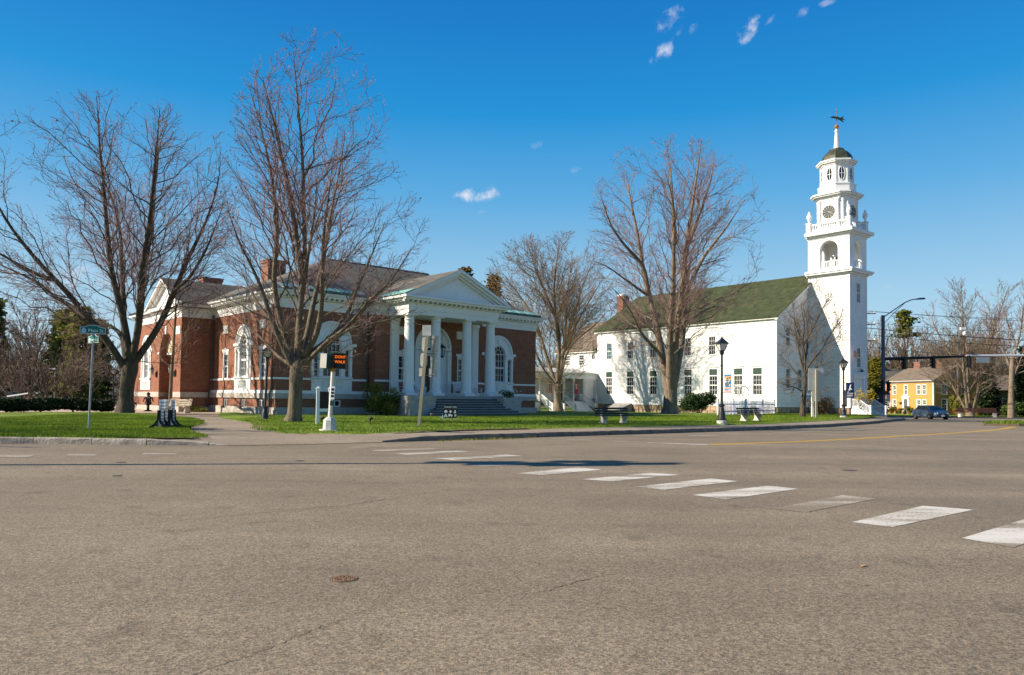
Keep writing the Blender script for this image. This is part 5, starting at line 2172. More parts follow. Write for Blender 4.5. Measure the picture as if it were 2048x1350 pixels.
for (a, b), n in ((((BX0, BY0), (BX1, BY0)), 12), (((BX0, BY1), (BX0, BY0)), 16), (((BX1, BY0), (BX1, BY1)), 16), (((BX0, BY1), (BX1, BY1)), 12)):
    for i in range(n):
        t = (i + .9) / (n + .8)
        x, y = a[0] + (b[0] - a[0]) * t, a[1] + (b[1] - a[1]) * t
        if bal is None:
            m = MB()
            m.lathe(0, 0, [(.06, 22.0), (.04, 22.08), (.075, 22.25), (.04, 22.5), (.06, 22.7)], 7)
            bal = m.build('baluster', white, rl_, (x, y, 0))
        else:
            inst(bal, rl_, (x, y, 0))
# clock stage
mb = MB()
mb.prism(octo(1.86, .62), 21.723, 25.55)
mb.prism(octo(1.95, .64), 21.722, 22.2)
mb.prism(octo(1.90, .62), 25.552, 25.75)
mb.build('clock_stage', white, chu)
for sg in (-1, 1):
    for x, y in ((UC - 1.9, VC + sg * 1.12), (UC + sg * 1.12, VC - 1.9), (UC - 1.52, VC + sg * 1.55), (UC + sg * 1.55, VC - 1.52)):
        m = MB()
        m.lathe(x, y, [(.17, 22.2), (.17, 22.32), (.13, 22.36), (.115, 25.2), (.16, 25.3), (.17, 25.55)], 10)
        m.build('clock_stage_column', white, chu, smooth=True)
mb = MB()
mb.prism(octo(2.05, .68), 25.752, 25.95)
mb.prism(octo(2.35, .80), 25.952, 26.1)
mb.prism(octo(2.5, .86), 26.102, 26.28)
mb.build('clock_cornice', white, chu)
ckd = mk('clock_black', (.012, .013, .018), .35, .2, 5, spec=.5)
ckw = mk('clock_gilt', (.85, .78, .58), .5, .1, 4)
for f_, c in ((fx(UC - 1.86), VC), (fy(VC - 1.86), UC)):
    zc, rc = 24.05, .80
    m = MB(f_)
    ring_plate(m, c, zc, rc - .01, rc + .09, 0, .1, 0, 2 * PI, 32)
    ck = m.build('clock', white, chu)
    m = MB(f_)
    ring_plate(m, c, zc, .001, rc - .012, 0, .05, 0, 2 * PI, 32)
    m.build('dial', ckd, ck)
    for h in range(12):
        a = PI / 2 - h * PI / 6
        m = MB(f_)
        p, q = rc * .56, rc * .95
        m.bar((c + p * math.cos(a), .06, zc + p * math.sin(a)), (c + q * math.cos(a), .06, zc + q * math.sin(a)), .15 if h % 3 == 0 else .12, .02)
        m.build('numeral', ckw, ck)
    for a, L, w in ((R(90 - 20 * 6), .62, .055), (R(90 - 100), .42, .075)):
        m = MB(f_)
        s = 1 if f_(1, 0, 0)[0] != f_(0, 0, 0)[0] else -1
        m.bar((c - s * .12 * math.cos(a), .085, zc - .12 * math.sin(a)), (c + s * L * math.cos(a), .085, zc + L * math.sin(a)), w, .02)
        m.build('clock_hand', ckw, ck)
# octagonal lantern, oval lights, dome
o8 = lambda r, z0, z1, m: m.prism([(UC + r * math.cos(R(22.5 + 45 * i)), VC + r * math.sin(R(22.5 + 45 * i))) for i in range(8)], z0, z1)
mb = MB()
o8(2.2, 26.28, 26.55, mb)
o8(2.12, 26.552, 27.3, mb)
o8(2.2, 27.302, 27.4, mb)
o8(1.86, 27.402, 29.75, mb)
o8(1.98, 29.752, 29.95, mb)
o8(2.22, 29.952, 30.1, mb)
o8(2.34, 30.102, 30.28, mb)
mb.build('lantern_stage', white, chu)
ap = 1.86 * math.cos(R(22.5))
for i in range(8):
    a = R(45 * i)
    ca, sa = math.cos(a), math.sin(a)
    f_ = lambda s, n, z, ca=ca, sa=sa: (UC + (ap + n) * ca - s * sa, VC + (ap + n) * sa + s * ca, z)
    m = MB(f_)
    # oval light: rim, pane and cross bars
    vs, fs, k = [], [], 24
    for j in range(k):
        b = 2 * PI * j / k
        for rx_, rz_, nn in ((.30, .78, .005), (.38, .86, .005), (.38, .86, .05), (.30, .78, .05)):
            vs.append((rx_ * math.cos(b), nn, 28.6 + rz_ * math.sin(b)))
    for j in range(k):
        j2 = (j + 1) % k
        for q in range(4):
            fs.append((j * 4 + q, j * 4 + (q + 1) % 4, j2 * 4 + (q + 1) % 4, j2 * 4 + q))
    m.add(vs, fs)
    m.box(-.025, .025, .012, .045, 27.83, 29.37)
    m.box(-.29, -.025, .014, .043, 28.575, 28.625)
    m.box(.025, .29, .014, .043, 28.575, 28.625)
    w = m.build('oval_window', white, chu)
    m = MB(f_)
    m.add([(.30 * math.cos(2 * PI * j / k), .01, 28.6 + .78 * math.sin(2 * PI * j / k)) for j in range(k)], [tuple(range(k))])
    m.build('pane', glass, w)
    # panel strips at the corners
    m = MB(f_)
    m.box(-.71, -.58, 0.002, .04, 27.42, 29.72)
    m.box(.58, .71, 0.002, .04, 27.42, 29.72)
    m.build('pilaster_strip', white, chu)
mb = MB()
mb.lathe(UC, VC, [(1.95, 30.281), (1.9, 30.36), (1.83, 30.6), (1.70, 30.95), (1.48, 31.3), (1.18, 31.6), (.9, 31.78), (.84, 31.84), (.84, 31.95), (.62, 32.02), (.36, 32.12)], 8, R(22.5))
mb.build('dome', dome_m, chu)
mb = MB()
mb.lathe(UC, VC, [(.42, 32.0), (.42, 32.1), (.34, 32.12), (.17, 34.1), (.26, 34.14), (.26, 34.24), (.15, 34.26), (.13, 34.45)], 10)
spire = mb.build('spire', white, chu)
gold = mk('gilt', (.60, .36, .10), .3, .25, 4, metal=.7, spec=.5)
mb = MB()
mb.lathe(UC, VC, [(.03, 34.42), (.2, 34.5), (.3, 34.72), (.2, 34.94), (.03, 35.02)], 16)
mb.build('ball', gold, spire, smooth=True)
mb = MB()
mb.tube([(UC, VC, 35.0), (UC, VC, 37.0)], .035, 6)
mb.build('rod', iron, spire)
mb = MB()
mb.lathe(UC, VC, [(.02, 36.5), (.11, 36.6), (.02, 36.71)], 10)
mb.build('small_ball', gold, spire, smooth=True)
mb = MB()
# weathervane: a swallow-tailed feather pointing, lying in one vertical plane turned to the wind
vx, vy = .90, -.43
prof = [(-.95, .0), (-.55, .14), (.1, .16), (.55, .06), (1.05, .34), (.85, .02), (1.25, -.16), (.75, -.14), (1.05, -.52), (.5, -.26), (.0, -.10), (-.55, -.10)]
mb.extr([(UC + s * vx - .02 * vy, VC + s * vy + .02 * vx, 35.85 + z) for s, z in prof], (.04 * vy, -.04 * vx, 0))
mb.build('weathervane', mk('vane_bronze', (.13, .10, .045), .45, .5, 4, metal=.6), spire)
mb = MB()
mb.tube([(UC - .12, VC - .1, 34.5), (UC - .42, VC - .3, 34.2), (UC - .55, VC - .4, 32.4), (UC - .9, VC - .6, 31.7)], .02, 5)
mb.build('lightning_cable', galv, spire)

# ---- front steps with railings
for i in range(5):
    mb = MB()
    y1 = -5.13 - .9 - .29 * i
    z = .93 - .172 * (i + 1)
    mb.box(7.22, 10.78, y1 - .30, y1 + .02, z - .05, z)
    mb.box(7.22, 10.78, y1 - .0, y1 + .02, z + .0, z + .118)
    mb.build('step', mk('grey_step_paint', (.44, .44, .43), .7, .12, 4), chu)
mb = MB()
mb.box(7.1, 10.9, -6.05, -5.13, .84, .93)
mb.build('landing', white_old, chu)
for x in (7.13, 10.87):
    mb = MB()
    mb.extr([(x - .05, -5.14, .1), (x - .05, -5.14, .83), (x - .05, -6.05, .83), (x - .05, -7.35, .0), (x - .05, -7.05, -.1)], (.1, 0, 0))
    mb.build('stringer', white, chu)
    m = MB()
    m.box(x - .1, x + .1, -7.42, -7.22, -.15, 1.1)
    m.box(x - .13, x + .13, -7.45, -7.19, 1.1, 1.15)
    m.lathe(x, -7.32, [(.1, 1.15), (.05, 1.19), (.02, 1.22)], 8)
    m.build('newel_post', white, chu)
    m = MB()
    a, b = (x, -5.14, 1.86), (x, -6.05, 1.86)
    m.bar(a, b, .09, .07)
    m.bar(b, (x, -7.25, 1.02), .09, .07)
    m.bar((x, -5.14, 1.02), (x, -6.05, 1.02), .07, .06)
    m.bar((x, -6.05, 1.02), (x, -7.25, .22), .07, .06)
    rl2 = m.build('stair_rail', white, chu)
    for i in range(14):
        y = -5.25 - i * .15
        zt = 1.83 if y > -6.05 else 1.83 - (-6.05 - y) * .70
        zb = 1.04 if y > -6.05 else 1.04 - (-6.05 - y) * .67
        m = MB()
        m.box(x - .025, x + .025, y - .025, y + .025, zb, zt)
        m.build('baluster', white, rl2)
# wall lamp over the door, flag on a slanting staff
t = thing('wall_lamp', 'small black barn lamp over the church door', 'lamp', ch_w(9.0, TY0 - .02, 5.05), CH_R)
m = MB()
m.tube([(0, 0, .25), (0, -.2, .4), (0, -.36, .3)], .025, 6)
m.build('arm', iron, t)
m = MB()
m.lathe(0, -.36, [(.22, 0), (.16, .16), (.06, .26), (.04, .32)], 12)
m.build('lamp_shade', iron, t)
t = thing('striped_flag', 'red white and blue striped flag flying from the church tower', 'flag', ch_w(8.1, TY0 - .02, 6.35), CH_R)
m = MB()
m.tube([(0, 0, 0), (-.3, -.5, .5), (-.6, -1.0, 1.1)], .025, 6)
m.build('staff', alu, t)
fr = random.Random(3)
nu, nv = 18, 13
for k in range(nv):
    vs = []
    for kk in (k, k + 1):
        for i in range(nu + 1):
            s = i / nu
            h = kk / nv
            # hangs from the staff tip and blows back towards the left
            x = -.55 - 1.35 * s + .5 * h * .4
            z = 1.0 - .45 * h * .9 - .28 * math.sin(s * 3.4) - .28 * s + .5 * s * s
            y = -.9 + .35 * h + .10 * math.sin(s * 9 + h * 2)
            vs.append((x, y, z))
    m = MB()
    m.add(vs, [(i, i + 1, nu + 2 + i, nu + 1 + i) for i in range(nu)])
    m.build('stripe', mk('flag_red', (.45, .02, .03), .8, .1, 4) if k % 2 == 0 else sign_white, t, smooth=True)
m = MB()
vs = []
for kk in range(8):
    for i in range(8):
        s, h = i / 18, kk / 13
        vs.append((-.55 - 1.35 * s + .2 * h, -.9 + .35 * h + .10 * math.sin(s * 9 + h * 2) - .012, 1.0 - .405 * h - .28 * math.sin(s * 3.4) - .28 * s + .5 * s * s + .004))
m.add(vs, [(r * 8 + c, r * 8 + c + 1, r * 8 + c + 9, r * 8 + c + 8) for r in range(7) for c in range(7)])
m.build('canton', mk('flag_blue', (.02, .03, .12), .8, .1, 4), t, smooth=True)

# ------------------------------------------------------------------ church annex with porch
ann = thing('church_annex', 'low white clapboard annex with porch joined to the church rear', 'building', (*CH_O, 0), CH_R)
mb = MB(fx(.06))
aw = [(31.8, .5), (34.8, .5)]
wall_holes(mb, [(28.56, 5.2), (37.0, 5.2), (37.0, 8.35), (28.56, 8.35)], [[(c - h, 6.55), (c + h, 6.55), (c + h, 8.0), (c - h, 8.0)] for c, h in aw], .1)
mb.map = None
mb.add([(.06, 37, 5.2), (9, 37, 5.2), (9, 37, 8.35), (.06, 37, 8.35)], [(0, 1, 2, 3)])
mb.build('wall', clap, ann)
for c, h in aw:
    church_window(fx(.06, c), h, 6.55, 8.0, 0, False, glass, parent=ann)
m = MB(fx(.06, 29.35))
k = 20
m.add([(.30 * math.cos(2 * PI * j / k), .012, 7.65 + .42 * math.sin(2 * PI * j / k)) for j in range(k)], [tuple(range(k))])
m.build('oval_pane', glass, ann)
m = MB(fx(.06, 29.35))
vs, fs = [], []
for j in range(k):
    b = 2 * PI * j / k
    for rx_, rz_, nn in ((.30, .42, .0), (.40, .52, .0), (.40, .52, .05), (.30, .42, .05)):
        vs.append((rx_ * math.cos(b), nn, 7.65 + rz_ * math.sin(b)))
for j in range(k):
    for q in range(4):
        fs.append((j * 4 + q, j * 4 + (q + 1) % 4, ((j + 1) % k) * 4 + (q + 1) % 4, ((j + 1) % k) * 4 + q))
m.add(vs, fs)
m.box(-.02, .02, .014, .045, 7.24, 8.06)
m.build('oval_frame', white, ann)
m = MB()
m.box(-.25, .06, 28.75, 37.3, 8.351, 8.6)
m.build('eave', white, ann)
m = MB()
pts = [(-.4, 28.75, 8.55), (7.2, 28.75, 13.6), (7.2, 37.5, 13.6), (-.4, 37.5, 8.55)]
m.extr(pts, (0, 0, .1))
m.extr([(14.6, 28.75, 8.55), (7.2, 28.75, 13.6), (7.2, 37.5, 13.6), (14.6, 37.5, 8.55)], (0, 0, .1))
m.add([(.06, 28.9, 8.4), (14, 28.9, 8.4), (7.2, 28.9, 13.5)], [(0, 1, 2)])
m.add([(.06, 37.0, 8.3), (14, 37.0, 8.3), (7.2, 37.0, 13.5)], [(0, 1, 2)])
m.build('roof', slate_d, ann)
# one-storey porch wing in front
PY = 28.62
mb = MB(fy(PY))
mb.box(-2.35, -.03, -4.5, 0, .5, 4.35)
mb.box(-13.6, -2.35, -4.5, -2.6, .5, 4.5)
mb.build('wall', clap, ann)
mb = MB(fy(PY))
mb.box(-13.7, -2.36, -2.6, .02, 1.02, 1.22)
mb.build('porch_deck', grey_wood, ann)
mb = MB(fy(PY))
mb.box(-13.6, -.03, -4.5, .06, 4.36, 5.0)
mb.box(-13.7, .0, -4.5, .2, 5.0, 5.12)
mb.build('porch_beam', white, ann)
m = MB()
m.extr([(-13.9, PY - .3, 5.13), (-.0, PY - .3, 5.13), (-.0, PY + 4.6, 5.95), (-13.9, PY + 4.6, 5.95)], (0, 0, .06))
m.build('porch_roof', mk('grey_porch_roof', (.40, .39, .38), .85, .15, 2), ann)
for x in (-2.5, -4.5, -6.4, -8.3, -10.8, -13.4):
    m = MB(fy(PY))
    m.box(x - .1, x + .1, -.22, -.02, 1.22, 4.36)
    m.box(x - .15, x + .15, -.27, .03, 4.1, 4.36)
    m.build('porch_post', white, ann)
m = MB(fy(PY))
m.box(-5.2, -4.0 + .05, -2.6, -2.54, 1.24, 3.75)
m.build('door_frame', white, ann)
m = MB(fy(PY))
m.box(-5.05, -4.1, -2.54, -2.5, 1.24, 3.62)
m.build('door', glass, ann)
church_window(lambda s, n, z: (s - 3.1, PY + 2.58 - n, z), .45, 2.3, 3.65, 0, False, glass, parent=ann)
for x0, x1 in ((-2.6, -3.4), (-8.5, -13.3)):
    m = MB(fy(PY))
    a, b = sorted((x0, x1))
    m.box(a, b, -.16, -.08, 2.1, 2.18)
    m.box(a, b, -.16, -.08, 1.36, 1.42)
    rr2 = m.build('porch_rail', white, ann)
    n = int((b - a) / .16)
    for i in range(n):
        m = MB(fy(PY))
        x = a + (b - a) * (i + .5) / n
        m.box(x - .025, x + .025, -.145, -.095, 1.42, 2.1)
        m.build('baluster', white, rr2)
for xa, xb, dirx in ((-6.3, -2.6, .55), (-10.6, -8.5, -.75)):
    for i in range(8):
        z = 1.22 - .18 * (i + 1)
        m = MB(fy(PY))
        s = dirx * i * .0
        m.box(xa + s, xb + s, .0 + .28 * i, .30 + .28 * i, z - .05, z)
        m.box(xa + s, xb + s, .0 + .28 * i, .03 + .28 * i, z + .002, z + .13)
        m.build('step', white_old, ann)
    for x in (xa, xb):
        m = MB(fy(PY))
        m.box(x - .09, x + .09, 2.25, 2.43, -.5, .95)
        m.build('newel_post', white, ann)
        m = MB(fy(PY))
        m.bar((x, 0, 2.14), (x, 2.3, .82), .08)
        m.bar((x, 0, 1.4), (x, 2.3, .12), .06)
        rr3 = m.build('stair_rail', white, ann)
        for i in range(11):
            y = .2 + i * .19
            m = MB(fy(PY))
            z = 2.1 - y * .575
            m.box(x - .025, x + .025, y - .025, y + .025, z - .72, z)
            m.build('baluster', white, rr3)
m = MB(fy(PY))
m.box(-13.6, -10.7, -.05, .0, -.4, 1.0)
m.build('lattice_skirt', white_old, ann)
m = MB(fy(PY))
m.box(-2.34, -.03, -.5, .05, -.5, .5)
m.build('foundation', stone_f, ann)
m = MB(fy(PY))
m.tube([(-.2, .06, 4.9), (-.2, .06, .3)], .05, 6)
m.build('downspout', white_old, ann)
t = thing('meter_box', 'grey electric meter box on the annex end wall', 'meter', ch_w(-.75, PY - .02, .9), CH_R)
m = MB()
m.box(-.25, .25, -.2, 0, 0, .75)
m.build('box', galv, t)
m = MB()
m.tube([(-.1, -.1, -.6), (-.1, -.1, 0)], .04, 6)
m.tube([(.1, -.1, .75), (.1, -.1, 3.3)], .03, 6)
m.build('conduit', galv, t)
for (x, lab) in ((-4.2, 'red vertical banner on porch post right of the tree'), (-9.1, 'red vertical banner on porch post left of the tree')):
    t = thing('red_banner', lab, 'banner', ch_w(x, PY - .12, 2.2), CH_R, 'red banners on the annex porch')
    m = MB()
    m.box(-.25, .27, -.02, .0, 0, 1.55)
    m.build('cloth', mk('banner_red', (.42, .02, .05), .8, .12, 5), t)
    m = MB()
    m.tube([(-.3, -.01, 1.58), (.32, -.01, 1.58)], .02, 6)
    m.build('rod', iron, t)
    m = MB()
    for i in range(4):
        m.box(-.10, .12, -.026, -.021, .75 + .18 * i, .83 + .18 * i)
    m.lathe(0.01, 0, [(.0, 0)], 3) if False else None
    m.build('lettering', sign_white, t)
for x, lab, mm in ((-5.5, 'dark pot standing by the annex porch door', iron), (-3.65, 'red tub standing on the annex porch right of the door', mk('tub_red', (.45, .02, .02), .5, .1, 4))):
    tag(MB().lathe(0, 0, [(.2, 0), (.28, .45), (.26, .45), (.24, .4)], 14).build('porch_tub', mm, None, ch_w(x, PY + .8, 1.225)), lab, 'pot')

# sloping cellar hatch beside the church wall
t = thing('cellar_hatch', 'sloping grey wooden cellar hatch against the church foundation', 'hatch', ch_w(0, 23.4, 0), CH_R)
for i in range(6):
    m = MB()
    y0 = -1.6 + i * .53
    m.extr([(-2.3, y0 + .01, .22), (-.1, y0 + .01, .98), (-.1, y0 + .52, .98), (-2.3, y0 + .52, .22)], (-.02, 0, .05))
    m.build('plank', grey_wood, t)
m = MB()
for y in (-1.62, 1.55):
    m.extr([(-2.3, y, -.2), (-.1, y, -.2), (-.1, y, .95), (-2.3, y, .2)], (0, .05, 0))
m.extr([(-2.3, -1.6, -.2), (-2.3, 1.6, -.2), (-2.3, 1.6, .2), (-2.3, -1.6, .2)], (.04, 0, 0))
m.build('cheek', grey_wood, t)


# ------------------------------------------------------------------ street lamps
def lamp(label, loc, rz=PI / 4 + .2, plinth=True, lean=0.0):
    t = thing('street_lamp', label, 'street lamp', loc, rz, 'black lantern lamp posts round the green')
    if plinth:
        MB().lathe(0, 0, [(.29, -.15), (.28, .2), (.25, .215)], 20).build('plinth', concrete, t)
    z = .2 if plinth else -.05
    m = MB()
    m.lathe(0, 0, [(.25, z), (.25, z + .1), (.21, z + .16), (.17, z + .5), (.12, z + .78), (.17, z + .82), (.17, z + .9), (.1, z + .95)], 12)
    m.build('base', iron, t)
    m = MB()
    m.lathe(0, 0, [(.075, z + .9), (.062, 3.98)], 12)
    m.lathe(0, 0, [(.09, 3.3), (.09, 3.36)], 10)
    m.build('shaft', iron, t, smooth=True)
    m = MB()
    m.lathe(0, 0, [(.08, 3.95), (.13, 4.0), (.12, 4.12), (.19, 4.2)], 4)
    for i in range(4):
        a = i * PI / 2
        m.bar((.165 * math.cos(a), .165 * math.sin(a), 4.18), (.345 * math.cos(a), .345 * math.sin(a), 4.58), .03)
    m.build('cage', iron, t)
    for i in range(4):
        a, b = i * PI / 2, (i + 1) * PI / 2
        m = MB()
        p, q = .155, .335
        m.extr([(p * math.cos(a), p * math.sin(a), 4.2), (p * math.cos(b), p * math.sin(b), 4.2), (q * math.cos(b), q * math.sin(b), 4.575), (q * math.cos(a), q * math.sin(a), 4.575)], (0, 0, .006))
        m.build('glass_pane', glass_l, t)
    m = MB()
    m.lathe(0, 0, [(.43, 4.575), (.41, 4.61), (.10, 4.86), (.06, 4.9), (.055, 4.93), (.03, 4.97), (.012, 5.06)], 4)
    m.build('lamp_roof', iron, t)
    if lean:
        t.rotation_euler[1] = lean
    return t


lampR = lamp('tall black lamp post with colourful ship banner by the sidewalk', (11.96, 42.23, .2))
lampF = lamp('black lamp post with navy banner in front of the church tower', (27.39, 61.22, .19))
lampC = lamp('black lamp post without banner beside the library corner', (-13.6, 40.92, .21), plinth=False, lean=.03)
lampC.scale = (1, 1, .82)
lampD = lamp('small far black lamp post behind the hedge left of the tree', (-40.4, 75.2, .1), plinth=False)
lampD.scale = (.9, .9, .82)
lampE = lamp('black lamp post half cut off at the left picture edge', (-31.1, 44.6, .2), plinth=False)


def banner(name, label, loc, rz, w, h, cloth, art, group=None):
    t = thing(name, label, 'banner', loc, rz, group)
    m = MB()
    m.add([(x, .03 * math.sin(3 * z / h), z) for z in [h * i / 8 for i in range(9)] for x in (0, w)], [(2 * i, 2 * i + 1, 2 * i + 3, 2 * i + 2) for i in range(8)])
    m.build('cloth', cloth, t)
    m = MB()
    for z in (-.01, h + .01):
        m.tube([(-.1, 0, z), (w + .04, 0, z)], .016, 6)
    m.build('arm', iron, t)
    for nm, mat, polys in art:
        m = MB()
        for p in polys:
            m.extr([(x * w, -.034 - (.0 if nm != 'sail' else .004), z * h) for x, z in p], (0, .003, 0))
        m.build(nm, mat, t)
    return t


flat = lambda n, c: mk(n, c, .7, .06, 4)
bl_blue, bl_or, bl_yel, bl_gr, bl_pk, bl_lb, bl_dk = flat('art_blue', (.02, .28, .62)), flat('art_orange', (.75, .32, .06)), flat('art_yellow', (.75, .46, .10)), flat('art_grey', (.15, .12, .115)), flat('art_pink', (.78, .38, .30)), flat('art_light_blue', (.42, .66, .82)), flat('art_navy', (.01, .02, .09))
ang = -.6
banner('ship_banner', 'bright painted banner of a grey sailing ship on blue hung from lamp post', (12.08, 42.16, 2.02), ang, .40, .98, bl_blue,
       [('cloud_patch', bl_or, [[(.08, .80), (.15, .88), (.45, .95), (.62, .90), (.95, .95), (.97, .86), (.6, .84), (.3, .80)], [(.1, .68), (.4, .76), (.55, .74), (.3, .69)]]),
        ('yellow_patch', bl_yel, [[(.5, .78), (.98, .80), (.96, .70), (.6, .73)], [(.62, .68), (.9, .68), (.8, .58)]]),
        ('light_patch', bl_lb, [[(.04, .80), (.3, .79), (.3, .72), (.05, .70)], [(.06, .66), (.36, .67), (.3, .55), (.08, .55)], [(.5, .66), (.62, .66), (.66, .52), (.58, .50)], [(.3, .30), (.96, .33), (.97, .27), (.32, .22)], [(.3, .12), (.95, .18), (.95, .10), (.3, .07)]]),
        ('ship_hull', bl_gr, [[(.10, .55), (.32, .54), (.38, .67), (.46, .66), (.5, .53), (.82, .52), (.97, .44), (.84, .36), (.28, .36), (.16, .42)]]),
        ('mast', bl_dk, [[(.33, .54), (.36, .54), (.35, .72), (.32, .72)], [(.48, .54), (.51, .54), (.50, .76), (.47, .76)], [(.2, .38), (.27, .36), (.34, .20), (.3, .20)]]),
        ('sail', sign_white, [[(.68, .38), (.86, .38), (.92, .46), (.78, .45)]]),
        ('shore_patch', bl_pk, [[(.04, .30), (.3, .32), (.5, .28), (.96, .28), (.96, .20), (.4, .17), (.04, .20)], [(.03, .10), (.5, .12), (.96, .09), (.96, .01), (.03, .01)]])])
tb = banner('navy_banner', 'navy blue banner with white emblem on lamp post by church', (27.55, 61.15, 1.9), -.3, .62, 1.22, bl_dk,
            [('emblem', sign_white, [[(.25, .50), (.4, .62), (.5, .84), (.62, .92), (.60, .78), (.52, .70), (.75, .58), (.8, .50), (.62, .54), (.5, .50), (.55, .42), (.40, .48)], [(.2, .40), (.32, .46), (.34, .34), (.22, .32)]]),
             ('lettering', sign_white, [[(.12 + .155 * i, .22), (.12 + .155 * i + .10, .22), (.12 + .155 * i + .10, .33), (.12 + .155 * i, .33)] for i in range(5)] + [[(.14 + .12 * i, .10), (.14 + .12 * i + .08, .10), (.14 + .12 * i + .08, .16), (.14 + .12 * i, .16)] for i in range(6)])])


# ------------------------------------------------------------------ benches
def bench(label, loc, rz, group='dark slatted benches with concrete ends'):
    """faces local -y; length along x"""
    t = thing('park_bench', label, 'bench', loc, rz, group)
    for x in (-.72, .72):
        m = MB()
        prof = [(.30, -.05), (.34, .06), (.22, .30), (.27, .50), (.36, .88), (.28, .90), (.19, .52), (.15, .44), (-.22, .44), (-.30, .36), (-.12, .24), (-.16, .04), (-.22, -.05)]
        m.extr([(x - .055, y, z) for y, z in prof], (.11, 0, 0))
        m.build('leg', concrete, t)
    s0 = None
    for i, (y, z) in enumerate(((.215, .57), (.245, .70), (.28, .84))):
        if s0 is None:
            s0 = MB().box(-1.22, 1.22, -.022, .022, -.05, .05).build('back_slat', dark_wood, t, (0, y, z))
            s0.rotation_euler[0] = R(-14)
        else:
            c = inst(s0, t, (0, y, z))
            c.rotation_euler[0] = R(-14)
    s1 = None
    for i in range(4):
        y = -.22 + i * .115
        if s1 is None:
            s1 = MB().box(-1.22, 1.22, -.05, .05, 0, .04).build('seat_slat', dark_wood, t, (0, y, .442))
        else:
            inst(s1, t, (0, y, .442))
    return t


bench0 = bench('dark slatted bench with concrete ends facing the street, nearer the library', (5.6, 40.4, .2), .60)
bench('dark slatted bench with concrete ends in front of the picket fence', (15.35, 47.5, .2), .66)
# tan bench by the side entrance
t = thing('park_bench', 'weathered tan wooden bench beside the library side entrance', 'bench', (-23.9, 53.1, .22), -.35)
for x in (-.8, .8):
    m = MB()
    m.extr([(x - .06, y, z) for y, z in [(.38, -.03), (.30, .45), (.42, 1.0), (.36, 1.02), (.22, .5), (-.26, .46), (-.30, .40), (-.12, .32), (-.20, -.03)]], (.12, 0, 0))
    m.build('leg', mk('tan_concrete', (.48, .40, .28), .9, .15, 5), t)
tanw = mk('tan_slat', (.50, .42, .30), .8, .15, 5, stretch=(1, 6, 6))
for y, z in ((.27, .58), (.31, .73), (.36, .90)):
    o = MB().box(-1.0, 1.0, -.02, .02, -.06, .06).build('back_slat', tanw, t, (0, y, z))
    o.rotation_euler[0] = R(-16)
for i in range(4):
    MB().box(-1.0, 1.0, -.055, .055, 0, .04).build('seat_slat', tanw, t, (0, -.2 + i * .125, .462))
# far bench across the road
t = thing('park_bench', 'reddish wooden bench on the far verge beneath bare trees', 'bench', (65.5, 104.3, -.28), .1)
for x in (-2.6, 2.6):
    MB().box(x - .15, x + .15, -.2, .3, -.1, .5).build('leg', concrete, t)
redw = mk('red_wood', (.20, .075, .05), .7, .25, 4)
for y, z in ((.28, .72), (.32, .92), (.36, 1.12)):
    MB().box(-3.1, 3.1, y, y + .05, z - .075, z + .075).build('back_slat', redw, t)
for y in (-.2, 0, .2):
    MB().box(-3.1, 3.1, y, y + .15, .5, .56).build('seat_slat', redw, t)

# ------------------------------------------------------------------ street name post
t = thing('street_sign_post', 'steel post with green Main St and Fletcher St name blades', 'street sign', (-15.68, 27.57, .2))
m = MB()
m.tube([(0, 0, -.1), (.03, 0, 1.6), (.06, .0, 3.25)], .035, 10)
m.build('post', galv, t, smooth=True)


def name_blade(z, w, h, rz, words, size, par, cx=.06):
    e = link('sign_blade', None, par, (cx, 0, z), rz)

    def outline(g):
        top = []
        for i in range(13):
            x = -w / 2 + g + (w - 2 * g) * i / 12
            u = abs(x) / (w / 2)
            top.append((x, h - g + (.085 * (1 - smooth01(.25, .72, u)))))
        return [(-w / 2 + g, g), (w / 2 - g, g)] + top[::-1]
    m = MB()
    m.extr([(x, -.006, z_) for x, z_ in outline(0)], (0, .012, 0))
    m.build('border', sign_white, e)
    m = MB()
    m.extr([(x, -.010, z_) for x, z_ in outline(.018)], (0, .020, 0))
    m.build('face', sign_green, e)
    m = MB()
    k = 20
    m.extr([(-w / 2 + .13 + .075 * math.cos(2 * PI * i / k), -.014, h * .44 + .085 * math.sin(2 * PI * i / k)) for i in range(k)], (0, .003, 0))
    m.build('seal', mk('seal_pale', (.50, .60, .72), .5, .05, 5), e)
    m = MB()
    m.extr([(-w / 2 + .09, -.017, h * .50), (-w / 2 + .17, -.017, h * .50), (-w / 2 + .145, -.017, h * .40), (-w / 2 + .11, -.017, h * .40)], (0, .002, 0))
    m.build('seal_mark', sign_green, e)
    text('lettering', words, size, sign_white, e, (.10, -.013, h * .46), (PI / 2, 0, 0), .003, sx=.95)
    return e


name_blade(3.56, .84, .24, .45, 'Main St', .175, t, .04)
name_blade(3.22, .80, .24, -.62, 'Fletcher St', .145, t, .07)
m = MB()
m.box(.02, .1, -.03, .03, 3.46, 3.56)
m.build('bracket', galv, t)

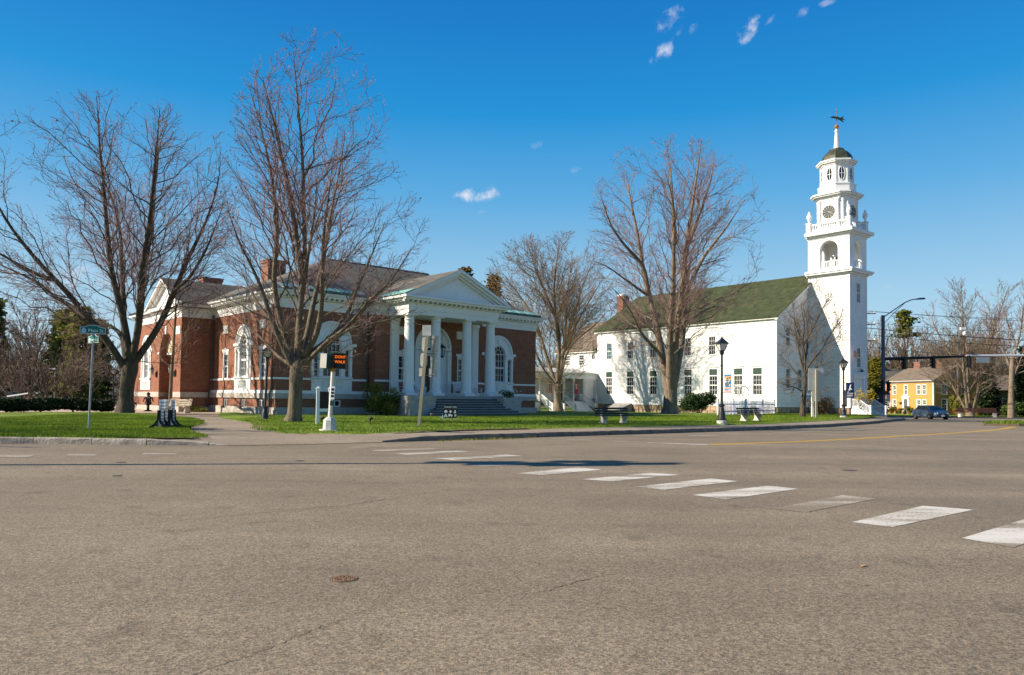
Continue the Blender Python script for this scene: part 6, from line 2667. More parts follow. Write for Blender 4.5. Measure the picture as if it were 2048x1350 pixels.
# ------------------------------------------------------------------ pedestrian signal post
t = thing('pedestrian_signal', 'white signal post showing lit orange DONT WALK by crossing', 'pedestrian signal', (-7.1, 29.0, .2))
MB().lathe(0, 0, [(.42, -.1), (.40, .03), (.36, .04)], 16).build('plinth', concrete, t)
m = MB()
m.lathe(0, 0, [(.26, .04), (.25, .40), (.15, .50), (.10, .53)], 8, PI / 8)
m.build('base', mk('pale_grey_paint', (.52, .50, .46), .6, .12, 5), t)
m = MB()
m.lathe(0, 0, [(.08, .5), (.075, 2.3)], 12)
m.build('post', mk('tan_white_paint', (.66, .60, .52), .5, .08, 5), t, smooth=True)
m = MB()
m.lathe(0, 0, [(.088, 2.3), (.088, 2.48)], 12)
m.build('yellow_collar', mk('collar_yellow', (.42, .25, .02), .6, .2, 6), t)
t.rotation_euler[1] = .04
m = MB()
m.box(.10, .56, -.30, .0, 2.42, 3.0)
m.box(.08, .58, -.42, -.28, 2.98, 3.02)
m.box(.08, .10, -.42, -.28, 2.42, 3.0)
m.box(.56, .58, -.42, -.28, 2.42, 3.0)
h1 = m.build('signal_head', sig_black, t)
emo = mk_emit('signal_orange', (1.0, .17, .0), .85)
text('lettering', 'DONT', .155, emo, h1, (.33, -.312, 2.87), (PI / 2, 0, 0), .002, sx=.95)
text('lettering', 'WALK', .155, emo, h1, (.33, -.312, 2.68), (PI / 2, 0, 0), .002, sx=.95)
dg = mk('dark_green_paint', (.008, .05, .035), .5, .15, 5)
m = MB()
m.box(-.24, -.04, -.22, .22, 2.4, 3.0)
m.bar((-.14, 0, 3.03), (.4, -.1, 3.03), .045)
m.bar((0, 0, 2.45), (0, 0, 3.03), .05)
m.bar((-.1, 0, 2.5), (.2, -.1, 2.5), .04)
m.build('second_head', dg, t)
m = MB()
m.extr([(-.46, -.24, 2.42), (-.20, -.3, 2.42), (-.20, -.3, 2.98), (-.46, -.24, 2.98)], (.0, .07, 0))
m.build('head_door', mk('cream_paint', (.60, .56, .47), .6, .1, 5), t)
m = MB()
m.box(-.02, .14, -.11, -.085, 1.22, 1.72)
m.build('instruction_plate', sign_white, t)
m = MB()
for i in range(3):
    m.box(.005, .115, -.114, -.111, 1.30 + i * .13, 1.39 + i * .13)
m.build('plate_symbol', sign_black, t)
m = MB()
m.box(-.01, .13, -.14, -.08, .98, 1.16)
m.build('push_button', dg, t)

# white post pair of a board behind the signal
t = thing('white_post_sign', 'pair of white capped posts holding a board beside the signal', 'sign', (-8.9, 35.2, .2), .35)
for x in (-.28, .28):
    m = MB()
    m.box(x - .075, x + .075, -.075, .075, -.1, 1.66)
    m.taper(x, 0, 1.661, 1.70, .20, .20)
    m.taper(x, 0, 1.702, 1.80, .17, .02)
    m.build('post', white, t)
m = MB()
m.box(-.2, .2, -.03, .03, .75, 1.55)
m.build('board', dark_wood, t)
m = MB()
m.box(-.203, .203, -.04, .04, .6, .74)
m.build('cross_rail', white, t)
# garden spotlights
for i, (x, y, lab) in enumerate(((-9.35, 36.6, 'small black garden spotlight on the grass left of the signal'), (-6.95, 36.6, 'small black garden spotlight on the grass right of the signal'))):
    t = thing('garden_spotlight', lab, 'spotlight', (x, y, .2), .3, 'garden spotlights on the lawn')
    MB().lathe(0, 0, [(.03, -.05), (.03, .18)], 8).build('stake', iron, t)
    m = MB()
    m.tube([(-.06, 0, .2), (.1, 0, .32)], [.07, .09], 10)
    m.build('head', iron, t)

# wooden route-sign post seen from behind
t = thing('route_sign_post', 'leaning wooden post carrying backs of several route signs', 'road sign', (-4.25, 33.97, .2))
m = MB()
m.bar((0, 0, -.15), (.34, 0, 4.15), .14, .14)
m.build('post', post_wood, t)
m = MB()
m.bar((.52, .12, 1.15), (.66, .12, 4.15), .09, .05)
m.build('post', post_wood, t)
nv = lambda x, z: (x + .075 * (z - 3), z)
for (x0, x1, z0, z1, kind) in ((.10, .50, 4.17, 4.66, 0), (.08, .38, 3.42, 4.12, 1), (.55, .86, 3.42, 4.18, 0), (.48, .78, 3.02, 3.4, 0), (.02, .36, 2.72, 3.38, 1), (.50, .84, 2.68, 3.0, 0), (-.02, .26, 2.3, 2.68, 0), (.42, .80, 2.28, 2.66, 0)):
    m = MB()
    if kind:
        k = 16
        pts = []
        for i in range(k):
            a = 2 * PI * i / k
            c, s = math.cos(a), math.sin(a)
            pts.append(((x0 + x1) / 2 + (x1 - x0) / 2 * abs(c) ** .6 * (1 if c > 0 else -1), (z0 + z1) / 2 + (z1 - z0) / 2 * abs(s) ** .6 * (1 if s > 0 else -1)))
    else:
        pts = [(x0, z0), (x1, z0), (x1, z1), (x0, z1)]
    y = .075 if x0 < .4 else .165
    m.extr([(x, y + .02 * ((z0 * 7) % 1), z) for x, z in pts], (0, .008, 0))
    m.build('sign_panel', sign_back, t)
m = MB()
for z in (2.35, 3.35, 4.0):
    m.bar((.24 + .075 * (z - 3), .09, z), (.7 + .05 * (z - 3), .10, z), .07, .03)
m.build('batten', grey_wood, t)

# thank-you yard sign
t = thing('yard_sign', 'black THANK YOU yard sign with six white symbols on lawn', 'sign', (-3.62, 44.0, .22), .06)
m = MB()
m.box(-.41, .41, -.012, .012, .10, .86)
m.build('board', sign_black, t)
m = MB()
m.extr([(-.42, .0, .0), (-.62, -.05, .02), (-.44, 0, .34)], (0, .02, 0))
m.box(-.40, .42, -.1, .12, -.02, .05)
m.build('stand', sign_white, t)
text('lettering', 'THANK YOU', .165, mk('pale_print', (.60, .68, .66), .5, .05, 5), t, (0, -.0145, .74), (PI / 2, 0, 0), .001, sx=.80)
ps = mk('pale_symbol', (.62, .68, .66), .5, .05, 5)


def icon(parts):
    m = MB()
    for kind, a in parts:
        if kind == 'p':
            m.extr([(x, -.0145, z) for x, z in a], (0, .002, 0))
        else:
            x, z, r = a
            m.extr([(x + r * math.cos(2 * PI * i / 12), -.0145, z + r * math.sin(2 * PI * i / 12)) for i in range(12)], (0, .002, 0))
    m.build('symbol', ps, t)


icon([('p', [(-.36, .44), (-.18, .44), (-.17, .48), (-.22, .57), (-.32, .57), (-.37, .48)]), ('p', [(-.34, .40), (-.2, .40), (-.2, .43), (-.34, .43)])])
icon([('p', [(-.11, .46), (-.05, .53), (.0, .57), (.05, .53), (.11, .46), (.05, .47), (.03, .40), (-.03, .40), (-.05, .47)])])
icon([('p', [(.19, .40), (.35, .40), (.31, .50), (.23, .50)]), ('c', (.27, .535, .038))])
icon([('c', (-.33, .20, .05)), ('c', (-.21, .19, .038)), ('p', [(-.34, .26), (-.30, .34), (-.24, .33), (-.2, .24), (-.24, .24)])])
icon([('p', [(-.12, .22), (.02, .22), (.02, .34), (-.12, .34)]), ('p', [(.03, .22), (.12, .22), (.12, .27), (.08, .31), (.03, .31)]), ('c', (-.08, .19, .028)), ('c', (.07, .19, .028))])
icon([('p', [(.19, .33), (.22, .33), (.25, .24), (.34, .24), (.37, .31), (.24, .31)]), ('c', (.26, .19, .022)), ('c', (.33, .19, .022))])

# folding display boards on curved feet, seen edge-on
bd = None
brng = random.Random(4)
for i, (x, y, rz, lab) in enumerate(((-13.62, 28.9, 1.72, 'nearest of three white display boards on curved black feet'), (-13.93, 29.9, 1.72, 'middle of three white display boards on curved black feet'), (-13.5, 29.6, 1.80, 'rightmost of three white display boards on curved black feet'))):
    t = thing('display_board', lab, 'display board', (x, y, .2), rz, 'white display boards on black feet')
    m = MB()
    m.box(-.28, .28, -.02, .02, .12, 1.13)
    m.build('board', sign_white, t)
    m = MB()
    for r_ in range(7):
        xx = -.22
        while xx < .18:
            w = brng.uniform(.05, .12)
            m.box(xx, min(.22, xx + w), -.024, -.021, .22 + r_ * .125, .29 + r_ * .125)
            xx += w + .03
    m.build('print', mk('grey_print', (.26, .26, .28), .7, .2, 6), t)
    for sg in (-1, 1):
        m = MB()
        pts = [(sg * .29, -.03, .72), (sg * .29, -.03, .45), (sg * .30, -.05, .30), (sg * .31, -.16, .14), (sg * .33, -.34, .03)]
        pt2 = [(p[0], -p[1], p[2]) for p in pts]
        for q in (pts, pt2):
            for a, b in zip(q[:-1], q[1:]):
                m.bar(a, b, .05, .09)
        m.build('foot', sign_black, t)

# large blank sign back and white post near the church tree
t = thing('large_sign', 'large pale sign board seen from behind on wooden post', 'road sign', (23.65, 57.63, .19), .05)
m = MB()
m.bar((0, 0, -.1), (.03, 0, 3.85), .14, .14)
m.build('post', post_wood, t)
m = MB()
m.box(-.58, .62, .075, .10, 2.22, 3.95)
m.build('sign_panel', mk('pale_sign_back', (.46, .45, .41), .6, .15, 2.5), t)
m = MB()
m.box(-.3, .38, .075, .095, 1.38, 2.19)
m.build('sign_panel', mk('pale_sign_back', (.5, .5, .46), .6, .15, 3), t)
t = thing('church_sign_post', 'slim white post with short arm beside the large sign back', 'post', (25.3, 62.4, .18))
m = MB()
m.box(-.08, .08, -.08, .08, -.1, 2.15)
m.taper(0, 0, 2.151, 2.24, .2, .04)
m.bar((-.95, 0, 1.98), (-.08, 0, 1.98), .07)
m.build('post', white, t)

# ------------------------------------------------------------------ picket fence with garden arbour
FN = [(17.7, 63.6), (19.9, 66.6), (21.9, 69.4), (24.9, 73.6), (27.2, 76.8)]
t = thing('picket_fence', 'white picket fence with pastel pickets in front of the church wall', 'fence')
pk = None
pcol = [mk('picket_white', (.74, .72, .74), .7, .08, 4), mk('picket_pink', (.72, .36, .52), .7, .1, 4), mk('picket_lilac', (.46, .36, .70), .7, .1, 4), mk('picket_blue', (.36, .56, .74), .7, .1, 4)]
protos = []
for m_ in pcol:
    m = MB()
    m.extr([(-.045, -.012, .06), (.045, -.012, .06), (.045, -.012, 1.22), (0, -.012, 1.32), (-.045, -.012, 1.22)], (0, .024, 0))
    protos.append((m, m_))
pobj = [None] * 4
for s, ((x0, y0), (x1, y1)) in enumerate(zip(FN[:-1], FN[1:])):
    L = math.hypot(x1 - x0, y1 - y0)
    a = math.atan2(y1 - y0, x1 - x0)
    z = lawn_z(x0, y0) - .02
    m = MB()
    m.bar((x0, y0, z + .38), (x1, y1, lawn_z(x1, y1) + .36), .05, .09)
    m.bar((x0, y0, z + 1.0), (x1, y1, lawn_z(x1, y1) + .98), .05, .09)
    m.build('rail', white_old, t)
    m = MB()
    for (px, py) in ((x0, y0),) + (((x1, y1),) if s == len(FN) - 2 else ()):
        m.box(px - .075, px + .075, py - .075, py + .075, z - .1, z + 1.42)
        m.taper(px, py, z + 1.421, z + 1.5, .2, .03)
    m.build('post', white, t)
    n = int(L / .2)
    for i in range(n):
        f = (i + .5) / n
        x, y = x0 + (x1 - x0) * f, y0 + (y1 - y0) * f
        k = random.choice((0, 0, 1, 2, 3)) if s < 3 else 0
        loc = (x + .04 * math.sin(a), y - .04 * math.cos(a), lawn_z(x, y))
        if pobj[k] is None:
            pobj[k] = protos[k][0].build('picket', protos[k][1], t, loc, a)
        else:
            inst(pobj[k], t, loc, a)
t = thing('garden_arbour', 'white arched lattice garden arbour behind the picket fence', 'arbour', (22.9, 74.2, lawn_z(22.9, 74.2)), .45)
for y in (-.45, .45):
    m = MB()
    pts = [(-.62, y, 0), (-.62, y, 2.2)] + [(-.62 * math.cos(PI * i / 12), y, 2.2 + .55 * math.sin(PI * i / 12)) for i in range(1, 12)] + [(.62, y, 2.2), (.62, y, 0)]
    m.tube(pts, .045, 6)
    m.build('arch', white, t)
for x in (-.62, .62):
    m = MB()
    for i in range(8):
        z = .25 + i * .27
        m.bar((x, -.45, z), (x, .45, z), .03)
    for i in range(3):
        y = -.22 + i * .22
        m.bar((x, y, .1), (x, y, 2.25), .03)
    m.build('lattice', white, t)
m = MB()
for i in range(1, 9):
    a = PI * i / 9
    m.bar((-.62 * math.cos(a), -.45, 2.2 + .55 * math.sin(a)), (-.62 * math.cos(a), .45, 2.2 + .55 * math.sin(a)), .03)
m.build('slat', white, t)

# ------------------------------------------------------------------ traffic signals, mast arms, wires
t = thing('traffic_signal_pole', 'tall dark blue signal pole with black mast arm and curved street light', 'traffic signal', (44.1, 88, -.3))
m = MB()
m.lathe(0, 0, [(.24, -.2), (.22, 4), (.20, 12.2)], 12)
m.lathe(0, 0, [(.3, 8.2), (.3, 8.35)], 12)
m.lathe(0, 0, [(.34, -.2), (.34, .35)], 12)
m.build('pole', blue_steel, t, smooth=True)
m = MB()
m.tube([(0, 0, 7.0), (3, -.1, 7.12), (9.4, -.3, 7.4)], [.2, .17, .13], 10)
m.build('mast_arm', sig_black, t, smooth=True)
m = MB()
m.tube([(9.4, -.3, 7.4), (10.6, -.3, 7.46)], [.13, .12], 10)
m.build('mast_arm_end', mk('rust_brown_steel', (.17, .075, .03), .6, .3, 6), t)
m = MB()
m.tube([(.1, 0, 12.0), (1.5, 0, 13.0), (2.6, 0, 13.75), (3.4, 0, 14.1), (4.1, 0, 14.2)], .06, 8)
m.tube([(.1, 0, 11.2), (1.3, 0, 12.5), (2.6, 0, 13.7)], .035, 6)
m.build('light_arm', blue_steel, t, smooth=True)
m = MB()
m.lathe(0, 0, [(.0, 0)], 3) if False else None
vs = []
m.extr([(4.0, -.16, 14.12), (4.9, -.2, 14.16), (5.05, -.12, 14.24), (4.9, -.1, 14.38), (4.3, -.1, 14.34), (4.0, -.08, 14.26)], (0, .32, 0))
m.build('light_head', mk('teal_metal', (.03, .13, .16), .5, .2, 5), t)


def signal_head(name_parent, x, y, z, rz, backplate=True):
    e = link('signal_head', None, name_parent, (x, y, z), rz)
    m = MB()
    m.box(-.17, .17, -.14, .14, -1.22, -.1)
    if backplate:
        m.box(-.32, .32, .0, .03, -1.36, .03)
    m.bar((0, 0, -.1), (0, 0, .14), .08)
    m.build('housing', sig_black, e)
    for i in range(3):
        m = MB()
        zz = -.28 - i * .37
        for q in range(9):
            a0, a1 = PI * (q / 9) * 1.3 - .45, PI * ((q + 1) / 9) * 1.3 - .45
            m.add([(.16 * math.cos(a0), .14, zz + .16 * math.sin(a0)), (.16 * math.cos(a1), .14, zz + .16 * math.sin(a1)), (.15 * math.cos(a1), .38, zz + .13 * math.sin(a1)), (.15 * math.cos(a0), .38, zz + .13 * math.sin(a0))], [(0, 1, 2, 3)])
        m.build('visor', sig_black, e)
    return e


signal_head(t, 2.4, -.25, 7.15, .35)
signal_head(t, 5.8, -.3, 7.3, .35)
e = signal_head(t, .55, -.1, 4.4, -.9, False)
e = signal_head(t, -.3, -.35, 4.5, .9)
m = MB()
m.box(-.3, .55, -.3, .1, 2.75, 3.2)
m.box(-.5, -.25, -.2, .1, 1.9, 3.1)
m.build('walk_signal', sig_black, t)
m = MB()
m.box(.3, .75, -.12, -.08, 1.9, 3.0)
m.build('sign_plate', galv, t)
m = MB()
m.tube([(8.95, -.3, 7.0), (8.8, -.3, 10.6)], .05, 6)
m.build('camera_mast', mk('steel_blue_grey', (.22, .30, .36), .5, .1, 5), t)
m = MB()
m.box(8.95, 9.55, -.5, -.15, 10.55, 10.85)
m.lathe(9.5, -.3, [(.10, 9.9), (.2, 10.0), (.2, 10.35), (.12, 10.5)], 10)
m.build('detector_camera', white, t)

t = thing('mast_arm_pole', 'silver mast arm reaching in from the right picture edge', 'traffic signal', (68.6, 86.2, -.3))
m = MB()
m.lathe(0, 0, [(.26, -.2), (.22, 3), (.18, 8.5)], 12)
m.build('pole', galv, t, smooth=True)
m = MB()
m.tube([(0, 0, 7.6), (-3, .2, 7.6), (-15.0, 1.2, 7.48)], [.2, .18, .10], 10)
m.build('mast_arm', mk('silver_steel', (.62, .63, .64), .35, .1, 6, metal=.4, spec=.5), t, smooth=True)
signal_head(t, -14.7, 1.1, 7.42, .3)
m = MB()
m.box(-13.9, -12.4, .95, 1.0, 6.65, 7.3)
m.build('sign_plate', galv, t)

# utility poles and overhead wires
up = thing('utility_pole', 'wooden utility pole with crossarms behind the church tower', 'utility pole', (47.8, 100, -.35))
m = MB()
m.tube([(0, 0, -.2), (0, 0, 14.4)], [.17, .12], 8)
m.build('pole', mk('pole_wood', (.16, .12, .085), .9, .3, 6), up)
for z in (13.9, 12.4, 10.2):
    m = MB()
    m.box(-1.2, 1.3, -.06, .06, z - .07, z + .07)
    m.build('crossarm', mk('pole_wood', (.2, .15, .1), .9, .3, 6), up)
    for x in (-1.0, -.3, .4, 1.15):
        m = MB()
        m.lathe(x, 0, [(.05, z + .07), (.09, z + .14), (.09, z + .24), (.04, z + .32)], 8)
        m.build('insulator', sign_white, up)
up2 = thing('utility_pole', 'distant utility pole with pale insulators among bare trees at right', 'utility pole', (71, 118, -.5))
m = MB()
m.tube([(0, 0, -.2), (0, 0, 13.6)], [.17, .12], 8)
m.build('pole', mk('pole_wood', (.16, .12, .085), .9, .3, 6), up2)
m = MB()
m.box(-1.2, 1.2, -.06, .06, 12.4, 12.55)
m.build('crossarm', mk('pole_wood', (.16, .12, .085), .9, .3, 6), up2)
for x in (-1.0, .5):
    MB().lathe(x, 0, [(.06, 12.55), (.14, 12.65), (.14, 12.85), (.06, 12.95)], 8).build('insulator', sign_white, up2)
wlab = ['highest of the overhead wires running right from the church pole', 'second highest overhead wire running right from the church pole', 'upper middle overhead wire crossing the bare trees', 'thick middle overhead wire crossing above the mast arm', 'lower middle overhead wire crossing above the mast arm', 'lowest thin overhead wire crossing above the yellow house']
for i, (a, b, r_) in enumerate((((46.8, 100, 13.9), (92, 70, 10.8), .022), ((48.2, 100, 13.9), (92, 72, 10.3), .022), ((46.8, 100, 12.4), (92, 70, 8.9), .022), ((48.0, 100.2, 11.6), (92, 71, 7.7), .05), ((49.0, 100, 10.6), (92, 71, 7.2), .03), ((48, 100, 9.0), (92, 73, 6.1), .025))):
    m = MB()
    pts = []
    for q in range(17):
        f = q / 16
        pts.append((a[0] + (b[0] - a[0]) * f, a[1] + (b[1] - a[1]) * f, a[2] + (b[2] - a[2]) * f - 1.1 * 4 * f * (1 - f)))
    m.tube(pts, r_, 5)
    tag(m.build('overhead_wire', sig_black), wlab[i], 'wire', 'overhead wires along the street')

# signal pole standing just outside the frame on the left: its shadow falls across the road
t = thing('traffic_signal_pole', 'signal pole outside the picture at left casting the long road shadow', 'traffic signal', (-13.9, 15.3, 0))
m = MB()
m.lathe(0, 0, [(.14, -.1), (.12, 4), (.085, 10.2)], 10)
m.lathe(0, 0, [(.25, -.1), (.25, .3)], 10)
m.build('pole', galv, t, smooth=True)
for (x, y, z, rz) in ((0, .28, 10.3, .3), (.0, -.3, 9.2, 1.4), (.1, -.35, 10.9, 1.3), (.0, .2, 8.6, 1.2), (0, -.6, 10.1, 1.5)):
    signal_head(t, x, y, z, rz)
m = MB()
m.tube([(0, -.8, 9.3), (0, .5, 9.9)], .05, 6)
m.tube([(0, 0, 10.1), (.1, -.35, 10.9)], .05, 6)
m.build('bracket', galv, t)

# ------------------------------------------------------------------ parked grey-blue saloon car
def make_car(loc, rz):
    t = thing('car', 'grey blue saloon car coming forward on the road at right', 'car', loc, rz)
    paint = mk('car_paint', (.035, .065, .105), .3, .06, 2, spec=.5, coat=.6)  # body colour darkened to carry the tree shade over the car
    tyre = mk('tyre_rubber', (.012, .012, .012), .8, .2, 8)
    rim = mk('alloy_rim', (.45, .47, .48), .35, .1, 8, metal=.7)
    cg = mk('car_glass', (.01, .014, .018), .05, .3, 2, spec=.6)
    # x forward; body as lofted sections (x, half width, sill z, shoulder z, top z, top half width)
    sec = [(-2.24, .62, .50, .74, .88, .55), (-2.12, .80, .34, .80, 1.00, .66), (-1.75, .86, .24, .86, 1.05, .70), (-1.2, .88, .21, .86, 1.04, .72), (-.4, .885, .20, .84, .98, .76), (.5, .885, .20, .83, .97, .76), (1.05, .88, .21, .80, .98, .74), (1.55, .87, .23, .76, .92, .70), (1.95, .83, .26, .70, .84, .64), (2.17, .72, .32, .62, .72, .55), (2.26, .58, .40, .56, .62, .46)]
    vs, fs = [], []
    for x, w, s, sh, tp, tw in sec:
        prof = [(w * .86, s), (w, s + .10), (w * 1.0, (s + sh) / 2), (w * .985, sh), (w * .93, sh + (tp - sh) * .5), (tw, tp), (tw * .5, tp + .025)]
        ring = [(x, y, z) for y, z in prof] + [(x, -y, z) for y, z in prof[::-1]]
        vs += ring
    k = 14
    for i in range(len(sec) - 1):
        for j in range(k):
            fs.append((i * k + j, i * k + (j + 1) % k, (i + 1) * k + (j + 1) % k, (i + 1) * k + j))
    fs += [tuple(range(k)), tuple(range((len(sec) - 1) * k, len(sec) * k))[::-1]]
    m = MB()
    m.add(vs, fs)
    m.build('body', paint, t, smooth=True)
    # cabin: roof, pillars, glass
    g = [(-1.72, .70, 1.02), (-1.05, .60, 1.42), (-.55, .60, 1.47), (.12, .59, 1.45), (.45, .57, 1.40), (1.18, .70, .97)]
    m = MB()
    vs, fs = [], []
    for x, w, z in g:
        vs += [(x, -w, z), (x, -w * .5, z + .03), (x, w * .5, z + .03), (x, w, z)]
    for i in range(1, 4):
        for j in range(3):
            fs.append((i * 4 + j, i * 4 + j + 1, i * 4 + j + 5, i * 4 + j + 4))
    m.add(vs, fs)
    for sg in (-1, 1):
        for (x0, z0, y0), (x1, z1, y1) in (((-1.72, 1.0, .71), (-1.05, 1.42, .6)), ((.45, 1.4, .585), (1.2, .96, .71)), ((-.35, .97, .755), (-.3, 1.45, .6)), ((-1.05, 1.42, .6), (.45, 1.405, .58))):
            m.bar((x0, sg * y0, z0), (x1, sg * y1, z1), .07, .06)
    m.build('roof', paint, t, smooth=True)
    m = MB()
    m.add([(1.19, -.69, .985), (1.19, .69, .985), (.46, .565, 1.39), (.46, -.565, 1.39)], [(0, 1, 2, 3)])
    m.build('windscreen', cg, t)
    m = MB()
    m.add([(-1.71, -.68, 1.03), (-1.71, .68, 1.03), (-1.06, .58, 1.41), (-1.06, -.58, 1.41)], [(0, 1, 2, 3)])
    m.build('rear_window', cg, t)
    for sg in (-1, 1):
        for xa, xb, xc, xd in ((-1.6, -.4, -.34, -1.05), (-.3, 1.1, .42, -.26)):
            m = MB()
            m.add([(xa, sg * .735, .99), (xb, sg * .735, .97), (xc, sg * .598, 1.41), (xd, sg * .60, 1.42)], [(0, 1, 2, 3)])
            m.build('side_window', cg, t)
    for x in (-1.36, 1.32):
        for sg in (-1, 1):
            w = link('wheel', None, t, (x, sg * .80, .32))
            m = MB(lambda a, b, c: (a, c, b))
            m.lathe(0, 0, [(.2, -.10), (.30, -.11), (.325, -.07), (.325, .07), (.30, .11), (.2, .10)], 20)
            m.build('tyre', tyre, w, smooth=True)
            m = MB(lambda a, b, c, sg=sg: (a, c * sg, b))
            m.lathe(0, 0, [(.215, .085), (.20, .10), (.05, .09)], 20)
            for i in range(6):
                a = i * PI / 3
                m.bar((.05 * math.cos(a), .05 * math.sin(a), .105), (.2 * math.cos(a), .2 * math.sin(a), .105), .05, .015)
            m.build('rim', rim, w)
            m = MB(lambda a, b, c: (a, c, b))
            m.lathe(0, 0, [(.36, -.06), (.36, .09)], 20)
            m.build('wheel_well', tyre, w)
    hl = mk('headlight', (.70, .66, .56), .12, .1, 6, spec=.6)
    for sg in (-1, 1):
        m = MB()
        m.extr([(2.07, sg * .73, .62), (2.22, sg * .50, .60), (2.20, sg * .48, .70), (1.98, sg * .70, .75)], (.035, sg * .02, .012))
        m.build('headlight', hl, t)
        m = MB()
        m.box(1.02, 1.16, sg * .93 - .1, sg * .93 + .1, .93, 1.06)
        m.bar((1.08, sg * .74, .95), (1.08, sg * .88, .98), .05)
        m.build('mirror', paint, t)
    m = MB()
    m.box(2.2, 2.285, -.40, .40, .50, .62)
    m.box(2.2, 2.275, -.55, .55, .30, .42)
    m.build('grille', sig_black, t)
    m = MB()
    m.box(2.286, 2.296, -.12, .12, .545, .59)
    m.build('badge', rim, t)
    m = MB()
    m.box(2.276, 2.292, -.17, .17, .37, .46)
    m.build('number_plate', sign_white, t)
    return t


make_car((44.3, 78.5, road_z(44, 78.5)), math.atan2(-.985, -.0))

# ------------------------------------------------------------------ yellow house
HO, HR = (69.3, 122.0), math.atan2(1.0, -.12)
yh = thing('yellow_house', 'yellow clapboard colonial house with grey roof and pedimented door', 'house', (*HO, -.55), HR)
# local x runs back along the sunny front, local y to the left of that (away from the gable side it is negative)
HL, HW, HE, HP = 12.6, 8.4, 5.75, 8.2
kx = lambda px: ((HO[0] - (px - 1024 + .5) / 1483 * HO[1]) / (.12 + (px - 1024 + .5) / 1483)) / .9929
ws = [kx(p) for p in (1848.5, 1837, 1812, 1789, 1777)]
mb = MB(lambda s, n, z: (s, n, z))
lowws = [ws[0], ws[1], ws[3], ws[4]]
wall_holes(mb, [(0, .25), (HL, .25), (HL, HE), (0, HE)], [[(c - .42, 3.55), (c + .42, 3.55), (c + .42, 5.05), (c - .42, 5.05)] for c in ws] + [[(c - .42, 1.0), (c + .42, 1.0), (c + .42, 2.55), (c - .42, 2.55)] for c in lowws], .1)
mb.map = lambda s, n, z: (-n, -s, z)
gws = [(2.0, 1.0, 2.7, .42), (2.0, 3.6, 5.2, .42), (5.6, 3.6, 5.2, .42), (4.2, 6.3, 7.4, .38)]
wall_holes(mb, [(0, .25), (HW, .25), (HW, HE), (HW / 2, HP), (0, HE)], [[(c - h, a), (c + h, a), (c + h, b), (c - h, b)] for c, a, b, h in gws], .1)
mb.map = None
mb.add([(HL, 0, .25), (HL, -HW, .25), (HL, -HW, HE), (HL, -HW / 2, HP), (HL, 0, HE)], [(0, 1, 2, 3, 4)])
mb.add([(0, -HW, .25), (HL, -HW, .25), (HL, -HW, HE), (0, -HW, HE)], [(0, 1, 2, 3)])
mb.build('wall', yclap, yh)
mb = MB()
mb.box(-.02, HL, -HW, -.05, -.5, .248)
mb.build('foundation', stone_f, yh)


def house_window(f, c, a, b, h, par):
    m = MB(f)
    m.box(c - h - .12, c - h, -.08, .05, a - .02, b + .14)
    m.box(c + h, c + h + .12, -.08, .05, a - .02, b + .14)
    m.box(c - h, c + h, -.08, .05, b, b + .14)
    w = m.build('window', white, par)
    m = MB(f)
    m.box(c - h - .16, c + h + .16, -.08, .09, a - .12, a - .025)
    m.build('sill', white, w)
    m = MB(f)
    m.box(c - h, c + h, -.1, -.09, a, b)
    m.build('pane', glass, w)
    m = MB(f)
    sash_bars(m, c - h, c + h, a - .02, (a + b) / 2, 2, 2, -.088, -.05, w=.035, fr=.06)
    sash_bars(m, c - h, c + h, (a + b) / 2 + .005, b, 2, 2, -.08, -.04, w=.035, fr=.06)
    m.build('sash', white, w)


f1 = lambda s, n, z: (s, n, z)
f2 = lambda s, n, z: (-n, -s, z)
for c in ws:
    house_window(f1, c, 3.55, 5.05, .42, yh)
for c in lowws:
    house_window(f1, c, 1.0, 2.55, .42, yh)
for c, a, b, h in gws:
    house_window(f2, c, a, b, h, yh)
m = MB()
m.box(-.16, .06, -.15, .05, .26, HE - .3)
m.box(HL - .1, HL + .04, -.1, .05, .26, HE - .3)
m.box(-.2, HL + .2, -.02, .09, HE - .29, HE - .02)
m.box(-.3, HL + .3, -.02, .32, HE - .018, HE + .10)
m.build('trim_board', white, yh)
c = ws[2]
m = MB(f1)
m.box(c - .85, c - .5, 0, .12, .25, 2.7)
m.box(c + .5, c + .85, 0, .12, .25, 2.7)
m.box(c - .95, c + .95, 0, .16, 2.705, 3.0)
m.extr([(c - 1.1, .0, 3.01), (c + 1.1, 0, 3.01), (c, 0, 3.55)], (0, .25, 0))
de = m.build('door_surround', white, yh)
m = MB(f1)
m.box(c - .5, c + .5, -.0, .04, .3, 2.7)
m.build('door', mk('grey_door', (.10, .10, .10), .5, .15, 4), de)
m = MB()
for s in (1, -1):
    e = .35 if s > 0 else -HW - .35
    pts = [(-.3, e, HE - .12), (HL + .3, e, HE - .12), (HL + .3, -HW / 2, HP), (-.3, -HW / 2, HP)]
    m.extr(pts, (0, 0, .14))
m.build('roof', slate_d, yh)
for x, w in ((3.3, .8), (9.2, .8)):
    m = MB()
    m.box(x - w, x + w, -HW / 2 - .5, -HW / 2 + .5, HP - 1.0, HP + 1.15)
    m.box(x - w - .08, x + w + .08, -HW / 2 - .58, -HW / 2 + .58, HP + .95, HP + 1.1)
    m.build('chimney', brick_ch, yh)
tag(MB().lathe(0, 0, [(.12, -.02), (.42, .0), (.42, .1), (.15, .12)], 14).build('door_wreath', olive_m, None, (HO[0] - .12 * (c + 1.4) - .12, HO[1] + (c + 1.4), 1.5)), 'small round wreath on the yellow wall beside the door', 'wreath')
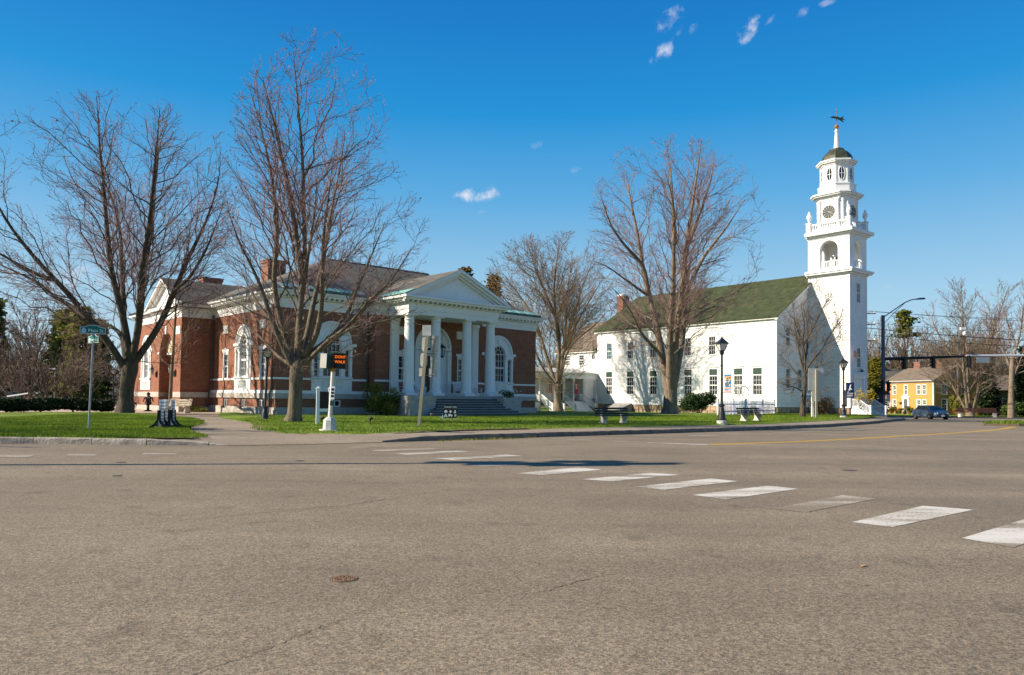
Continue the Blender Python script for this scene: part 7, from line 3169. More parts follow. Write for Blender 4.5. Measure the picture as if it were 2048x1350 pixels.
# brown ell of the yellow house and a neighbour beyond
wh = thing('brick_house', 'dark brown roofed house with brick chimney behind the bare trees', 'house', (82, 131, -.55), 0.1)
m = MB()
m.box(-4, 9, 0, 8, -.2, 4.6)
m.extr([(-4, 0, 4.6), (-4, 8, 4.6), (-4, 4, 7.2)], (13, 0, 0))
m.build('wall', mk('brown_board', (.16, .085, .05), .85, .2, 2), wh)
m = MB()
for s in (-1, 1):
    m.extr([(-4.3, 4 + s * 4.4, 4.4), (9.3, 4 + s * 4.4, 4.4), (9.3, 4, 7.25), (-4.3, 4, 7.25)], (0, 0, .14))
m.build('roof', slate_d, wh)
m = MB()
m.box(-2.6, -1.6, 3.4, 4.6, 6.5, 9.0)
m.build('chimney', brick_ch, wh)
for x in (-1.5, 1.5, 5.5):
    house_window(lambda s, n, z: (s, -n, z), x, 1.4, 3.0, .5, wh)
# white house and cupola between the church tower and the signal pole
wh = thing('white_house', 'white house with grey roof and small cupola behind the church', 'house', (66, 137, -.55), .05)
m = MB()
m.box(0, 12, 0, 9, -.2, 5.0)
m.build('wall', clap, wh)
m = MB()
for s in (-1, 1):
    m.extr([(-.3, 4.5 + s * 4.9, 4.8), (12.3, 4.5 + s * 4.9, 4.8), (12.3, 4.5, 8.4), (-.3, 4.5, 8.4)], (0, 0, .15))
m.build('roof', slate, wh)
m = MB()
m.box(-1.1, 1.1, 3.4, 5.6, 4.0, 11.0)
m.box(-1.4, 1.4, 3.1, 5.9, 8.0, 8.3)
m.box(-1.3, 1.3, 3.2, 5.8, 11.0, 11.3)
m.box(-.8, .8, 3.7, 5.3, 11.3, 12.4)
m.build('cupola', white_old, wh)
for x in (3, 6, 9):
    house_window(lambda s, n, z: (s, -n, z), x, 1.4, 3.0, .5, wh)
# pale barn and small kiosk at far left
bn = thing('pale_barn', 'pale grey barn behind brush at the left picture edge', 'barn', (-92, 118, -.3), .25)
m = MB()
m.box(-6, 9, 0, 9, 0, 4.2)
m.build('wall', mk('grey_blue_board', (.42, .46, .50), .8, .1, 1), bn)
m = MB()
for s in (-1, 1):
    m.extr([(-6.4, 4.5 + s * 5, 4.0), (9.4, 4.5 + s * 5, 4.0), (9.4, 4.5, 7.8), (-6.4, 4.5, 7.8)], (0, 0, .15))
m.build('roof', slate, bn)
house_window(lambda s, n, z: (s, -n, z), 4, 1.4, 3.0, .5, bn)
ks = thing('notice_shelter', 'small low shelter with slanted white edged roof behind hedge', 'shelter', (-39.7, 60.5, .15), -.1)
ks.scale = (.62, .62, .80)
m = MB()
m.box(-.75, .75, -.4, .4, -.1, 1.15)
m.build('cabinet', mk('tan_board', (.40, .30, .22), .85, .15, 3), ks)
m = MB()
m.extr([(-1.9, -.7, 1.28), (1.0, -.7, 1.62), (1.0, .7, 1.72), (-1.9, .7, 1.38)], (0, 0, .08))
m.build('roof', slate, ks)
m = MB()
m.extr([(-1.92, -.73, 1.26), (1.02, -.73, 1.60), (1.02, -.73, 1.72), (-1.92, -.73, 1.38)], (0, .025, 0))
m.build('fascia', white, ks)
m = MB()
m.box(-1.2, -1.08, -.3, -.2, -.1, 1.4)
m.box(-.62, -.5, -.72, -.66, -.1, 1.4)
m.build('post', sign_green, ks)
for i, (x, y, lab) in enumerate(((-61, 99, 'thin pole with flat parking lot light, left of the pair'), (-60, 102, 'thin pole with flat parking lot light, right of the pair'))):
    t = thing('parking_light', lab, 'street lamp', (x, y, -.2), 0, 'parking lot lights beyond the hedge')
    m = MB()
    m.tube([(0, 0, -.1), (0, 0, 4.9)], .07, 6)
    m.build('pole', grey_wood, t)
    m = MB()
    m.box(-.7, .1, -.2, .2, 4.85, 5.0)
    m.build('light_head', sign_white, t)

# dark iron figures by the side entrance
t = thing('bronze_sculpture', 'dark bronze garden sculpture of leafy figures beside the library arch', 'sculpture', (-28.1, 57.4, .2), .3)
bz = mk('dark_bronze', (.018, .014, .012), .5, .4, 6, metal=.4)
for x0, h, s in ((.0, 1.45, 1.0), (-1.1, .85, .8)):
    m = MB()
    m.lathe(x0, 0, [(.34 * s, -.05), (.30 * s, .05), (.10 * s, .12), (.09 * s, h * .3), (.28 * s, h * .42), (.22 * s, h * .5)], 10)
    m.build('pedestal', bz, t)
    m = MB()
    m.tube([(x0, 0, h * .45), (x0 + .03, 0, h * .7), (x0, 0, h * .85)], [.20 * s, .18 * s, .08 * s], 8)
    m.lathe(x0, 0, [(.02, h * .82), (.13 * s, h * .88), (.13 * s, h * .95), (.02, h * 1.02)], 8)
    for a in (.4, 2.2, 3.6, 5.2):
        m.tube([(x0, 0, h * .74), (x0 + .28 * s * math.cos(a), .28 * s * math.sin(a), h * .70), (x0 + .36 * s * math.cos(a), .36 * s * math.sin(a), h * .5)], [.08, .06, .04], 6)
    m.build('figure', bz, t)


# ------------------------------------------------------------------ trees
SPEC = {'A':{'Y':49.6,'trunk':[[-0.1,-0.1],[-0.1,0.9],[-0.03,2.07],[0.1,2.98],[0.13,3.51]],'rt':[0.62,0.47,0.45,0.5,0.45],'limbs':[[0.47,[[-0.1,3.08],[-0.64,4.18],[-0.8,5.18],[-1.24,5.75],[-2.41,6.09],[-3.81,6.42],[-4.98,6.99],[-6.29,7.66],[-7.76,8.06],[-9.43,8.53]]],[-0.47,[[-0.2,2.91],[-0.74,4.25],[-1.04,5.08],[-1.94,5.99],[-2.61,7.46],[-3.61,8.56],[-4.41,9.57],[-5.15,10.87],[-5.95,12.17],[-6.42,14.01],[-6.66,15.18],[-7.26,17.06],[-7.96,18.56]]],[0.36,[[0.0,3.24],[-0.4,4.58],[-0.64,5.38],[-0.94,6.19],[-1.24,8.46],[-1.64,9.67],[-1.87,10.77],[-2.24,12.41],[-3.18,15.18],[-4.11,16.59],[-5.08,17.96],[-5.85,19.16]]],[-0.26,[[0.13,3.51],[0.0,4.58],[-0.03,5.99],[-0.33,7.46],[-0.64,8.96],[-0.74,9.83],[-0.77,12.17],[-0.8,15.65],[-0.74,16.82],[-0.6,19.4],[-0.74,21.24]]],[0.17,[[0.2,3.51],[0.33,4.58],[0.5,6.25],[0.47,7.96],[0.37,9.16],[0.43,11.0],[0.67,12.64],[0.57,15.65],[0.43,16.96],[0.77,19.3],[0.94,20.47]]],[-0.3,[[0.2,3.51],[0.6,4.58],[0.74,5.38],[1.14,6.79],[1.04,8.16],[1.54,9.57],[1.47,10.07],[2.07,11.47],[2.41,13.11],[2.88,16.12],[3.48,19.16],[3.61,20.13]]],[0.31,[[0.27,3.24],[0.94,4.58],[1.2,5.08],[1.74,5.99],[1.97,7.36],[2.34,8.56],[2.31,8.9],[3.01,11.0],[3.58,12.98],[4.05,15.08],[4.38,16.82],[4.18,19.73]]],[-0.17,[[1.97,7.36],[2.34,8.46],[3.34,8.9],[4.62,10.87],[5.69,12.74],[6.29,14.62]]],[0.17,[[-1.94,5.99],[-2.74,6.76],[-4.41,7.59],[-6.42,8.93],[-8.76,9.93],[-10.1,10.94]]],[-0.55,[[-3.61,8.56],[-4.75,8.93],[-6.76,10.27],[-8.43,11.61],[-9.77,13.28]]]],'env':[[2.24,-2.07,2.27],[4.25,-6.76,4.62],[6.92,-10.1,5.62],[8.93,-10.77,6.12],[10.94,-10.5,6.69],[14.28,-9.9,6.96],[16.62,-9.43,6.69],[18.29,-8.03,6.35],[19.63,-5.75,5.69],[20.57,-3.75,3.68],[21.24,-2.14,1.27],[21.71,-0.8,-0.54]]},'B':{'Y':37.84,'trunk':[[-0.01,-0.08],[0.04,0.38],[0.06,1.4],[0.09,2.58],[0.22,3.24]],'rt':[0.5,0.36,0.34,0.34,0.33],'limbs':[[0.41,[[0.14,3.06],[0.0,3.91],[-0.11,5.34],[-0.04,6.94],[0.04,8.04],[-0.04,8.55],[0.06,9.72],[0.18,11.41],[-0.05,14.24],[-0.27,15.95],[-0.63,18.22],[-0.85,19.7]]],[-0.24,[[0.22,3.19],[0.24,4.08],[0.27,5.34],[0.47,6.94],[0.71,8.52],[0.63,10.84],[0.75,13.12],[0.52,15.39],[0.4,17.66],[0.29,19.77]]],[0.32,[[0.29,3.32],[0.55,4.24],[0.63,6.46],[0.96,7.49],[0.98,8.57],[1.2,11.41],[1.49,14.7],[1.65,17.66],[1.54,19.7]]],[-0.54,[[0.4,3.39],[1.03,3.91],[1.51,4.87],[1.7,6.51],[2.0,9.14],[2.56,11.41],[3.13,14.24],[3.58,17.1]]],[0.51,[[0.45,3.32],[1.31,3.95],[1.82,4.39],[2.31,5.34],[2.54,6.69],[2.92,7.88],[3.58,10.28],[4.26,12.55],[4.84,14.82]]],[-0.49,[[0.29,2.81],[0.55,2.96],[1.26,3.6],[2.06,4.31],[2.69,4.55],[3.65,5.51],[4.45,6.38],[5.24,6.94],[6.19,7.73]]],[0.31,[[1.26,3.6],[2.59,4.85],[3.87,5.23],[5.01,5.49],[5.91,6.0]]],[-0.35,[[-0.01,2.68],[-0.24,3.06],[-0.71,4.39],[-1.03,5.18],[-1.35,6.53],[-1.82,7.73],[-2.31,8.83],[-2.77,10.84],[-3.46,13.12]]],[0.42,[[0.04,2.63],[-0.24,2.96],[-0.88,3.19],[-1.43,3.75],[-2.31,4.54],[-3.1,5.26],[-4.12,5.82],[-5.01,6.3]]],[-0.17,[[-0.11,3.19],[-0.55,4.54],[-0.88,5.89],[-1.11,7.27],[-0.73,9.31],[-0.96,11.98],[-1.29,14.24],[-1.98,16.51]]],[0.37,[[-0.06,2.81],[-0.73,3.95],[-1.49,5.23],[-2.51,6.25],[-3.41,7.78],[-4.17,9.31],[-4.68,10.59]]],[-0.26,[[0.47,6.94],[0.29,9.31],[-0.09,11.86],[-0.73,15.18],[-1.49,18.5],[-1.75,19.52]]],[0.5,[[1.82,4.39],[3.36,6.25],[4.5,7.78],[5.4,9.57],[5.78,11.35]]]],'env':[[2.17,-0.73,1.31],[3.19,-3.02,3.87],[4.21,-4.3,5.4],[5.23,-4.76,6.21],[6.76,-4.61,6.8],[8.29,-4.4,6.98],[9.82,-4.04,6.93],[11.35,-3.74,6.26],[13.14,-3.48,5.8],[14.93,-3.33,5.4],[16.46,-3.23,4.48],[17.48,-2.77,4.07],[18.24,-2.31,3.74],[19.26,-1.54,2.97],[20.03,-0.85,2.03],[20.59,-0.09,0.93]]},'C':{'Y':68.6,'trunk':[[0.0,-0.14],[0.05,0.69],[0.05,1.62],[0.05,2.41]],'rt':[0.95,0.66,0.6,0.62],'limbs':[[0.18,[[-0.09,2.08],[-0.28,3.28],[-0.6,5.23],[-1.11,8.88],[-1.71,10.96],[-2.04,12.86],[-2.47,15.77],[-2.82,18.27],[-3.35,20.63],[-3.65,23.87]]],[-0.42,[[0.05,2.31],[-0.14,3.93],[-0.39,7.17],[-0.32,10.43],[-0.32,11.38],[-0.62,14.29],[-0.62,16.81],[-1.3,19.47],[-2.45,22.41]]],[0.5,[[-0.62,15.27],[-0.42,18.97],[-0.32,22.43],[-0.69,25.07]]],[-0.24,[[0.09,2.31],[0.14,4.44],[0.37,7.82],[0.72,11.1],[0.79,12.49],[0.93,16.51],[1.36,19.47],[1.67,22.41],[1.94,25.49]]],[0.51,[[0.23,2.08],[0.79,4.18],[1.43,6.27],[1.8,7.82],[2.22,10.43],[2.5,12.49],[2.98,15.03],[4.02,17.69],[4.9,20.21],[6.06,22.71]]],[-0.5,[[-0.46,4.86],[-0.79,5.74],[-1.82,6.4],[-3.01,7.59],[-4.02,9.53],[-5.6,11.21],[-6.89,11.98]]],[0.16,[[1.99,8.79],[2.78,9.48],[3.52,9.9],[5.09,10.69],[6.64,10.32],[8.07,10.18]]],[-0.43,[[-1.85,11.56],[-2.31,14.02],[-4.23,15.64],[-5.71,17.25],[-6.75,19.75],[-7.49,21.28]]],[0.15,[[2.31,11.1],[2.68,14.29],[4.61,15.03],[6.8,15.77],[8.33,15.73]]],[-0.35,[[2.36,12.03],[3.7,15.27],[5.78,18.04],[7.4,20.82],[8.1,22.43]]],[0.32,[[0.93,15.27],[2.54,18.97],[3.7,22.2],[3.93,24.52]]],[-0.23,[[-1.85,10.64],[-3.7,12.49],[-5.78,13.88],[-7.17,14.34]]]],'env':[[4.16,-3.24,3.7],[6.48,-5.78,6.48],[9.71,-7.31,8.1],[12.49,-7.96,8.7],[16.19,-8.33,9.07],[18.97,-8.05,8.51],[22.2,-7.31,7.4],[24.05,-6.29,5.64],[25.07,-4.16,3.47],[25.9,-1.39,1.62]]},'D':{'Y':96,'trunk':[[0.13,-0.19],[0.06,1.17],[0.06,2.46],[0.06,3.56]],'rt':[0.8,0.5,0.46,0.5],'limbs':[[0.28,[[-0.13,2.91],[-0.45,3.43],[-1.71,4.37],[-2.78,5.11],[-3.95,6.34]]],[-0.47,[[-0.13,3.11],[-0.39,3.69],[-1.9,5.31],[-2.78,7.06],[-3.5,9.26],[-4.6,11.85]]],[0.28,[[-0.06,3.3],[-0.19,3.69],[-0.84,5.11],[-1.42,7.06],[-2.01,9.45],[-2.65,11.2],[-3.17,12.75],[-5.86,16.51],[-8.16,19.61]]],[-0.21,[[0.0,3.43],[0.0,4.18],[0.19,7.06],[0.19,9.45],[-0.06,11.85],[-0.52,12.36],[-1.94,15.47],[-3.37,18.54],[-4.21,21.56]]],[0.43,[[0.13,3.43],[0.39,5.11],[0.71,7.06],[0.97,9.0],[1.36,10.88],[1.17,12.36],[1.55,16.51],[2.2,20.59],[2.72,22.53]]],[-0.33,[[0.26,3.75],[0.71,5.63],[0.97,7.51],[2.14,9.16],[3.66,10.23],[5.44,11.85],[7.06,14.44]]],[0.47,[[0.97,7.51],[2.2,11.2],[4.14,14.44],[6.08,17.67],[7.51,20.59]]],[-0.24,[[0.19,7.06],[-0.39,11.2],[-0.71,15.73],[-0.39,19.61],[0.13,22.2]]],[0.28,[[0.71,7.06],[2.2,12.49],[3.5,17.02],[5.11,20.91],[5.44,22.33]]],[-0.47,[[-2.01,9.45],[-3.63,11.85],[-5.57,13.14],[-7.19,14.44],[-8.48,17.02]]]],'env':[[2.14,-1.68,1.88],[4.08,-3.75,3.17],[7.96,-4.79,5.76],[11.85,-6.99,7.51],[15.73,-9.13,8.29],[18.97,-10.1,8.29],[20.91,-9.06,7.38],[22.2,-6.21,5.44],[23.24,-1.04,2.85]]},'E':{'Y':61.5,'trunk':[[-0.04,-0.1],[0.0,0.64],[0.07,1.44],[0.21,3.42]],'rt':[0.3,0.21,0.19,0.17],'limbs':[[0.35,[[0.21,3.42],[0.25,4.58],[0.36,6.37],[0.66,7.83],[0.56,9.81],[0.36,11.42]]],[-0.35,[[0.21,3.55],[0.37,4.39],[1.16,5.37],[1.94,6.95],[2.9,8.31],[3.51,9.6]]],[0.24,[[0.21,3.34],[-0.08,5.2],[-0.29,6.86],[-0.21,8.94],[-0.37,10.6]]],[-0.16,[[0.21,3.46],[0.08,5.62],[-0.83,7.69],[-1.24,9.35]]],[0.52,[[0.17,2.92],[-0.62,4.17],[-1.37,5.2],[-1.87,6.03]]],[-0.18,[[0.12,2.09],[-0.62,2.51],[-1.45,2.63],[-2.28,2.92]]],[0.49,[[0.25,3.75],[1.87,4.38],[3.11,4.87]]],[-0.3,[[0.33,6.03],[1.12,7.69],[1.87,9.56],[2.28,10.39]]],[0.53,[[0.25,4.58],[0.83,6.03],[1.16,8.52],[1.33,11.01]]]],'env':[[1.47,-0.83,0.62],[2.3,-2.2,2.28],[4.79,-2.2,3.52],[7.69,-1.87,3.77],[9.35,-1.37,3.61],[10.6,-0.62,2.07],[11.92,0.12,0.87]]},'F':{'Y':55.8,'trunk':[[-0.04,-0.13],[-0.02,0.55],[0.02,3.18],[0.06,3.78],[0.21,7.69],[0.17,9.01]],'rt':[0.17,0.14,0.12,0.11,0.07,0.04],'limbs':[[0.31,[[0.02,3.33],[-0.77,3.86],[-1.52,4.5],[-1.82,5.06]]],[-0.52,[[0.06,3.78],[-0.21,4.68],[-0.58,6.19],[-0.77,7.13]]],[0.37,[[0.09,4.12],[0.58,5.25],[0.88,6.57],[0.81,8.07]]],[-0.25,[[0.17,6.0],[-0.4,6.94],[-0.77,7.69]]],[0.45,[[0.21,6.94],[0.55,8.45],[1.19,9.58]]],[-0.42,[[0.21,7.51],[-0.09,8.82],[-0.4,9.95]]]]},'G':{'Y':108,'trunk':[[0.0,-0.22],[0.0,0.29],[0.0,0.73]],'rt':[0.8,0.55,0.45],'limbs':[[0.31,[[-0.36,0.36],[-1.17,2.84],[-2.11,5.02],[-2.99,7.94],[-4.08,10.12],[-5.17,12.31]]],[-0.24,[[-0.29,0.51],[-0.95,3.57],[-1.67,7.21],[-2.11,10.85],[-2.4,15.22],[-2.99,17.77]]],[0.17,[[0.0,0.66],[0.0,2.84],[0.22,6.48],[0.36,9.39],[0.07,13.76],[0.51,17.77]]],[-0.29,[[0.22,0.51],[0.66,3.57],[0.8,6.48],[1.53,10.12],[2.11,13.76],[2.69,17.77]]],[0.13,[[0.44,0.36],[1.24,2.84],[1.97,5.75],[2.84,7.94],[3.93,10.85],[4.44,14.49]]],[-0.31,[[0.44,2.84],[2.48,4.66],[4.3,4.88]]],[0.29,[[-1.67,6.85],[-3.35,9.39],[-5.02,13.76],[-4.44,15.95]]]]},'H':{'Y':100.5,'trunk':[[-0.14,-0.2],[-0.14,2.91],[0.0,6.3],[0.14,8.67]],'rt':[0.5,0.34,0.3,0.26],'limbs':[[0.21,[[0.0,6.3],[-0.95,9.69],[-1.63,13.08],[-2.3,16.13]]],[-0.34,[[0.14,7.66],[0.41,11.05],[0.54,14.43],[0.41,16.81]]],[0.16,[[0.14,8.0],[1.08,10.37],[1.76,12.4],[2.58,15.45]]],[-0.22,[[0.0,4.95],[1.22,9.01],[2.44,11.72]]],[0.34,[[-0.14,4.27],[-1.97,5.76],[-4.2,6.17]]],[-0.21,[[-0.07,5.62],[1.42,6.3],[3.12,6.64]]],[0.31,[[0.27,9.69],[-0.41,13.08],[-0.81,16.47]]]]}}
for k_ in SPEC:
    SPEC[k_]['limbs'] = [(a, b) for a, b in SPEC[k_]['limbs']]
bare_tree('maple_tree', 'wide bare maple with low spreading limbs left of the library', (-25.68, 49.62, .2), SPEC['A'], bark_d, twig_r, 11, dens=(1.7, 2.7, 3.6), lens=(.50, .46, .45), angs=(34, 38, 42), up=.10, twig=.0078, buds=.35, out=.3, fill=120)
bare_tree('maple_tree', 'tallest bare maple with narrow crown in front of the library', (-11.09, 37.84, .2), SPEC['B'], bark, twig_r, 12, dens=(1.9, 2.9, 4.0), lens=(.48, .46, .45), angs=(32, 36, 40), up=.14, twig=.0066, buds=.35, out=.3, limb_r=.5, fill=130)
bare_tree('maple_tree', 'big bare maple with rounded crown in front of the white church', (14.62, 68.6, .1), SPEC['C'], bark_l, twig_r, 13, dens=(1.5, 2.4, 3.4), lens=(.48, .46, .45), angs=(34, 38, 42), up=.10, twig=.0088, buds=.4, out=.3, lf=1.3, limb_r=.75, fill=130)
bare_tree('maple_tree', 'tan budding maple between the library and the church annex', (5.9, 96, lawn_z(5.9, 96)), SPEC['D'], bark_l, twig_b, 14, dens=(1.9, 2.7, 3.3), lens=(.48, .45, .45), up=.18, twig=.012, buds=1.0, out=.25, fill=150)
bare_tree('young_tree', 'slender dark bare tree standing before the church steeple', (24.11, 61.48, .19), SPEC['E'], bark_d, twig_g, 15, dens=(2.2, 3.2, 4.2), lens=(.45, .42, .45), angs=(34, 36, 40), up=.35, twig=.009, r_end=.012, min_r=.012, buds=.5, fill=90)
bare_tree('young_tree', 'thin young bare tree by the library side arch', (-25.66, 55.84, .2), SPEC['F'], bark_l, twig_g, 16, dens=(2.4, 3.2, 3.5), lens=(.45, .42, .45), angs=(34, 36, 40), up=.4, twig=.009, r_end=.014, min_r=.014, stop=2)

# bare trees by the far road
bare_tree('bare_tree', 'many stemmed bare tree in front of the yellow house gable', (66.7, 108, -.35), SPEC['G'], bark_l, twig_g, 31, dens=(1.5, 2.5, 2.8), lens=(.42, .45, .45), up=.35, twig=.017, buds=.5, group='bare trees by the far road')
bare_tree('bare_tree', 'thick single trunk bare tree with reddish bark at far right', (67.8, 100.5, -.3), SPEC['H'], bark_l, twig_r, 32, dens=(1.5, 2.4, 2.8), lens=(.42, .45, .45), up=.3, twig=.017, buds=.5, group='bare trees by the far road')

# far woods: three kinds of bare tree, each tree its own object
protoT = []
for i, (h, sp) in enumerate(((15, 5), (17, 5.5), (13, 5.5))):
    protoT.append(bare_tree('woodland_tree', 'x', (0, 0, 0), auto_spec(h, sp, 6, 40 + i, .26, .2), bark_d, (twig_g, twig_b, twig_g)[i], 50 + i, dens=(.9, 1.6, 2.2), lens=(.45, .45, .5), up=.5, twig=.024, limb_r=.6, stop=3))
far = random.Random(9)
WOODS = []
# right: ridge of brown trees behind the yellow house
for i in range(20):
    WOODS.append((64 + i * 4.6 + far.uniform(-2, 2), 152 + far.uniform(-8, 22), 1.12 + far.uniform(-.12, .25), 'brown bare tree in the wooded rise behind the yellow house'))
for i in range(7):
    WOODS.append((92 + i * 6 + far.uniform(-2, 2), 128 + far.uniform(-8, 10), 1.0 + far.uniform(-.1, .35), 'bare tree in the row beyond the dark hedge at far right'))
# left: thin woods behind the lot
for i in range(26):
    WOODS.append((-122 + i * 4.4 + far.uniform(-2, 2), 118 + far.uniform(-12, 26), .85 + far.uniform(-.15, .25), 'bare brown tree in the woods behind the parking lot'))
for i in range(9):
    WOODS.append((-74 + i * 4.6 + far.uniform(-1, 1), 88 + far.uniform(-5, 7), .52 + far.uniform(-.08, .1), 'low bare tree at the near edge of the left woods'))
# behind the library and the annex
for i in range(8):
    WOODS.append((-14 + i * 4.2 + far.uniform(-1.5, 1.5), 122 + far.uniform(-4, 20), .85 + far.uniform(-.1, .2), 'bare brown tree rising behind the library roof'))
used = [False] * 3
for i, (x, y, s, lab) in enumerate(WOODS):
    k = i % 3
    z = -.7 if y > 110 else -.2
    if not used[k]:
        o = protoT[k]
        o.location = (x, y, z)
        o['label'] = lab
        o['group'] = lab.split(' in the ')[-1].split(' at the ')[-1] if ' in the ' in lab else lab
        o.scale = (s, s, s)
        o.rotation_euler[2] = far.uniform(0, 6)
        used[k] = True
    else:
        o = dup(protoT[k], (x, y, z), far.uniform(0, 6), lab, s)
    o['group'] = lab

# conifers
P0 = conifer('pine_tree', 'dark green pine in the left woods', (-71, 101, -.3), 14.2, 3.6, 61, pine_m, 'pines in the left woods', n_clump=330, per=24, card=.42, droop=.2, irregular=.5)
P1 = conifer('pine_tree', 'yellow green pine in the left woods', (-57, 98, -.3), 13.0, 3.6, 62, pine_y, 'sunlit pines in the left woods', n_clump=260, per=24, card=.40, droop=.1, irregular=.6)
for x, y, s in ((-78, 108, 1.0), (-86, 112, .9), (-97, 120, 1.1), (-66, 118, .95), (-108, 116, 1.0), (-50, 128, .9), (-40, 132, .85)):
    dup(P0, (x, y, -.5), far.uniform(0, 6), 'dark green pine in the left woods', s)
for x, y, s in ((-62.5, 104, 1.05), (-68, 112, 1.1), (-50, 108, .75)):
    dup(P1, (x, y, -.5), far.uniform(0, 6), 'yellow green pine in the left woods', s)
conifer('hemlock_tree', 'tall brownish evergreen behind the library pediment', (-8.2, 128, -.6), 24.5, 3.6, 63, hemlock_m, 'brownish evergreens behind the library', n_clump=260, per=24, card=.36, irregular=.4)
conifer('hemlock_tree', 'shorter brownish evergreen right of the library pediment', (-3.3, 126, -.6), 23.0, 4.4, 64, hemlock_m, 'brownish evergreens behind the library', n_clump=280, per=24, card=.36, irregular=.4)
conifer('pine_tree', 'round topped green pine rising above the woods beside the signal pole', (79.5, 150, -.5), 20.5, 3.3, 65, pine_y, None, n_clump=60, per=26, card=.42, bare=.76, top_pow=.3, irregular=.75, droop=.0)
conifer('arborvitae', 'golden green arborvitae cone behind the church tower', (52.0, 106, -.4), 8.2, 1.75, 66, arbor_m, None, n_clump=330, per=26, card=.17, bare=.02, top_pow=.5, irregular=.15, droop=.05)
hp = conifer('spruce_tree', 'dark evergreen in the shaded row at far right', (78, 112, -.4), 10.5, 3.6, 67, yew_m, 'dark evergreens at far right', n_clump=260, per=24, card=.36, bare=.02, irregular=.4)
for x, y, s in ((83, 116, 1.0), (88, 113, .95), (93, 118, 1.1), (74.5, 116, .7), (99, 116, 1.1), (106, 120, 1.1)):
    dup(hp, (x, y, -.4), far.uniform(0, 6), 'dark evergreen in the shaded row at far right', s)

# shrubs
shrub('rhododendron', 'big rounded dark green shrub against the church wall', (20.3, 80.0, .1), 4.6, 3.2, 2.6, holly_m, 71, 5200, .11, 12)
shrub('shrub', 'low yellow blossoming shrub between tree and dark shrub', (17.0, 80.6, .1), 1.8, 1.5, 2.0, gold_m, 72, 700, .08, 7, low=.05)
shrub('shrub', 'loose olive green shrub left of the library steps', (-9.0, 52.1, .25), 3.4, 2.4, 2.35, olive_m, 73, 4200, .085, 11, low=.0)
sp_ = shrub('forsythia', 'straggling yellow blossoming bush beside the church steps', ch_w(7.6, -6.3, .0), 3.0, 1.8, 3.3, gold_m, 74, 520, .085, 9, low=.35)
shrub('dry_shrub', 'russet dry shrub of bare stems near the church corner', (31.2, 75.5, .1), 3.6, 2.4, 2.1, tan_m, 75, 5200, .07, 10, low=.0)
shrub('shrub', 'bright green shrub beneath the bare trees at far right', (71.5, 106, -.35), 4.6, 3, 2.3, green_shrub, 76, 3000, .16, 9)
shrub('shrub', 'small green shrub at the right picture edge by the verge', (75.5, 106, -.35), 3.4, 3, 1.5, green_shrub, 77, 2000, .15, 7)
shrub('shrub', 'sunlit yellow green shrub at the yellow house gable corner', (71.6, 118.4, -.4), 3.4, 2.2, 3.6, olive_m, 78, 2600, .14, 8)
fs = shrub('foundation_shrub', 'low shrub in front of the yellow house', (HO[0] - .12 * 9.2 - 1.1, HO[1] + 9.2, -.4), 2.2, 1.6, 1.3, olive_m, 79, 900, .11, 6, 'low shrubs along the yellow house')
for a_, s in ((4.2, 1.1), (12.3, .9), (6.9, .8)):
    dup(fs, (HO[0] - .12 * a_ - 1.1, HO[1] + a_, -.4), a_, 'low shrub in front of the yellow house', s)
shrub('flower_planter', 'white flowering plant in the planter on the right porch block', lib_w(16.9, -4.7, 1.55), 1.7, .9, .75, green_shrub, 80, 700, .06, 7, cat='plant', low=0)
rngp = np.random.default_rng(5)
pts_ = rngp.normal(0, 1, (160, 3)) * np.array([.55, .28, .16]) + np.array([0, 0, .5])
V_, Q_ = leaf_cards(pts_, .05, rngp)
npmesh('blossom', V_, Q_, sign_white, bpy.data.objects['flower_planter'], smooth=False)
shrub('flower_bed', 'yellow green daffodil bed at the foot of the shaded brick wall', (-24.0, 57.0, .22), 2.6, 1.0, .5, olive_m, 81, 800, .06, 9, cat='flower bed', stems=False, low=0)

# clipped yew hedge on the left
hd_ = thing('hedge', 'clipped dark yew hedge behind the left lawn', 'hedge', (0, 0, .2))
rngh = np.random.default_rng(8)
hl_ = np.array([(-62, 26.0), (-46, 37.3), (-38.5, 43.3), (-33.0, 48.1), (-28.1, 52.4)])
hd_d = np.r_[0, np.cumsum(np.linalg.norm(np.diff(hl_, axis=0), axis=1))]
n = 46000
s_ = rngh.uniform(0, hd_d[-1], n)
cx_, cy_ = np.interp(s_, hd_d, hl_[:, 0]), np.interp(s_, hd_d, hl_[:, 1])
bush = np.abs(np.sin(s_ * PI / 1.9))
u_ = rngh.normal(0, 1, (n, 2))
u_ /= np.linalg.norm(u_, axis=1, keepdims=True)
q_ = rngh.uniform(.55, 1, n) ** .5
zc_ = .56 + u_[:, 1] * q_ * (.36 + .07 * bush)
wc_ = u_[:, 0] * q_ * (.52 + .08 * bush)
C_ = np.stack([cx_ - wc_ * .6, cy_ + wc_ * .8, np.minimum(zc_ + .05 * np.sin(s_ * 1.3), 1.02)], 1)
C_[:, 2] += np.where(rngh.random(n) < .05, .05, 0)
V_, Q_ = leaf_cards(C_, .10, rngh)
npmesh('foliage', V_, Q_, yew_m, hd_, smooth=False)
m = MB()
for i in range(22):
    s = .6 + i * 1.9
    if s > hd_d[-1]:
        break
    x, y = np.interp(s, hd_d, hl_[:, 0]), np.interp(s, hd_d, hl_[:, 1])
    m.tube([(x, y, -.1), (x + .05, y, .6)], [.07, .04], 6)
m.build('stem', bark_d, hd_)
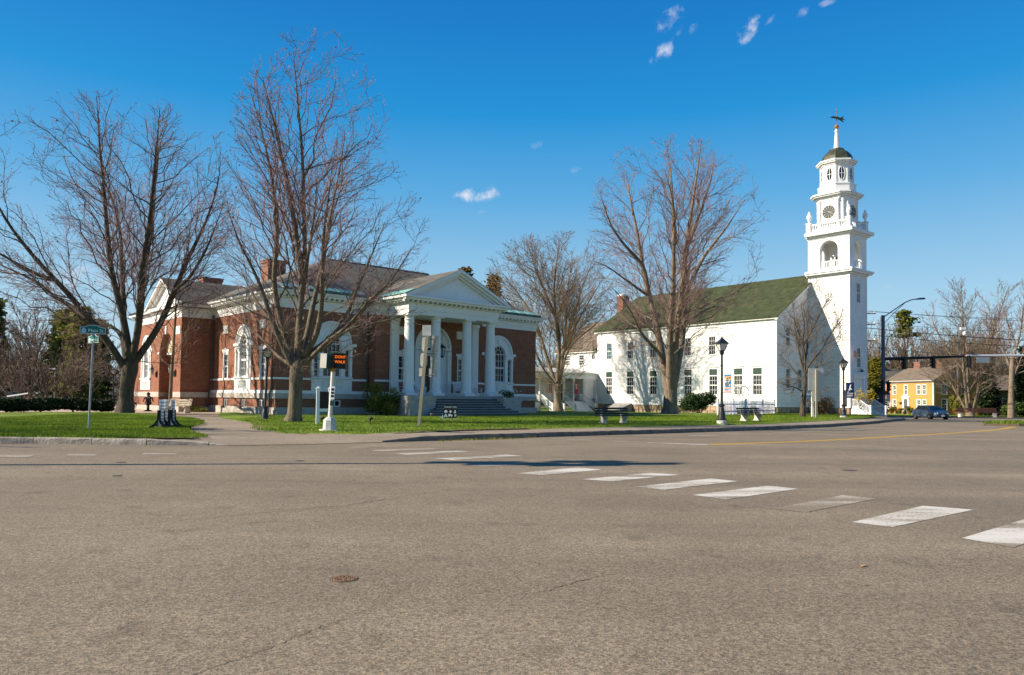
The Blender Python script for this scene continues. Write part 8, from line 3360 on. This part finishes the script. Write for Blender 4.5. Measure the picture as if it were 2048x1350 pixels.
# brown brush at the left
for i, (x, y, w, h, lab) in enumerate(((-41, 66, 9, 6.6, 'large tangled bare brown bush behind the hedge at left'), (-49, 74, 10, 7.2, 'broad bare brown bush behind the notice shelter'), (-37, 76, 8, 5.5, 'bare brown bush right of the street sign beyond the hedge'), (-56, 70, 9, 7.5, 'bare brown bush at the left picture edge'))):
    sp2 = auto_spec(h, w / 2, 9, 90 + i, .05, .13)
    bare_tree('bare_bush', lab, (x, y, 0), sp2, bark_d, twig_g, 95 + i, 'tangled bare bushes behind the hedge', dens=(1.8, 2.4, 3.0), lens=(.45, .45, .45), angs=(42, 45, 48), up=.2, twig=.015, limb_r=.7, min_r=.02, stop=3)
# trees outside the frame at left whose shadows reach the near lawn
ob = dup(protoT[1], (-38, 24.6, 0), 1.0, 'bare tree outside the picture at left shading the near lawn', 1.0)
ob['group'] = 'bare trees outside the picture at left'
ob = dup(protoT[0], (-31, 21.6, 0), 2.0, 'bare tree outside the picture at left shading the near lawn', .8)
ob['group'] = 'bare trees outside the picture at left'
# dead leaf blown on the road
tag(MB().add([(0, -.03, .004), (.05, -.01, .012), (.07, .03, .02), (.02, .05, .006), (-.02, .02, .016)], [(0, 1, 2), (0, 2, 3), (0, 3, 4)]).build('dead_leaf', tan_m, None, (3.3, 7.05, .0)), 'single brown dead leaf lying on the near asphalt', 'leaf')

# far-off woods that read as one mass: fine upright twigs and a scatter of dark evergreen
def wood_mass(name, x0, x1, y0, y1, h, n, mats, seed, z=-.6):
    r_ = np.random.default_rng(seed)
    x = r_.uniform(x0, x1, n)
    y = r_.uniform(y0, y1, n)
    top = h * (.72 + .2 * np.sin(x * .21 + seed) + .1 * np.sin(x * .63))
    zz = z + top * r_.uniform(0, 1, n) ** .85
    l = r_.uniform(.5, 1.5, n)
    w = r_.uniform(.03, .075, n)
    a = r_.normal(0, .55, n)
    b = r_.normal(0, .5, n)
    d = np.stack([np.sin(a) * l, np.sin(b) * l, np.cos(a) * l], 1)
    o = np.stack([x, y, zz], 1)
    s = np.stack([w, np.zeros(n), np.zeros(n)], 1)
    V = np.stack([o - s, o + s, o + d], 1).reshape(-1, 3)
    mi = (r_.random(n) < .22).astype(int)
    tag(npmesh(name, V, np.arange(3 * n).reshape(-1, 3), mats, smooth=False, k=3, mi=mi), kind='stuff')


wood_mass('distant_woods', -170, -18, 140, 156, 10.5, 60000, [twig_g, yew_m], 3)
wood_mass('distant_woods', 50, 190, 168, 186, 18.5, 150000, [twig_b, twig_g], 4)
wood_mass('distant_woods', -18, 50, 150, 165, 12, 30000, [twig_b, twig_g], 5)
